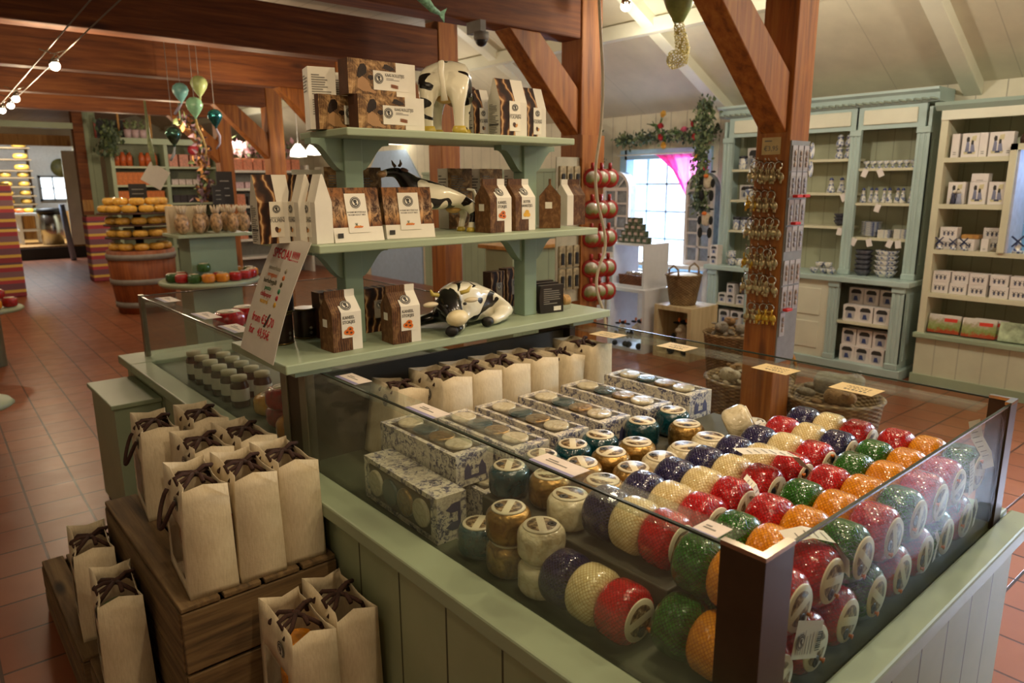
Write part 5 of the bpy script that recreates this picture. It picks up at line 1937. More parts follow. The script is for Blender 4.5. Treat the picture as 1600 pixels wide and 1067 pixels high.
HT = Kind(hangtag)
for k, (y, z, a) in enumerate(((2.76, 1.735, 20), (2.66, 1.735, -25), (2.63, 1.448, 15), (2.80, 1.155, 20), (2.69, 1.155, -15), (2.50, 1.155, 20), (2.45, 1.155, -10), (2.95, 1.53, -25), (2.935, 1.24, 10))):
    r = HT.put((UX + .012, y, z - .004), (R(a), 0, 0), 'white price tag hanging at the %s shelf edge of the dresser, %s one' % (('top', 'second', 'third')[0 if z > 1.6 else 1 if z > 1.4 else 2], ORD[k]), 'hanging price tags').scale = (1, 1.3, 1.3)

# ================================================================== pale shelf unit with niche
AX, AY0, AY1 = 6.22, .55, 2.185
su = thing('shelf_unit', 'tall pale green open shelf unit with a bright niche at the right edge', 'shelf unit', (0, 0, 0))
SZ = (1.80, 1.45, 1.10, .755)
MB().box((XW - .06, AY0, .1), (XW - .035, AY1, 2.15)).build('back_panel', 'cabplank', su)
for y0, y1 in ((AY0, AY0 + .05), (AY1 - .05, AY1)): MB().box((AX, y0, .40), (XW - .06, y1, 2.15)).build('side', 'cream', su)
MB().box((AX - .01, AY0, 2.08), (AX + .02, AY1, 2.15)).build('top_rail', 'creamlt', su)
m = MB(); m.prism([(AX - .01, 2.15), (AX - .05, 2.185), (AX - .06, 2.21), (XW - .04, 2.21), (XW - .04, 2.15)], AY0 - .04, AY1 + .04, 'y'); m.build('cornice', 'bluegreen', su)
for k, z in enumerate(SZ):
    y0 = 1.75 if 0 < k < 2 else AY0 + .05
    if k == 0: y0 = 1.70
    if k == 1: y0 = 1.70
    MB().box((AX, y0, z - .035), (XW - .06, AY1 - .05, z)).build('shelf', 'cream', su)
MB().box((AX - .035, AY0, .385), (XW - .06, AY1 + .02, .425)).build('ledge', 'green', su, bevel=.006)
MB().box((AX + .005, AY0, .08), (XW - .06, AY1, .385)).build('lower_panel', 'kickplank', su)
MB().box((AX - .01, AY0, 0), (XW - .06, AY1 + .015, .08)).build('plinth', 'green', su)
# niche: cream box frame, daylight blue painted inside, added lamp standing in for its window
nf = MB()
for a, b, c, d in ((1.655, 1.70, 1.10, 1.885), (.95, .99, 1.10, 1.885), (.95, 1.70, 1.84, 1.885)): nf.box((AX - .02, a, c), (XW - .06, b, d))
nf.build('niche_frame', 'cream', su)
MB().box((XW - .075, .99, 1.10), (XW - .061, 1.655, 1.84)).build('niche_back', plain('#7fb0d6', .5), su)
MB().box((AX, 1.64, 1.10), (XW - .08, 1.654, 1.84)).build('niche_lining', plain('#b9c0dc', .6), su)
lamp('niche_fill', 'POINT', (AX + .12, 1.35, 1.79), 3.2, (.55, .72, 1.0), .03)

PB = white_box(.135, .10, .175, 'pair')
SLIM = white_box(.06, .10, .175, 'lines')
bx = AX + .09
for K, y, z, lab, sc in ((SLIM, 2.085, 1.80, 'slim white box at the left end of the top shelf in the pale unit', 1), (PB, 1.98, 1.80, 'white box with kissing couple print, left one on the top shelf of the pale unit', 1), (SLIM, 1.895, 1.80, 'narrow white box between the two couple print boxes', .6),
                         (PB, 1.80, 1.80, 'white box with kissing couple print, right one on the top shelf', 1), (SLIM, 1.70, 1.80, 'slim white box right of the couple print boxes on the top shelf', 1),
                         (PB, 2.04, 1.45, 'shorter couple print box at the left of the second shelf in the pale unit', .95), (PB, 1.89, 1.45, 'white couple print box with another box on top, second shelf', .95), (PB, 1.763, 1.45, 'white couple print box right on the second shelf beside the niche', .95)):
    if z > 1.7 and y < 1.75: y = 1.732
    K.put((bx, y, z + .0006), R(random.uniform(-3, 3)), lab, 'couple print boxes').scale = (1, .86, sc if K is PB else 1)
LB = white_box(.13, .10, .06, 'lines')
LB.put((bx, 1.89, 1.45 + .1685), R(2), 'flat white lid box on top of the couple print box', None).scale = (1, .86, 1)
t = thing('figurine', 'dark and white kissing couple figurine in front of the leftmost second shelf box', 'figurine', (AX + .03, 2.03, 1.4506))
for s in (-1, 1):
    MB().lathe([(0, 0), (.022, 0), (.018, .03), (.012, .06), (.016, .075), (0, .082)], 12).build('body', plain('#9aa0b8' if s < 0 else '#34364e', .3), t, loc=(0, s * .02, 0))
    MB().sphere((0, s * .014, .092), .014, 10, 8).build('head', plain('#d0c8b8', .3), t)
t = thing('snow_globe', 'clear snow globe with orange base on the niche top at the right edge', 'snow globe', (AX + .06, 1.52, 1.8856))
MB().lathe([(0, 0), (.05, 0), (.046, .03), (0, .03)], 18).build('base', 'orange', t)
MB().sphere((0, 0, .075), .05, 18, 12).build('globe', 'film', t)
MB().lathe([(0, .031), (.02, .031), (0, .09)], 10).build('scene_cone', 'leaf', t)
t = thing('snow_globe', 'small dark wrapped globe beside the clear snow globe on the niche top', 'snow globe', (AX + .10, 1.64, 1.8856))
MB().lathe([(0, 0), (.035, 0), (.04, .04), (.02, .085), (0, .09)], 14).build('body', 'brown', t)
ML = white_box(.12, .10, .085, 'mills')
mi = 0
for lay, ys in ((0, (2.07, 1.94, 1.81, 1.665, 1.535, 1.41)), (1, (2.07, 1.94, 1.81, 1.68, 1.54, 1.42))):
    for k, y in enumerate(ys):
        ML.put((bx + .02 * lay * (k % 2), y, .7556 + .0862 * lay), R(random.uniform(-4, 4)), 'windmill print box, %s from the left in the %s layer of the lowest shelf row' % (ORD[k], 'top' if lay else 'bottom'), 'windmill boxes low')
for k, (y, z, dx) in enumerate(((2.065, 0, 0), (2.06, .0862, .01), (1.925, 0, 0), (1.80, .0, .14), (1.80, .0862, .14))):
    ML.put((bx + dx, y, 1.1006 + z), R(random.uniform(-4, 4)), 'windmill print box, %s of the pile on the shelf left of the niche' % ORD[k], 'windmill boxes middle').scale = (1, 1, 1)
SLIM.put((bx - .02, 1.80, 1.1006), 0, 'small upright white box with pitched lid left of the niche', None).scale = (.6, .8, .55)
t = thing('gift_box', 'small brown wooden box lying on the windmill boxes left of the niche', 'gift box', (bx + .05, 1.92, 1.187))
MB().box((-.05, -.06, 0), (.05, .06, .03)).build('box', 'pine', t, bevel=.003)


def windmill(s):
    t = thing('windmill_figurine', '', 'windmill figurine')
    MB().lathe([(0, 0), (.034, 0), (.036, .012), (.034, .018), (.026, .022), (.022, .055), (.026, .058), (.026, .063), (.020, .066), (.015, .09), (.004, .105), (0, .106)], 16).build('mill_body', 'delftjar', t)
    m = MB()
    for a in (R(40), R(130)):
        c, q = math.cos(a), math.sin(a)
        m.box((-.002, -.055, -.006), (.002, .055, .006), 0, Matrix.Translation((-.024, 0, .088)) @ Matrix.Rotation(a, 4, 'X'))
    m.build('sails', plain('#2c3458', .4), t)
    return t


WM = Kind(lambda: windmill(1))
for k, (x, y, z, s, lab) in enumerate(((AX + .05, 1.585, 1.1006, 1.0, 'delft windmill figurine standing in the bright niche'), (AX + .02, 2.10, 1.1006, .75, 'small delft windmill left in front of the windmill boxes'), (AX + .025, 2.005, 1.1006, .7, 'small delft windmill between two windmill boxes'), (AX + .025, 1.93, 1.1006, .75, 'small delft windmill in front of the second windmill box'), (AX + .10, 1.44, 1.1006, .8, 'second delft windmill farther right in the bright niche'))):
    WM.put((x, y, z), R(0), lab, 'delft windmills').scale = (s, s, s)


def landscape():
    t = NT('landscape_print')
    c = t.n('TexCoord'); sp = t.n('SeparateXYZ'); t.l(c.outputs['Generated'], sp.inputs[0])
    n = t.noise(t.coord(scale=(20, 20, 20)), 1.2, 5, .7)
    z = t.math('ADD', sp.outputs['Z'], t.math('MULTIPLY', t.math('SUBTRACT', n, .5), .9))
    t.col(t.ramp(z, ((.12, '#a8482c'), (.26, '#7f8a4a'), (.5, '#98a06a'), (.68, '#b3a68c'), (.82, '#d5cfc4'))))
    return t.set(rough=.15, coat=.6)


MAT['landscape'] = landscape()
MAT['landscape2'] = plain('#aebb98', .15, 0, .35, scale=12, coat=.6)
LP_ = Kind(lambda: (lambda t: (MB().box((-.018, -.115, 0), (.018, .115, .15)).build('packet', 'landscape', t, bevel=.006), MB().box((-.0192, -.09, .095), (-.018, -.0, .122)).build('banner', plain('#d24030', .3), t), t)[-1])(thing('gift_packet', '', 'gift packet')))
for k, (y, a, lab) in enumerate(((2.01, 4, 'colourful landscape packet at the left end of the bottom ledge'), (1.765, 6, 'colourful landscape packet in the middle of the bottom ledge'), (1.70, 4, 'colourful landscape packet leaning behind the middle one'), (1.27, 3, 'colourful landscape packet at the far right of the bottom ledge'))):
    LP_.put((AX + .05 + .045 * (k == 2), y, .4308), (0, R(14), R(a)), lab, 'landscape packets')
t = thing('gift_packet', 'pale green landscape packet in shiny film right on the bottom ledge', 'gift packet', (AX + .05, 1.50, .4308)); t.rotation_euler = (0, R(14), R(3))
MB().box((-.018, -.13, 0), (.018, .13, .15)).build('packet', 'landscape2', t, bevel=.006)

# ================================================================== keyrings and packs on the post
PY = TY[0]
fx = PX - .10
pc = thing('price_card', 'pale card reading 3,95 euro at the top of the keyring post', 'price card', (fx - .003, PY + .005, 1.815))
MB().box((-.001, -.055, -.045), (.001, .055, .045)).build('card', 'cardtan', pc)
fineprint(pc, .08, .016, 1, (-.0015, 0, .026), LEFTF, 2, False); text('€3,95', .036, 'textgrey', pc, (-.0015, 0, -.014), LEFTF)
MAT['brass'] = plain('#b9ab84', .28, .75, .25, scale=60)
MAT['gilt'] = plain('#c9a43c', .3, .6, .2, scale=60)


def keyring(mat):
    def mk():
        t = thing('keyring', '', 'keyring')
        MB().tube([(0, 0, 0), (-.05, 0, .006), (-.056, 0, .014)], .002, 6).build('hook', 'chrome', t)
        m = MB()
        n = 14
        m.tube([(-.03, .017 * math.cos(2 * PI * i / n), -.018 + .017 * math.sin(2 * PI * i / n)) for i in range(n)], .0025, 6, closed=True)
        m.build('ring', 'chrome', t)
        m = MB()
        for k in range(3):
            m.tube([(-.03, (k - 1) * .004, -.03), (-.034, (k - 1) * .012, -.045)], .002, 5)
        m.build('chain', mat, t)
        m = MB()
        for k in (-1, 1):
            M_ = Matrix.Translation((-.036, k * .016, -.06)) @ Matrix.Rotation(R(25 * k), 4, 'X')
            m.sphere((0, 0, 0), 1, 10, 6, 0, M_, (.012, .015, .019))
            m.tube([(-.004, 0, .008), (-.010, k * .01, .026), (-.006, k * .016, .034)], [.005, .004, .003], 6, 0, M_)
            m.tube([(-.004, 0, -.012), (-.008, -k * .006, -.026)], [.005, .006], 6, 0, M_)
        m.build('charm', mat, t)
        return t
    return Kind(mk)


KR_, KG_ = keyring('brass'), keyring('gilt')
KSC = 1.35
rows_z = (1.735, 1.585, 1.43, 1.27, 1.12, .955)
for i, z in enumerate(rows_z):
    for j, y in enumerate((.078, .042, .006, -.03, -.066)):
        if i == 1 and j == 4: continue
        K = KG_ if (i, j) in ((1, 0), (3, 0), (5, 3), (5, 4)) else KR_
        if i == 5 and j == 0: continue
        K.put((fx - .002 - .008 * (j % 2), PY + y, z + random.uniform(-.006, .008)), R(random.uniform(-12, 12)), '%s charm keyring, %s from the left in the %s row on the post' % ('golden' if K is KG_ else 'metal', ORD[j], ORD[i]), 'keyrings on the post').scale = (1.0, KSC, KSC)
# grey board with blister packed souvenirs on the near face
fy = PY - .10
bd = thing('display_board', 'grey metal board fixed to the right face of the keyring post', 'board', (PX, fy - .006, 0))
MB().box((-.098, -.004, .62), (.10, .004, 1.84)).build('board', plain('#8e8d8c', .45, .3), bd)


def packet(w, h, col):
    def mk():
        t = thing('souvenir_packet', '', 'souvenir')
        MB().box((-w / 2, -.004, -h), (w / 2, 0, 0)).build('backing_card', plain('#b4b0b4', .5), t)
        MB().box((-w / 2 + .004, -.012, -h + .006), (w / 2 - .004, -.0045, -.02)).build('clear_blister', 'film', t, bevel=.003)
        m = MB()
        for k in range(3): m.sphere((0, -.008, -h * (.3 + .22 * k)), .010, 8, 6, 0, None, (1, .4, 1.4))
        m.build('charms', col, t)
        return t
    return Kind(mk)


PKB, PKR = packet(.05, .135, plain('#a9abc0', .3, .2, .3, scale=60)), packet(.05, .135, plain('#b39c90', .3, .2, .3, scale=60))
n_ = 0
for i, z in enumerate((1.815, 1.675, 1.53, 1.385, 1.20, 1.055, .91)):
    for j, x in enumerate((-.066, -.006, .056)):
        if i == 6 and j != 0: continue
        (PKB if i in (1, 2, 3) else PKR).put((PX + x, fy - .0125, z), R(0), 'small souvenir packet, %s one in the %s row on the grey board' % (pos3[j], ORD[i]), 'souvenir packets')
HK = Kind(lambda: (lambda t: (MB().box((-.03, -.03, -.004), (.03, 0, .012)).build('tab', plain('#d0241c', .4), t, bevel=.004), t)[-1])(thing('red_tab', '', 'tab')))
for k, (x, z) in enumerate(((-.05, 1.545), (.03, 1.545), (-.05, 1.40), (-.066, .925))):
    HK.put((PX + x, fy - .026, z), 0, 'bright red plastic tab clipped on the grey board, %s one' % ('upper left', 'upper right', 'middle', 'lowest')[k], 'red tabs')
OV = Kind(lambda: (lambda t: (MB().lathe([(0, 0), (.034, 0), (.036, .003), (.03, .006), (0, .007)], 20, 0, Matrix.Rotation(R(90), 4, 'X')).build('plaque', 'delftjar', t), t)[-1])(thing('oval_magnet', '', 'magnet')))
for k, z in enumerate((1.79, 1.69)):
    OV.put((PX + .112, fy - .014, z), 0, 'oval delft magnet at the outer edge of the grey board, %s one' % ('upper', 'lower')[k], 'oval magnets').scale = (.8, 1, 1.25)
# ================================================================== the window corner
MAT['cubewhite'] = plain('#d4d2d4', .5, 0, .03)
MAT['cubewood'] = wood('cube_wood', '#a8926c', '#c2ad85', '#d0bd96', 'Z', .6, False)


def cube(name, label, loc, w, d, h, mat, th=.03):
    """open fronted display cube, opening towards -X"""
    t = thing(name, label, 'display cube', loc)
    MB().box((0, 0, 0), (d, w, th)).build('bottom', mat, t); MB().box((0, 0, h - th), (d, w, h)).build('top', mat, t)
    MB().box((0, 0, th), (d, th, h - th)).build('side', mat, t); MB().box((0, w - th, th), (d, w, h - th)).build('side', mat, t)
    if mat != 'cubewhite': MB().box((d - .015, th, th), (d, w - th, h - th)).build('back', mat, t)
    return t


cube('display_cube', 'white open display cube on the floor below the window, left one', (5.35, 4.30, 0), .46, .42, .62, 'cubewhite')
cube('display_cube', 'white open display cube stacked on the lower white one by the window', (5.42, 4.38, .6205), .40, .38, .43, 'cubewhite', .02)
cube('display_cube', 'pale wood display cube on the floor under the wicker basket', (5.40, 3.80, 0), .42, .42, .50, 'cubewood', .04)


def wickermat(name, a, b):
    t = NT(name)
    c = t.n('TexCoord'); sp = t.n('SeparateXYZ'); t.l(c.outputs['Object'], sp.inputs[0])
    ang = t.math('MULTIPLY', t.math('ARCTAN2', sp.outputs['Y'], sp.outputs['X']), 24.0)
    zz = t.math('MULTIPLY', sp.outputs['Z'], 260.0)
    s = t.math('MULTIPLY', t.math('SINE', ang), t.math('SINE', zz))
    f = t.math('MULTIPLY_ADD', s, .5, .5)
    n = t.noise(c.outputs['Object'], 20, 4)
    t.col(t.mix(f, b, t.ramp(n, ((.3, b), (.7, a)))))
    t.bump(f, .9, .008)
    return t.set(rough=.75)


MAT['wicker'] = wickermat('wicker_weave', '#b89a6a', '#6a5030')
MAT['wickerred'] = wickermat('reddish_wicker', '#a3602c', '#5c2e12')
bk = thing('wicker_basket', 'tall round wicker basket with two loop handles on the wooden cube', 'basket', (5.58, 4.03, .5005))
MB().lathe([(0, .01), (.115, 0), (.125, .02), (.165, .27), (.175, .28), (.168, .29), (.155, .27), (.118, .03), (0, .025)], 32).build('woven_body', 'wicker', bk)
for s in (-1, 1):
    MB().tube([(s * .155, -.055, .275), (s * .158, -.05, .34), (s * .158, 0, .38), (s * .158, .05, .34), (s * .155, .055, .275)], .009, 8).build('loop_handle', 'wicker', bk)
MB().sphere((0, 0, .262), .14, 20, 10, 0, None, (1, 1, .28)).build('white_lining', 'white', bk)
tr = thing('wicker_tray', 'square reddish wicker tray inside the upper white cube', 'tray', (5.57, 4.58, .641))
m = MB(); m.prism([(-.10, 0), (.10, 0), (.125, .10), (.115, .10), (.092, .01), (-.092, .01), (-.115, .10), (-.125, .10)], -.14, .14, 'y'); m.build('woven_body', 'wickerred', tr)
for y in (-.135, .135): MB().box((-.11, y - .006, .005), (.11, y + .006, .095)).build('woven_end', 'wickerred', tr)
PKT = Kind(lambda: (lambda t: (MB().box((-.03, -.05, 0), (.03, .05, .11)).build('wrapped_sweets', plain('#b9a68c', .25, 0, .4, scale=60, coat=.5), t, bevel=.015), t)[-1])(thing('sweet_bag', '', 'sweets')))
for k, y in enumerate((4.50, 4.60, 4.68)):
    PKT.put((5.56 + .02 * (k % 2), y - .02, .652), R(10 * k), 'clear bag of sweets in the wicker tray, %s one' % pos3[k], 'bags of sweets').scale = (1, .8, 1)
# tins pyramid
TN = Kind(lambda: (lambda t: (MB().box((-.035, -.035, 0), (.035, .035, .062), mis=[1, 1, 0, 0, 0, 0]).build('tin', [plain('#5a6450', .3, .3, .6, scale=45), 'grey'], t, bevel=.004), MB().box((-.0356, -.02, .018), (-.035, .02, .044)).build('printed_patch', plain('#b9a09a', .4, 0, .4, scale=90), t), t)[-1])(thing('gift_tin', '', 'tin')))
k = 0
for lay, n in enumerate((5, 4, 3, 2)):
    for j in range(n):
        TN.put((5.50, 4.42 + .075 * j + .037 * lay, 1.0512 + .0625 * lay), 0, 'small printed tin in the pyramid by the window, %s row, %s from the right' % (('bottom', 'second', 'third', 'top')[lay], ORD[j]), 'pyramid of tins'); k += 1


def arch(name, label, loc, w, h, glazed=True):
    """white arched cabinet with fan light and small panes, facing -X"""
    t = thing(name, label, 'cabinet', loc)
    r = w / 2
    def outline(rr, z0): return [(-rr, z0), (rr, z0)] + [(rr * math.cos(a), h - r + rr * math.sin(a)) for a in [PI * q / 14 for q in range(15)]]
    MB().prism(outline(r, 0), .03, .12, 'x').build('case', 'archdark', t)
    # front frame: stiles, rails, glazing bars and arch ring
    m = MB()
    th = .035
    m.box((0, -r, 0), (.03, -r + th, h - r)); m.box((0, r - th, 0), (.03, r, h - r)); m.box((0, -r + th, 0), (.03, r - th, .05)); m.box((0, -r + th, h - r - .02), (.03, r - th, h - r + .02))
    n = 14
    for q in range(n):
        a0, a1 = PI * q / n, PI * (q + 1) / n
        P = [(r * math.cos(a0), h - r + r * math.sin(a0)), (r * math.cos(a1), h - r + r * math.sin(a1)), ((r - th) * math.cos(a1), h - r + (r - th) * math.sin(a1)), ((r - th) * math.cos(a0), h - r + (r - th) * math.sin(a0))]
        m.prism(P, 0, .03, 'x')
    for a in (45, 90, 135):
        m.tube([(.012, 0, h - r), (.012, (r - th) * math.cos(R(a)), h - r + (r - th) * math.sin(R(a)))], .008, 6)
    m.build('front_frame', 'archwhite', t)
    m = MB()
    m.box((.004, -.012, .05), (.024, .012, h - r))
    for k in range(1, 5):
        z = .05 + (h - r - .07) * k / 5
        m.box((.004, -r + th, z - .01), (.024, r - th, z + .01))
    m.build('glazing_bars', 'archwhite', t)
    MB().sphere((-.008, -r + .018, .1), .01, 8, 6).build('door_knob', 'black', t)
    return t


MAT['archwhite'] = plain('#c9bdb2', .55, 0, .06)
MAT['archdark'] = plain('#8e9296', .25, .2, .2)
arch('arched_cabinet', 'white arched cabinet with small panes right of the window', (6.32, 4.42, .78), .34, .95)
arch('arched_cabinet', 'white arched cabinet left of the window behind the tin pyramid', (6.40, 5.62, .78), .40, .98)
tbl = thing('window_bench', 'low white bench below the window carrying the arched cabinets', 'bench', (0, 0, 0))
MB().box((6.22, 4.22, .74), (XW - .15, 5.9, .779)).build('bench_top', 'white', tbl)
for y in (4.26, 5.84): MB().box((6.26, y - .03, 0), (6.46, y + .03, .74)).build('bench_leg', 'white', tbl)
# pink curtain
m = MB()
n = 26
top, bot = [], []
for i in range(n + 1):
    f = i / n
    y = 4.58 + .62 * f
    m.bm.verts.ensure_lookup_table()
    top.append((6.52 + .018 * math.sin(f * 34), y, 1.93))
    e = max(0.0, 1 - f)
    bot.append((6.52 + .018 * math.sin(f * 34 + .6), 4.56 + .34 * f ** 1.6, 1.93 - .75 * (1 - f) - .02 if False else 1.20 + .70 * f ** 2.0))
for i in range(n):
    m.quad(top[i], top[i + 1], bot[i + 1], bot[i])
ct = thing('curtain', 'sheer pink curtain draped to the right side of the window', 'curtain', (0, 0, 0))
cm_ = NT('pink_voile'); cm_.col('#dc3f86'); cm_.set(rough=.8)
tl = cm_.n('BsdfTranslucent'); tl.inputs[0].default_value = lin('#ee5a9e')
mxs = cm_.n('MixShader'); mxs.inputs[0].default_value = .6
trn = cm_.n('BsdfTransparent'); mx2 = cm_.n('MixShader'); mx2.inputs[0].default_value = .10
cm_.l(cm_.b.outputs[0], mxs.inputs[1]); cm_.l(tl.outputs[0], mxs.inputs[2]); cm_.l(mxs.outputs[0], mx2.inputs[1]); cm_.l(trn.outputs[0], mx2.inputs[2])
cm_.l(mx2.outputs[0], cm_.t.nodes['Material Output'].inputs[0])
MAT['voile'] = cm_.m
m.build('cloth', 'voile', ct)
MB().tube([(6.53, 4.5, 1.94), (6.53, 5.72, 1.94)], .008, 8).build('curtain_rail', 'white', ct)


# ---- garlands
def leafcloud(pts, r, n, seed, size=.03, mats=('leafa', 'leafb', 'leafc')):
    rr = random.Random(seed)
    m = MB()
    for _ in range(n):
        f = rr.random() * (len(pts) - 1); i = int(f); g = f - i
        c = Vector(pts[i]).lerp(Vector(pts[i + 1]), g) + Vector((rr.gauss(0, r), rr.gauss(0, r), rr.gauss(0, r)))
        M_ = Matrix.Translation(c) @ Euler((rr.uniform(0, 6), rr.uniform(0, 6), rr.uniform(0, 6))).to_matrix().to_4x4()
        s = size * rr.uniform(.6, 1.3)
        m._add([(0, 0, 0), (s * .5, s * .35, .1 * s), (s * 1.2, 0, 0), (s * .5, -s * .35, .1 * s)], ((0, 1, 2, 3),), rr.randrange(3), M_)
    return m


MAT['leafa'] = plain('#5a6842', .6, 0, .3); MAT['leafb'] = plain('#7f8c62', .6, 0, .3); MAT['leafc'] = plain('#3a4a34', .6, 0, .3)
ga = thing('leaf_garland', 'leafy green garland hanging down the left edge of the dresser', 'garland', (0, 0, 0))
gp = [(6.14, 4.27, 2.38), (6.12, 4.28, 2.2), (6.11, 4.28, 1.9), (6.13, 4.29, 1.6), (6.15, 4.29, 1.35)]
leafcloud(gp, .042, 900, 1, .045).build('leaves', ['leafa', 'leafb', 'leafc'], ga); MB().tube(gp, .008, 6).build('stem', 'leafc', ga)
gb = thing('leaf_garland', 'leafy garland trailing along the wall above the window', 'garland', (0, 0, 0))
gp = [(6.50, 4.38, 2.15), (6.50, 4.55, 2.06), (6.50, 4.85, 2.14), (6.50, 5.2, 2.12), (6.50, 5.5, 2.10), (6.48, 5.68, 2.1)]
leafcloud(gp, .028, 700, 2, .045).build('leaves', ['leafa', 'leafb', 'leafc'], gb); MB().tube(gp, .007, 6).build('stem', 'leafc', gb)
gc = thing('leaf_garland', 'dense dark garland in the corner left of the window behind the cable', 'garland', (0, 0, 0))
gp = [(6.38, 6.14, 2.18), (6.36, 6.0, 2.0), (6.36, 6.02, 1.8)]
leafcloud(gp, .07, 900, 3, .05, ).build('leaves', ['leafc', 'leafa', 'leafc'], gc); MB().tube(gp, .008, 6).build('stem', 'leafc', gc)


def tulip(col):
    def mk():
        t = thing('tulip', '', 'flower')
        m = MB()
        for k in range(6):
            a = 2 * PI * k / 6
            M_ = Matrix.Rotation(a, 4, 'Z')
            m._add([(.004, -.012, 0), (.004, .012, 0), (.022, .016, .03), (.022, -.016, .03), (.012, 0, .062)], ((0, 1, 2, 3), (3, 2, 4)), 0, M_)
        m.build('petals', col, t)
        m = MB(); m.tube([(0, 0, 0), (.01, 0, -.06), (.0, 0, -.13)], .004, 6)
        m.build('stem', 'leaf', t)
        MB()._add and None
        lf = MB(); lf._add([(0, 0, -.12), (.02, .02, -.06), (.03, .01, .01), (.015, -.012, -.06)], ((0, 1, 2, 3),)); lf.build('leaf_blade', plain('#4f7a34', .5), t)
        return t
    return Kind(mk)


TU = {c: tulip(plain(h, .5)) for c, h in (('red', '#b3202a'), ('yellow', '#dba73a'), ('pink', '#d25a78'))}
for px, py, c, rot, lab in ((1034, 183, 'yellow', (20, 10, 0), 'yellow tulip highest above the window'), (1028, 196, 'red', (100, 20, 0), 'red tulip at the middle of the window garland, upper'), (1030, 210, 'red', (150, 0, 20), 'red tulip at the middle of the window garland, lower'), (1036, 222, 'yellow', (170, 0, 0), 'yellow tulip hanging down over the window frame'),
                            (1064, 203, 'pink', (80, 30, 0), 'pink tulip in the window garland'), (1081, 197, 'red', (30, 0, 0), 'red tulip right of the pink one, pointing up'), (1084, 209, 'red', (160, 0, 0), 'red tulip right of the pink one, pointing down'), (1088, 240, 'yellow', (160, 20, 0), 'yellow tulip at the curtain corner'), (1101, 256, 'red', (170, 0, 0), 'red tulip lowest beside the pink curtain')):
    p = at(px, py, x=6.46)
    TU[c].put(p, (R(rot[0]), R(rot[1]), R(rot[2])), lab, None).scale = (1.25, 1.25, 1.25)


# ---- plush animals
def plush(name, P, E, mat, label, loc, rotz, extra=None, cat='plush toy'):
    t = thing(name, label, cat, loc, R(rotz))
    meshobj('body', skin(P, E), [mat], t)
    for nm, c, r, sc, mt in extra or []:
        MB().sphere((0, 0, 0), 1, 12, 8, 0, None, tuple(r * q for q in sc)).build(nm, mt, t, loc=c)
    return t


def furmat(name, a, b, sc=60):
    t = NT(name)
    n = t.noise(t.coord(), sc, 5, .7)
    t.col(t.ramp(n, ((.3, b), (.7, a))))
    t.bump(n, 1.0, .012)
    return t.set(rough=.95)


MAT['furwhite'] = furmat('white_plush', '#d9cbb2', '#b5a284'); MAT['furblack'] = furmat('black_plush', '#26221f', '#0f0e0d'); MAT['furgrey'] = furmat('grey_plush', '#a89c88', '#6f6455'); MAT['furtan'] = furmat('tan_plush', '#b08a5c', '#7c5c38'); MAT['furgreen'] = furmat('olive_plush', '#7c7a50', '#54522f')
sitP = [(0, 0, .09, (.07, .075)), (0, 0, .18, .058), (-.01, 0, .265, (.062, .058)), (-.06, 0, .25, .036)]
sitE = [(0, 1), (1, 2), (2, 3)]
for lab, loc, rz, s in (('seated black and white plush cow, left one in the lower white cube', (5.43, 4.635, .0305), 20, .72), ('seated black and white plush cow, right one in the lower white cube', (5.45, 4.445, .0305), 5, .84), ('plush cow in shadow inside the wooden cube', (5.53, 3.98, .0405), 10, .95)):
    t = plush('plush_cow', sitP, sitE, 'furwhite', lab, loc, rz, [('ear', (.01, .075, .30), .03, (.6, 1.3, .5), 'furblack'), ('ear', (.01, -.075, .30), .03, (.6, 1.3, .5), 'furblack'), ('muzzle', (-.085, 0, .245), .034, (.8, 1.1, .8), 'furwhite'),
              ('paw', (-.09, .075, .04), .042, (1.2, .9, .9), 'furblack'), ('paw', (-.09, -.075, .04), .042, (1.2, .9, .9), 'furblack'), ('arm', (-.02, .088, .15), .032, (.9, .8, 1.6), 'furblack'), ('arm', (-.02, -.088, .15), .032, (.9, .8, 1.6), 'furblack'), ('forelock', (.035, 0, .310), .040, (1, 1.1, .6), 'furblack'), ('horn', (.0, .04, .335), .014, (1, 1, 1.6), 'orange'), ('horn', (.0, -.04, .335), .014, (1, 1, 1.6), 'orange')])
    t.scale = (s, s, s)
for lab, z, y in (('plush cow hanging at the dresser corner, upper one', 1.56, 4.20), ('plush cow hanging at the dresser corner, lower one', 1.20, 4.20)):
    t = plush('plush_cow', [(0, 0, 0, .05), (0, 0, .08, .045), (-.01, 0, .14, .045)], [(0, 1), (1, 2)], 'furwhite', lab, (6.14, y, z), 10, [('ear', (0, .05, .17), .022, (.6, 1.3, .5), 'furblack'), ('ear', (0, -.05, .17), .022, (.6, 1.3, .5), 'furblack'), ('muzzle', (-.05, 0, .13), .024, (.8, 1.1, .8), 'orange'),
              ('leg', (-.02, .05, -.06), .03, (.8, .8, 1.8), 'furblack'), ('leg', (-.02, -.05, -.06), .03, (.8, .8, 1.8), 'furblack'), ('arm', (-.02, .06, .06), .026, (.8, .8, 1.7), 'furblack'), ('arm', (-.02, -.06, .06), .026, (.8, .8, 1.7), 'furblack')])
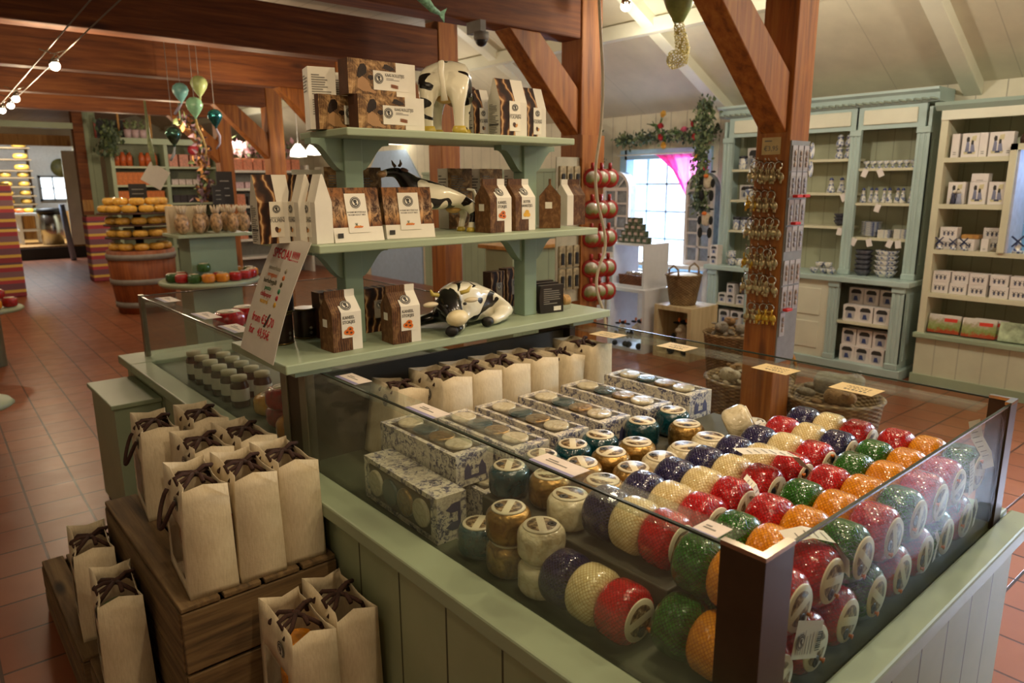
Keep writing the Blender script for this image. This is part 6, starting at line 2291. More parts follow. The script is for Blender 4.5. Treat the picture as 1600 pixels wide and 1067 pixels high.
# baskets of plush sheep behind the rear pane
for lab, x, y, r in (('round wicker basket of plush toys behind the rear glass pane, left one', 4.10, 2.42, .27), ('round wicker basket of plush toys behind the rear glass pane, right one', 4.12, 1.86, .27), ('wicker basket of plush toys at the foot of the dresser left of the post', 5.30, 3.30, .24)):
    t = thing('wicker_basket', lab, 'basket', (x, y, 0))
    MB().lathe([(0, .01), (r * .8, 0), (r * .84, .02), (r, .36), (r * 1.05, .375), (r * .98, .385), (r * .92, .36), (r * .78, .06), (0, .05)], 36).build('woven_body', 'wicker', t)
    MB().lathe([(0, .27), (r * .89, .27), (0, .275)], 24).build('filling', 'furtan', t)
lieP = [(.06, 0, .055, .05), (0, 0, .058, .052), (-.06, 0, .06, .042), (-.105, 0, .085, .034), (-.135, 0, .075, .022)]
lieE = [(0, 1), (1, 2), (2, 3), (3, 4)]
legs = [('ear', (-.10, .035, .105), .018, (.7, 1.2, .5), None), ('ear', (-.10, -.035, .105), .018, (.7, 1.2, .5), None), ('leg', (-.06, .045, .02), .02, (1.8, .8, .8), None), ('leg', (-.06, -.045, .02), .02, (1.8, .8, .8), None), ('leg', (.07, .05, .02), .022, (1.8, .8, .8), None), ('leg', (.07, -.05, .02), .022, (1.8, .8, .8), None)]
for lab, x, y, z, rz, mt, s in (('white plush lamb lying at the front of the left plush basket', 3.99, 2.50, .345, 60, 'furwhite', 1), ('white plush lamb hanging over the right rim of the left plush basket', 4.05, 2.28, .36, 130, 'furwhite', 1), ('olive plush toy in the middle of the left plush basket', 4.16, 2.38, .36, 30, 'furgreen', .9), ('tan plush toy at the back of the left plush basket', 4.14, 2.52, .36, 10, 'furtan', .9),
                                ('large grey plush donkey draped over the right plush basket', 4.12, 1.90, .36, 100, 'furgrey', 1.5), ('tan plush toy deep in the right plush basket', 4.00, 1.80, .34, 70, 'furtan', 1.1), ('white plush lamb at the foot of the dresser doors', 5.0, 2.72, .28, 40, 'furwhite', 1.2),
                                ('striped grey plush cat in the basket left of the post', 5.22, 3.36, .36, 20, 'furgrey', 1.1), ('grey plush cat beside the striped one left of the post', 5.28, 3.20, .36, 80, 'furgrey', 1.0), ('pale plush toy behind the grey cats left of the post', 5.36, 3.38, .40, 50, 'furtan', .9)):
    t = plush('plush_animal', lieP, lieE, mt, lab, (x, y, z), rz, [(a, b, c, d, mt) for a, b, c, d, e in legs])
    t.scale = (s, s, s)
t = thing('wicker_basket', 'small basket with an orange ring handle under the white lamb by the dresser', 'basket', (5.0, 2.72, 0))
MB().lathe([(0, .01), (.13, 0), (.16, .26), (.15, .26), (.12, .03), (0, .03)], 28).build('woven_body', 'wicker', t)
MB().tube([(0, .155 * math.cos(a), .26 + .15 * math.sin(a)) for a in [PI * q / 12 for q in range(13)]], .012, 8).build('loop_handle', plain('#c08a44', .5), t)
MB().lathe([(0, .255), (.148, .255), (0, .27)], 24).build('filling', 'furwhite', t)

# ---- service counter end and souvenirs on the post behind the tower
sv = thing('service_counter', 'pale green boarded counter with a wooden top behind the shelf tower', 'counter', (0, 0, 0))
MB().box((4.05, 4.72, 0), (5.0, 5.1, 1.06)).build('body', 'greenplank', sv, bevel=.004)
MB().box((4.0, 4.67, 1.06), (5.06, 5.15, 1.095)).build('wooden_top', 'pine', sv, bevel=.006)
py = TY[1]
sb_ = thing('display_board', 'wooden board hung with red souvenirs on the post behind the tower', 'board', (PX - .02, py - .115, 0))
MB().box((-.09, -.012, .75), (.13, .012, 1.95)).build('board', 'beamz', sb_)


def cutter():
    t = thing('souvenir_cutter', '', 'souvenir')
    MB().lathe([(0, 0), (.066, 0), (.068, .004), (.06, .010), (0, .011)], 24, 0, Matrix.Rotation(R(90), 4, 'X')).build('red_disc', plain('#a3231c', .35), t)
    MB().lathe([(0, .011), (.048, .011), (.048, .0125), (0, .0125)], 24, 0, Matrix.Rotation(R(90), 4, 'X')).build('picture', 'landscape', t)
    MB().tube([(0, -.004, .060), (0, -.004, .08), (0, -.004, .105)], [.011, .014, .012], 8).build('handle', plain('#a3231c', .35), t)
    return t


CU = Kind(cutter)
for i, z in enumerate((1.66, 1.445, 1.245, 1.03, .86)):
    for j, x in enumerate((-.045, .03, .105)):
        CU.put((PX + x, py - .165 - .012 * j, z), R(-34 + 6 * (j - 1)), 'red handled round souvenir, %s from the left in the %s row behind the tower' % (ORD[j], ORD[i]), 'red round souvenirs')
BK = Kind(lambda: (lambda t: (MB().box((-.028, -.012, -.15), (.028, 0, 0)).build('card', plain('#b0a07c', .5, 0, .4, scale=30), t), MB().box((-.012, -.02, -.13), (.012, -.012, -.05)).build('tool', 'black', t), t)[-1])(thing('souvenir_packet', '', 'souvenir')))
for i, z in enumerate((1.74, 1.58, 1.20, 1.04)):
    for j, x in enumerate((-.28, -.21, -.14)):
        BK.put((PX + x, py - .102, z), 0, 'carded souvenir tool, %s one in the %s row left of the red souvenirs' % (pos3[j], ORD[i]), 'carded tools')
rk = thing('wire_rack', 'thin rack holding carded tools left of the red souvenirs', 'rack', (0, 0, 0))
MB().box((PX - .33, py - .10, .8), (PX - .10, py - .09, 1.8)).build('panel', plain('#b7b19a', .6), rk)
# white cable hanging from the ceiling
cb = thing('cable', 'white electric cable hanging from the ceiling beside the orange post', 'cable', (0, 0, 0))
pts = [at(px, py_, y=2.62 if False else 2.55) for px, py_ in ((934, -40), (939, 60), (942, 130), (939, 200), (931, 260), (933, 310), (944, 360), (945, 390), (934, 425), (933, 455), (944, 490), (946, 512))]
# smooth the survey points
fine = []
for i in range(len(pts) - 1):
    p0 = pts[max(0, i - 1)]; p1 = pts[i]; p2 = pts[i + 1]; p3 = pts[min(len(pts) - 1, i + 2)]
    for q in range(6):
        u = q / 6
        fine.append(.5 * ((2 * p1) + (p2 - p0) * u + (2 * p0 - 5 * p1 + 4 * p2 - p3) * u * u + (3 * p1 - p0 - 3 * p2 + p3) * u ** 3))
fine.append(pts[-1])
MB().tube(fine, .0075, 8).build('sheath', plain('#cbbfa2', .5), cb)
# ================================================================== the far left of the shop
def hwall(name, lo, hi, mat): return struct(MB().box(lo, hi).build(name, mat))


# portal to the cheese store
t = thing('timber_post', 'dark timber door post beside the striped screen on the left', 'post', (0, 0, 0))
MB().box((2.63, 14.85, 0), (2.79, 15.05, 2.95)).build('shaft', 'beamx', t); MB().box((2.626, 14.845, 1.20), (2.794, 14.86, 1.40)).build('bare_patch', 'pine', t)
t = thing('lintel', 'pale green beam over the passage to the cheese store', 'beam', (0, 0, 0))
MB().box((-2.6, 14.86, 2.62), (2.63, 15.04, 2.72)).build('timber', 'green', t)
t = thing('lintel', 'light wooden beam under the ceiling in the passage to the cheese store', 'beam', (0, 0, 0))
MB().box((-2.6, 16.8, 2.42), (2.9, 17.0, 2.62)).build('timber', 'pine', t)
hwall('trim_11', (0.4, YB - .06, 0), (3.42, YB + .0, .26), 'black')
hwall('trim_12', (0.4, YB - .0, .26), (3.42, 24, .30), 'pine')
hwall('trim_13', (3.15, YB - .03, .3), (3.42, YB + .0, 2.45), 'creamlt')
hwall('wall_partition', (2.80, 14.9, 0), (3.0, 14.98, 2.95), 'greenplank')
# cheese store: window, shelves of wheels, table, bin, round board
m = MB()
for a, b, c, d in ((3.22, 3.28, 1.25, 1.95), (3.85, 3.91, 1.25, 1.95), (3.22, 3.91, 1.89, 1.95), (3.22, 3.91, 1.25, 1.31), (3.55, 3.58, 1.25, 1.95), (3.22, 3.91, 1.59, 1.62)): m.box((a, 23.9, c), (b, 23.99, d))
wn = struct(m.build('window_3', 'grey'))
MB().box((3.27, 23.97, 1.30), (3.86, 23.985, 1.90)).build('pane', NT('bright_pane').set(emit=(.75, .88, 1, 1), estr=3.0), wn)
t = thing('round_board', 'round olive cheese board hung on the wall of the cheese store', 'board', tuple(at(95, 262, y=23.9)))
MB().lathe([(0, 0), (.25, 0), (.25, .05), (0, .05)], 28, 0, Matrix.Rotation(R(90), 4, 'X')).build('disc', plain('#6b6432', .6, 0, .3, scale=6), t)
ck = thing('cheese_rack', 'tall rack of cheese wheels inside the store at the far left', 'rack', (0, 0, 0))
xs0, xs1, yr = 0.6, 2.85, 22.0
rz = [at(40, py, y=yr).z for py in (213, 231, 249, 266, 277, 291, 305, 318)]
for z in rz: MB().box((xs0, yr - .25, z - .035), (xs1, yr + .25, z)).build('shelf', 'crate', ck)
for x in (xs0, 1.9, xs1 - .06): MB().box((x, yr + .16, .3), (x + .06, yr + .22, rz[0] + .3)).build('upright', 'crate', ck)
MAT['w_pale'] = wrap('pale_yellow_rind', '#e0b04c', '#c08c30', net=False, rough=.35)
CWH = Kind(lambda: (lambda t: (wheel(t, 'w_pale', .16, .13, (0, 0, .068), name='wheel'), t)[-1])(thing('yellow_cheese', '', 'cheese')))
for i, z in enumerate(rz):
    n = 4 if i < 4 else 6
    for j in range(n):
        x = xs0 + .2 + 1.85 * j / (n - 1)
        CWH.put((x, yr - .06, z + .002), 0, 'yellow cheese wheel, %s from the left on the %s rack shelf in the store' % (ORD[j], ORD[i]), 'cheese wheels in the store').scale = (1, 1, 1) if i < 4 else (.8, .8, .9)
wt = thing('work_table', 'white work table in the cheese store with dishes on top', 'table', (0, 0, 0))
p0, p1 = at(22, 333, y=20.6), at(66, 333, y=20.6)
MB().box((p0.x, 20.4, p0.z - .06), (p1.x, 21.1, p0.z)).build('table_top', 'white', wt)
for x in (p0.x + .05, p1.x - .1):
    for y in (20.45, 21.0): MB().box((x, y, .301), (x + .06, y + .06, p0.z - .06)).build('leg', 'white', wt)
MB().box((p0.x + .05, 20.5, .6), (p1.x - .05, 21.0, .64)).build('lower_shelf', 'white', wt)
for k, (px, c, lab) in enumerate(((30, 'orange', 'orange cut cheese on the white work table'), (45, 'yellow', 'yellow dish of cheese pieces on the white work table'), (58, 'leaf', 'green garnish dish on the white work table'))):
    t = thing('cheese_dish', lab, 'dish', (at(px, 330, y=20.7).x, 20.7, p0.z + .001))
    MB().lathe([(0, 0), (.09, 0), (.13, .05), (.1, .09), (0, .1)], 16).build('dish', c, t)
t = thing('waste_bin', 'round steel waste bin beside the white work table', 'bin', (at(83, 370, y=20.1).x, 20.1, .301))
MB().lathe([(0, 0), (.22, 0), (.25, .75), (0, .75)], 24).build('drum', 'chrome', t); MB().lathe([(.26, .74), (.28, .76), (.26, .84), (0, .86)], 24).build('liner', 'black', t)
t = thing('store_bench', 'low wooden bench behind the bin in the cheese store', 'bench', (0, 0, 0))
MB().box((2.6, 22.6, .301), (3.9, 23.2, 1.0)).build('box', 'pine', t)
pp = on_ = at(112, 405, z=0)
t = thing('barrier_post', 'slanting grey metal post at the step of the cheese store', 'post', (pp.x, pp.y - .3, 0))
MB().tube([(0, 0, 0), (-.10, 0, 1.25)], .06, 14).build('tube', plain('#8a95ac', .5, .2), t)


def stripes():
    t = NT('striped_cloth')
    c = t.n('TexCoord'); sp = t.n('SeparateXYZ'); t.l(c.outputs['Object'], sp.inputs[0])
    f = t.math('FRACT', t.math('MULTIPLY', sp.outputs['Z'], 1.9))
    t.col(t.ramp(f, ((0, '#95404c'), (.14, '#dcb85c'), (.22, '#7a5464'), (.40, '#b84c56'), (.50, '#dcb85c'), (.58, '#8a6a74'), (.74, '#a5404e'), (.86, '#e0be66'), (.94, '#6b4c5a')), 'CONSTANT'))
    return t.set(rough=.85)


MAT['stripes'] = stripes()
for lab, x0, x1, y, h in (('striped cloth covered stand beside the dark door post', 2.53, 2.89, 14.2, 1.12), ('striped cloth covered stand at the left edge of the picture', .35, 1.40, 13.0, 1.66)):
    t = thing('cloth_stand', lab, 'stand', (0, 0, 0))
    MB().box((x0, y, .001), (x1, y + .35, h)).build('striped_cloth', 'stripes', t, bevel=.02); MB().box((x0 + .02, y + .02, h), (x1 - .02, y + .33, h + .03)).build('top_board', 'crate', t)

# barrel with tiers of small yellow cheeses
BX, BY = 2.44, 10.4
t = thing('wooden_barrel', 'big wooden half barrel with grey hoops under the yellow cheeses', 'barrel', (BX, BY, 0))
MB().lathe([(0, 0), (.34, 0), (.39, .4), (.41, .82), (.38, .82), (0, .80)], 32).build('staves', 'barrel', t)
for z, r in ((.12, .362), (.42, .398), (.74, .414)): MB().lathe([(r, z - .035), (r + .006, z - .035), (r + .008, z + .035), (r, z + .035)], 32).build('hoop', 'grey', t)
st = thing('tier_stand', 'dark three tier stand on the barrel carrying yellow cheeses', 'stand', (BX, BY, .821))
MB().lathe([(0, 0), (.05, 0), (.05, .6), (0, .6)], 12).build('column', 'black', st)
for z, r in ((.15, .40), (.31, .40), (.46, .46)): MB().lathe([(0, z), (r, z), (r, z + .02), (0, z + .02)], 28).build('tier', 'brown', st)
YC = Kind(lambda: (lambda t: (wheel(t, 'w_pale', .092, .092, (0, 0, .0465), name='wheel'), t)[-1])(thing('cheese', '', 'cheese')))
for i, (z, r, n) in enumerate(((.822, .295, 7), (.992, .30, 7), (1.152, .30, 7), (1.302, .36, 8), (1.396, .30, 7))):
    for j in range(n):
        a = R(150 + 220 * j / (n - 1)) if True else 0
        YC.put((BX + r * math.cos(a), BY + r * math.sin(a), z), 0, 'small yellow cheese, %s of the %s ring on the barrel' % (ORD[j], ('lowest', 'second', 'third', 'fourth', 'top')[i]), 'yellow cheeses on the barrel')
# chalk boards
for px0, px1, py0, py1, y, lab in ((204, 228, 287, 318, 10.3, 'small black chalkboard on top of the yellow cheeses'), (334, 350, 289, 320, 7.62, 'black chalkboard standing behind the cracker bags'), (342, 362, 268, 320, 7.68, 'taller black chalkboard leaning behind the cracker bags')):
    a, b = at(px0, py1, y=y), at(px1, py0, y=y)
    t = thing('chalkboard', lab, 'chalkboard', (0, 0, 0))
    MB().box((a.x, y, a.z), (b.x, y + .02, b.z)).build('slate', 'black', t)
    m = MB()
    for k in range(3): m.box((a.x + .03, y - .001, b.z - (b.z - a.z) * (.3 + .22 * k)), (b.x - .04, y, b.z - (b.z - a.z) * (.27 + .22 * k)))
    m.build('chalk_lines', 'grey', t)
    MB().box(((a.x + b.x) / 2 - .012, y + .005, (1.171 if y < 8 else a.z - .12)), ((a.x + b.x) / 2 + .012, y + .016, a.z)).build('foot_stick', 'black', t)

# tiered display stand with coloured cheeses and cracker bags
SX, SY = 2.36, 7.45
ts = thing('display_stand', 'pale green round two tier display stand in the middle of the aisle', 'stand', (SX, SY, 0))
MB().box((-.24, -.2, 0), (.24, .2, .66)).build('lower_column', 'green', ts)
MB().lathe([(0, .66), (.46, .66), (.48, .68), (.48, .70), (.46, .715), (0, .715)], 40).build('round_tier', 'green', ts)
MB().box((-.22, -.18, .715), (.22, .18, 1.14)).build('upper_column', 'greendk', ts)
MB().box((-.34, -.26, 1.14), (.38, .26, 1.17)).build('top_tier', 'green', ts, bevel=.004)
SC_ = {c: (lambda mt: Kind(lambda: (lambda t: (wheel(t, mt, .055, .07, (0, 0, .036), name='wheel'), clabel(t, .036, (0, 0, .0725)), t)[-1])(thing('cheese', '', 'cheese'))))(COLN[c]) for c in 'RGON'}
seq = 'GRGOORRROG'
for j in range(10):
    a = R(195 + 165 * j / 9)
    SC_[seq[j]].put((SX + .40 * math.cos(a), SY + .40 * math.sin(a), .716), R(30 * j), '%s cheese, %s from the left on the rim of the round tier' % (CNAME[seq[j]], ORD[j]), 'cheeses on the round tier').scale = (1.15, 1.15, 1.25)
for j, (dx, dy, c, z) in enumerate(((-.28, .0, 'R', .716), (-.14, -.27, 'G', .81), (-.0, -.26, 'R', .716), (.31, .12, 'O', .716), (.24, .22, 'O', .716))):
    SC_[c].put((SX + dx, SY + dy, z), R(50 * j), '%s cheese heaped inside the rim of the round tier, %s one' % (CNAME[c], ORD[j]), 'heaped cheeses on the round tier').scale = (1.15, 1.15, 1.2)


def crackerbag():
    t = thing('cracker_bag', '', 'crackers')
    m = MB(); m.sphere((0, 0, .075), 1, 14, 10, 0, None, (.075, .06, .075)); m.build('filled_bag', 'cracker', t)
    m = MB()
    for k in range(9):
        a = 2 * PI * k / 9
        m.tube([(0, 0, .135), (.03 * math.cos(a), .03 * math.sin(a), .16), (.055 * math.cos(a), .045 * math.sin(a), .20)], [.01, .014, .004], 6)
    m.build('gathered_top', plain('#cbbba0', .4, 0, .2), t)
    return t


MAT['cracker'] = plain('#b08f68', .45, 0, .5, .3, scale=45, coat=.3)
CB = Kind(crackerbag)
for k, (dx, dy) in enumerate(((-.24, -.16), (-.10, -.17), (.05, -.16), (.19, -.16), (.30, -.12), (-.2, 0), (.0, .02), (.2, .02))):
    CB.put((SX + dx * 1.1, SY + dy * (1 if k < 5 else 3), 1.1715), R(40 * k), 'gathered clear bag of crackers, %s, on the round display stand' % (ORD[k] + (' from the left in front' if k < 5 else ' behind the front ones')), 'cracker bags').scale = (.98, .98, 1.35)
t = thing('tray_box', 'pale carton tray behind the cracker bags', 'tray', (SX - .1, SY + .18, 1.1715))
MB().box((-.2, -.05, 0), (.16, .05, .26)).build('carton', 'paper', t)

# gift cabinets behind
ca = thing('gift_cabinet', 'green shelf cabinet with orange goods behind the barrel', 'cabinet', (0, 0, 0))
GY = 14.2
cz = (1.98, 1.655, 1.33, .95, .55)
MB().box((3.02, GY + .4, 0), (4.86, GY + .43, 2.36)).build('back_panel', plain('#7c8068', .6), ca)
for x in (3.02, 3.90, 4.80): MB().box((x, GY, 0), (x + .06, GY + .4, 2.36)).build('upright', 'green', ca)
MB().box((2.96, GY - .05, 2.36), (4.92, GY + .45, 2.46)).build('cornice', 'green', ca)
for z in cz: MB().box((3.08, GY + .01, z - .035), (4.80, GY + .4, z)).build('shelf', 'greenlt', ca)
GBX = {}


def goods(w, d, h, hexc, nm, cat, round_=False):
    def mk():
        t = thing(nm, '', cat)
        if round_:
            MB().lathe([(0, 0), (w / 2, 0), (w / 2, h * .75), (w * .3, h * .85), (w * .3, h), (0, h)], 12).build('container', plain(hexc, .35, 0, .25, scale=30), t)
        else:
            MB().box((-w / 2, -d / 2, 0), (w / 2, d / 2, h)).build('carton', plain(hexc, .45, 0, .2, scale=30), t, bevel=.004)
        return t
    return Kind(mk)


OB, OJ, WB2, DB2, PK2 = goods(.085, .08, .22, '#c8702c', 'gift_carton', 'carton'), goods(.10, .1, .24, '#b85a2c', 'gift_jar', 'jar', True), goods(.11, .1, .10, '#cfc0bc', 'gift_carton', 'carton'), goods(.12, .1, .14, '#2c2226', 'gift_carton', 'carton'), goods(.16, .12, .22, '#c98872', 'gift_carton', 'carton')
rown = ('top', 'second', 'third', 'fourth', 'fifth')
for i, z in enumerate(cz[:3]):
    n = 9 if i else 7
    for j in range(n):
        K = OB if i else OJ
        if i == 0 and j == 3: continue
        K.put((3.14 + .085 * j * (1.0 if i else 1.2), GY + .12, z + .001), 0, 'orange %s, %s from the left on the %s shelf of the green cabinet' % ('carton' if i else 'jar', ORD[j], rown[i]), 'orange goods')
for i, z in enumerate(cz[:4]):
    K = (PK2, WB2, DB2, DB2)[i]
    for j in range(4 if i == 0 else 6):
        K.put((4.06 + (.19 if i == 0 else .125) * j, GY + .12, z + .001), 0, '%s carton, %s from the left, %s shelf, right half of green cabinet' % (('rosy', 'pale', 'dark', 'dark')[i], ORD[j], rown[i]), 'cartons in the right half')
t = thing('gift_ball', 'round red gift ball on the top shelf of the green cabinet', 'gift', (4.42, GY + .02, 2.205)); MB().sphere((0, 0, .08), .10, 16, 12).build('ball', plain('#c23a48', .4), t)
# pots and bird house on top, ivy, black picture
for k, px in enumerate((201, 213, 225)):
    p = at(px, 222, y=14.3)
    t = thing('potted_plant', 'small potted grass on top of the green cabinet, %s of three' % pos3[k], 'plant', (p.x, 14.3, 2.461))
    MB().lathe([(0, 0), (.05, 0), (.065, .15), (0, .15)], 14).build('pot', plain('#b9a0a4', .5), t)
    leafcloud([(0, 0, .17), (0, 0, .28)], .018, 60, 20 + k, .045).build('grass', ['leafb', 'leafa', 'leafb'], t)
t = thing('plant_frame', 'little wooden frame with a pale roof around the three potted plants', 'frame', (at(213, 222, y=14.45).x, 14.45, 2.461))
for x in (-.26, .26): MB().box((x - .015, -.02, 0), (x + .015, .02, .42)).build('post', 'pine', t)
MB().box((-.30, -.05, .42), (.30, .05, .45)).build('rail', 'pine', t)
MB().prism([(-.12, .45), (.12, .45), (0, .66)], -.05, .05, 'y').build('gable', 'ivory', t)
for x in (-.25, .25): MB().sphere((x, 0, .50), .055, 12, 8).build('finial', 'ivory', t)
iv = thing('ivy_plant', 'ivy plant hanging over the top left corner of the green cabinet', 'plant', (2.98, 13.98, 2.40))
leafcloud([(0, 0, .18), (.06, 0, .10), (0, -.05, -.05), (-.06, -.05, -.15)], .07, 420, 31, .075).build('leaves', ['leafc', 'leafa', 'leafc'], iv); MB().tube([(0, 0, 0), (.03, 0, .3)], .01, 6).build('stem', 'leafc', iv)
t = thing('picture_board', 'black board with red frame behind the ivy on the cabinet', 'board', (0, 0, 0))
a, b = at(152, 220, y=14.5), at(192, 188, y=14.5)
MB().box((a.x, 14.5, 2.461), (b.x, 14.53, b.z)).build('board', 'black', t)
for x in (a.x - .03, b.x): MB().box((x, 14.48, 2.461), (x + .03, 14.53, b.z)).build('frame_side', plain('#7c2c1c', .5), t)

# white shelves farther right with pink and orange goods
cb2 = thing('gift_cabinet', 'white shelf cabinet with pink and orange packs behind the chocolate packs', 'cabinet', (0, 0, 0))
G2 = 13.0
c2z = (1.90, 1.585, 1.28, .985, .685, .36)
MB().box((4.62, G2 + .4, 0), (6.1, G2 + .43, 2.0)).build('back_panel', plain('#8e8c84', .6), cb2)
for x in (4.62, 6.06): MB().box((x, G2, 0), (x + .04, G2 + .4, 2.0)).build('upright', 'white', cb2)
for z in c2z: MB().box((4.66, G2 + .01, z - .04), (6.06, G2 + .4, z)).build('shelf', 'white', cb2)
P1, P2, P3 = goods(.16, .1, .20, '#d98a6a', 'gift_pack', 'pack'), goods(.15, .1, .11, '#d9b9c2', 'gift_pack', 'pack'), goods(.10, .1, .16, '#3c3230', 'gift_pack', 'pack')
for i, z in enumerate(c2z[:5]):
    for j in range(7):
        K = P2 if i in (1,) else (P1 if j % 3 == 0 or i == 0 else (P3 if j % 3 == 1 else P2))
        K.put((4.80 + .18 * j, G2 + .12, z + .001), 0, '%s pack, %s from the left on the %s white shelf' % ('orange' if K is P1 else 'pink' if K is P2 else 'dark', ORD[j], rown[i]), 'packs on the white shelves')
fl = thing('flower_box', 'row of pale and yellow flowers on top of the white shelf cabinet', 'plant', (0, 0, 0))
MB().box((4.8, G2 + .22, 2.001), (5.9, G2 + .36, 2.12)).build('trough', 'pine', fl)
leafcloud([(4.8, G2 + .29, 2.26), (5.9, G2 + .29, 2.28)], .05, 500, 41, .09).build('blooms', [plain('#d9c9c2', .6), 'leafa', plain('#d9a8b4', .6)], fl)
# flower column of the garland behind the balloons
fc = thing('flower_garland', 'tall garland of orange and violet flowers beside the green cabinet', 'garland', (0, 0, 0))
fp = [at(px, py, y=9.6) for px, py in ((282, 185), (300, 198), (312, 215), (318, 235), (314, 255), (320, 275), (318, 295), (316, 308))]
leafcloud(fp, .035, 300, 51, .075).build('blooms', [plain('#b5824a', .6), 'leafa', plain('#7a6270', .6)], fc); MB().tube([(fp[0].x, fp[0].y, 2.957)] + fp, .012, 6).build('stem', 'leafc', fc)
# balloons of blown glass hanging from the beams
BALL = {'blue': plain('#76b0ae', .35, 0, .05), 'lime': plain('#a8b87a', .35, 0, .05), 'green': plain('#8cc29c', .12, .0, .1), 'teal': plain('#3f8a94', .06, .9, .3, scale=25), 'foil': plain('#5f8a7c', .08, .9, .4, scale=40)}


def balloon(col, label, px, py, r, y, tail, tcol, zc):
    p = at(px, py, y=y)
    t = thing('glass_balloon', label, 'balloon ornament', p)
    MB().lathe([(0, -r * 1.45), (r * .16, -r * 1.42), (r * .10, -r * 1.28), (r * .45, -r * .85), (r * .85, -r * .2), (r, r * .25), (r * .85, r * .75), (r * .45, r * 1.08), (0, r * 1.18)], 20).build('bulb', BALL[col], t)
    MB().tube([(q[0] * r, 0, q[1] * r) for q in tail], [r * .12, r * .2, r * .16, r * .1][:len(tail)] + [r * .1] * max(0, len(tail) - 4), 8).build('ribbon_tail', plain(tcol, .6), t)
    MB().tube([(0, 0, r * 1.15), (0, 0, zc - p.z)], .0025, 5).build('thread', 'grey', t)
    return t


yb_ = 6.9
balloon('blue', 'matt blue glass balloon ornament, leftmost of the hanging group', 282, 144, .068, yb_, ((0, -1.4), (-.5, -2.1), (-1.0, -2.8)), '#8f8a9a', 2.95)
balloon('lime', 'lime green glass balloon ornament hanging highest', 311, 134, .072, yb_ - .15, ((0, -1.4), (-.2, -1.8)), '#a3a36c', 2.95)
balloon('green', 'green glass balloon ornament with a long gold ribbon', 304, 167, .070, yb_ - .3, ((0, -1.4), (.1, -2.4), (.6, -3.6), (.9, -5.0), (.7, -6.2)), '#b59a5c', 2.95)
balloon('teal', 'shiny teal glass balloon ornament at the right of the group', 336, 184, .064, yb_ - .2, ((0, -1.4), (.4, -2.4), (.35, -3.4), (-.2, -4.2)), '#8f8aa0', 2.95)
balloon('foil', 'crackled green glass balloon ornament hanging lowest of the group', 271, 212, .068, yb_ + .1, ((0, -1.4), (-.2, -2.4), (-.7, -3.2)), '#8a8f94', 2.95)
hc = at(243, 275, y=9.2)
t = thing('hanging_card', 'square white card hanging cornerwise above the yellow cheeses', 'card', hc)
MB().box((-.12, -.004, -.12), (.12, .004, .12), 0, Matrix.Rotation(R(32), 4, 'Y')).build('card', 'card', t)
MB().tube([(0, -.01, .12), (-.02, -.01, .3), (-.03, -.01, .44), (-.03, 0, 2.95 - hc.z)], [.02, .03, .02, .004], 6).build('twine_strap', 'leafb', t)
# low stand at the left edge with coloured cheeses
t = thing('display_stand', 'pale green low round stand cut by the left picture edge, nearer one', 'stand', (at(-46, 635, z=.35).x, at(-46, 635, z=.35).y, 0))
lsx, lsy = t.location.x, t.location.y
MB().lathe([(0, 0), (.09, 0), (.09, .32), (.20, .33), (.22, .345), (.20, .37), (0, .37)], 28).build('round_table', 'green', t)
p = at(8, 478, z=.55)
t = thing('display_stand', 'pale green round stand with red cheeses at the left picture edge, farther one', 'stand', (p.x - .15, p.y, 0))
MB().lathe([(0, 0), (.1, 0), (.1, .5), (.28, .51), (.30, .53), (.28, .55), (0, .55)], 28).build('round_table', 'green', t)
for k, (dx, dy, dz) in enumerate(((.18, -.1, 0), (.05, -.2, 0), (.1, -.02, .071), (-.05, -.1, 0), (.0, .05, .071))):
    SC_['R' if k != 1 else 'O'].put((p.x - .15 + dx, p.y + dy, .551 + dz), R(30 * k), '%s cheese on the round stand at the left picture edge, %s one' % ('red' if k != 1 else 'orange', ORD[k]), 'cheeses at the left edge')

# ================================================================== lamps you can see
def roofz(x): return 2.958 if x < 3.78 else RZ - .1 + (XW + .2 - x) * (RZ + (XW - 3.55) * RS - RZ + .1) / (XW + .2 - 3.55) - .002


def spot(px, py, z, lab, wires=True):
    p = at(px, py, z=z)
    t = thing('spot_lamp', lab, 'lamp', p)
    MB().lathe([(0, .05), (.012, .05), (.020, .02), (.030, -.02), (.026, -.02), (.016, .015), (0, .02)], 16).build('reflector', 'chrome', t, rot=(R(25), R(20), 0))
    MB().sphere((0, 0, -.022), .030, 14, 10).build('bulb', 'bulb', t)
    MB().tube([(-.07, .03, .075), (0, 0, .05), (.07, -.03, .075)], .004, 6).build('bracket_arm', 'chrome', t)
    return p


sp1 = spot(85, 97, 2.40, 'bright halogen spot on the twin cables, nearest one at the upper left')
sp2 = spot(24, 150, 2.40, 'bright halogen spot on the twin cables, second from the camera')
sp3 = spot(16, 161, 2.40, 'bright halogen spot on the twin cables, third from the camera')
sp4 = spot(3, 169, 2.40, 'bright halogen spot on the twin cables, farthest one at the picture edge')
for nm, (a, b), (c, d) in (('left', (150, -10), (62, 92)), ('right', (196, -8), (90, 92))):
    p, q = at(a, b, z=2.47), at(c, d, z=2.47)
    e = q + (q - p) * 1.6
    t = thing('lamp_cable', 'taut twin lamp cable under the ceiling at the upper left, %s strand' % nm, 'cable', (0, 0, 0))
    MB().tube([p, q, e], .004, 6).build('wire', 'steel', t)
p = at(978, 4, y=3.3)
t = thing('spot_lamp', 'halogen spot glowing at the top edge right of the orange post', 'lamp', p)
MB().lathe([(0, .05), (.02, .05), (.034, -.02), (.02, .0), (0, .0)], 16).build('reflector', 'chrome', t)
MB().sphere((0, 0, -.02), .034, 12, 8).build('bulb', 'bulb', t)
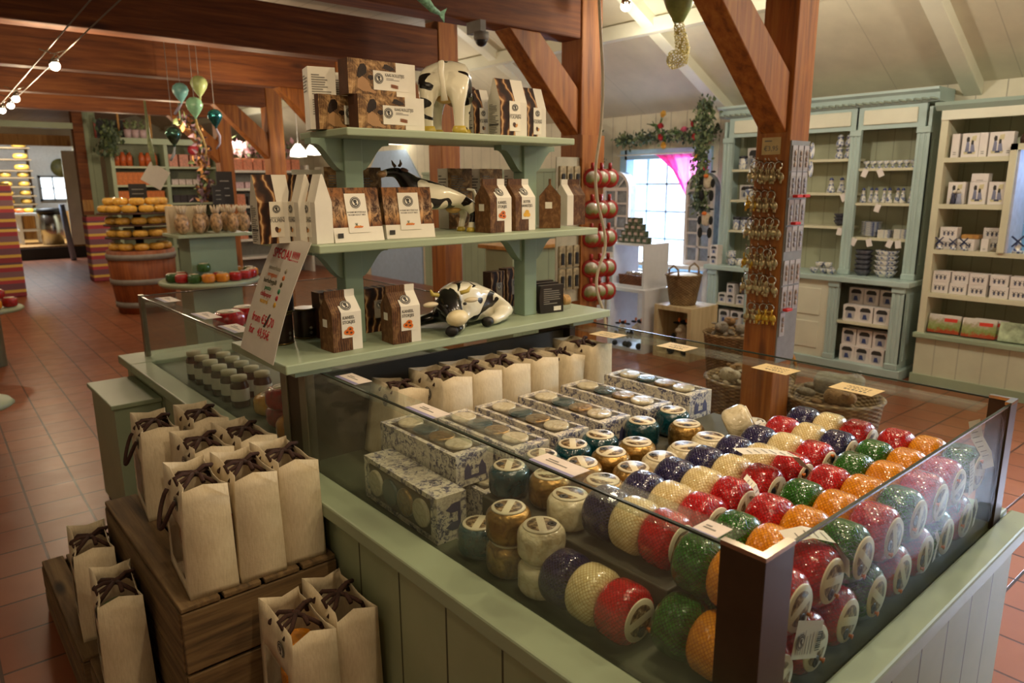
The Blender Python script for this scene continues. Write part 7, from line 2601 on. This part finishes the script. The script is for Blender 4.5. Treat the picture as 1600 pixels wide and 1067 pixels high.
MB().tube([(0, 0, .05), (0, 0, roofz(p.x) - p.z)], .004, 6).build('rod', 'chrome', t)
for k, (px, py) in enumerate(((466, 238), (491, 235))):
    p = at(px, py, y=8.6)
    t = thing('pendant_lamp', 'white glowing pendant lamp behind the left end of the shelf tower, %s one' % ('left', 'right')[k], 'lamp', p)
    MB().lathe([(0, .10), (.03, .10), (.09, .02), (.10, -.05), (.0, -.06)], 20).build('shade', 'bulbw', t)
    MB().tube([(0, 0, .1), (0, 0, roofz(p.x) - p.z)], .004, 6).build('cord', 'white', t)
p = at(619, 222, y=10.4)
t = thing('ceiling_lamp', 'square bright lamp seen under the top shelf of the tower', 'lamp', p)
MB().box((-.15, -.15, -.03), (.15, .15, .03)).build('diffuser', 'bulbw', t, bevel=.01)
MB().tube([(0, 0, .03), (0, 0, roofz(p.x) - p.z)], .01, 6).build('rod', 'white', t)
p = at(752, 63, y=3.55)
t = thing('security_camera', 'small dark dome camera under the tie beam by the brace', 'camera', p)
MB().lathe([(0, .045), (.045, .045), (.045, .01), (.04, .0), (0, .0)], 18).build('housing', 'grey', t)
MB().sphere((0, 0, 0), .036, 16, 10).build('dome', 'black', t)
MB().box((-.02, -.02, .045), (.02, .115, ZB - p.z + .0)).build('mount', 'grey', t)
# fish and balloon ornaments at the top edge
p = at(668, 8, y=2.3)
t = thing('fish_ornament', 'green scaly fish tail ornament hanging into the top edge', 'ornament', p)
m = MB(); m.tube([(-.10, 0, .10), (-.03, 0, .03), (.02, 0, -.01), (.05, 0, -.02)], [.03, .022, .013, .008], 10); m.build('body', plain('#7fae92', .5, 0, .35, scale=90), t)
m = MB(); m._add([(.045, 0, -.02), (.09, .004, .004), (.075, .0, -.02), (.07, -.004, -.05)], ((0, 1, 2, 3),)); o = m.build('tail_fin', plain('#7fae92', .5, 0, .35, scale=90), t); sm = o.modifiers.new('thickness', 'SOLIDIFY'); sm.thickness = .004
MB().tube([(-.08, 0, .1), (-.08, 0, 2.95 - p.z)], .0015, 5).build('thread', 'grey', t)
p = at(1062, -12, y=2.75)
t = thing('glass_balloon', 'large lime balloon ornament with yellow netting at the top edge', 'balloon ornament', p)
MB().lathe([(0, -.17), (.03, -.16), (.075, -.08), (.12, .04), (.11, .13), (.06, .19), (0, .2)], 24).build('bulb', plain('#8fa35e', .35, 0, .25, scale=14), t)
nt = NT('yellow_netting'); vo = nt.n('TexVoronoi', feature='DISTANCE_TO_EDGE'); vo.inputs['Scale'].default_value = 60; nt.l(nt.coord(), vo.inputs['Vector'])
nt.col('#cdbf6a'); nt.set(rough=.7); nt.l(nt.ramp(vo.outputs['Distance'], ((.06, (1, 1, 1, 1)), (.14, (0.0, 0.0, 0.0, 1)))), nt.b.inputs['Alpha'])
MAT['netting'] = nt.m
MB().tube([(0, 0, -.16), (.02, 0, -.22), (.05, 0, -.30), (.03, 0, -.36), (-.03, 0, -.37)], [.03, .035, .045, .05, .055], 14).build('net_ribbon', 'netting', t)
MB().tube([(0, 0, .19), (0, 0, 3.0 - p.z)], .002, 5).build('thread', 'grey', t)
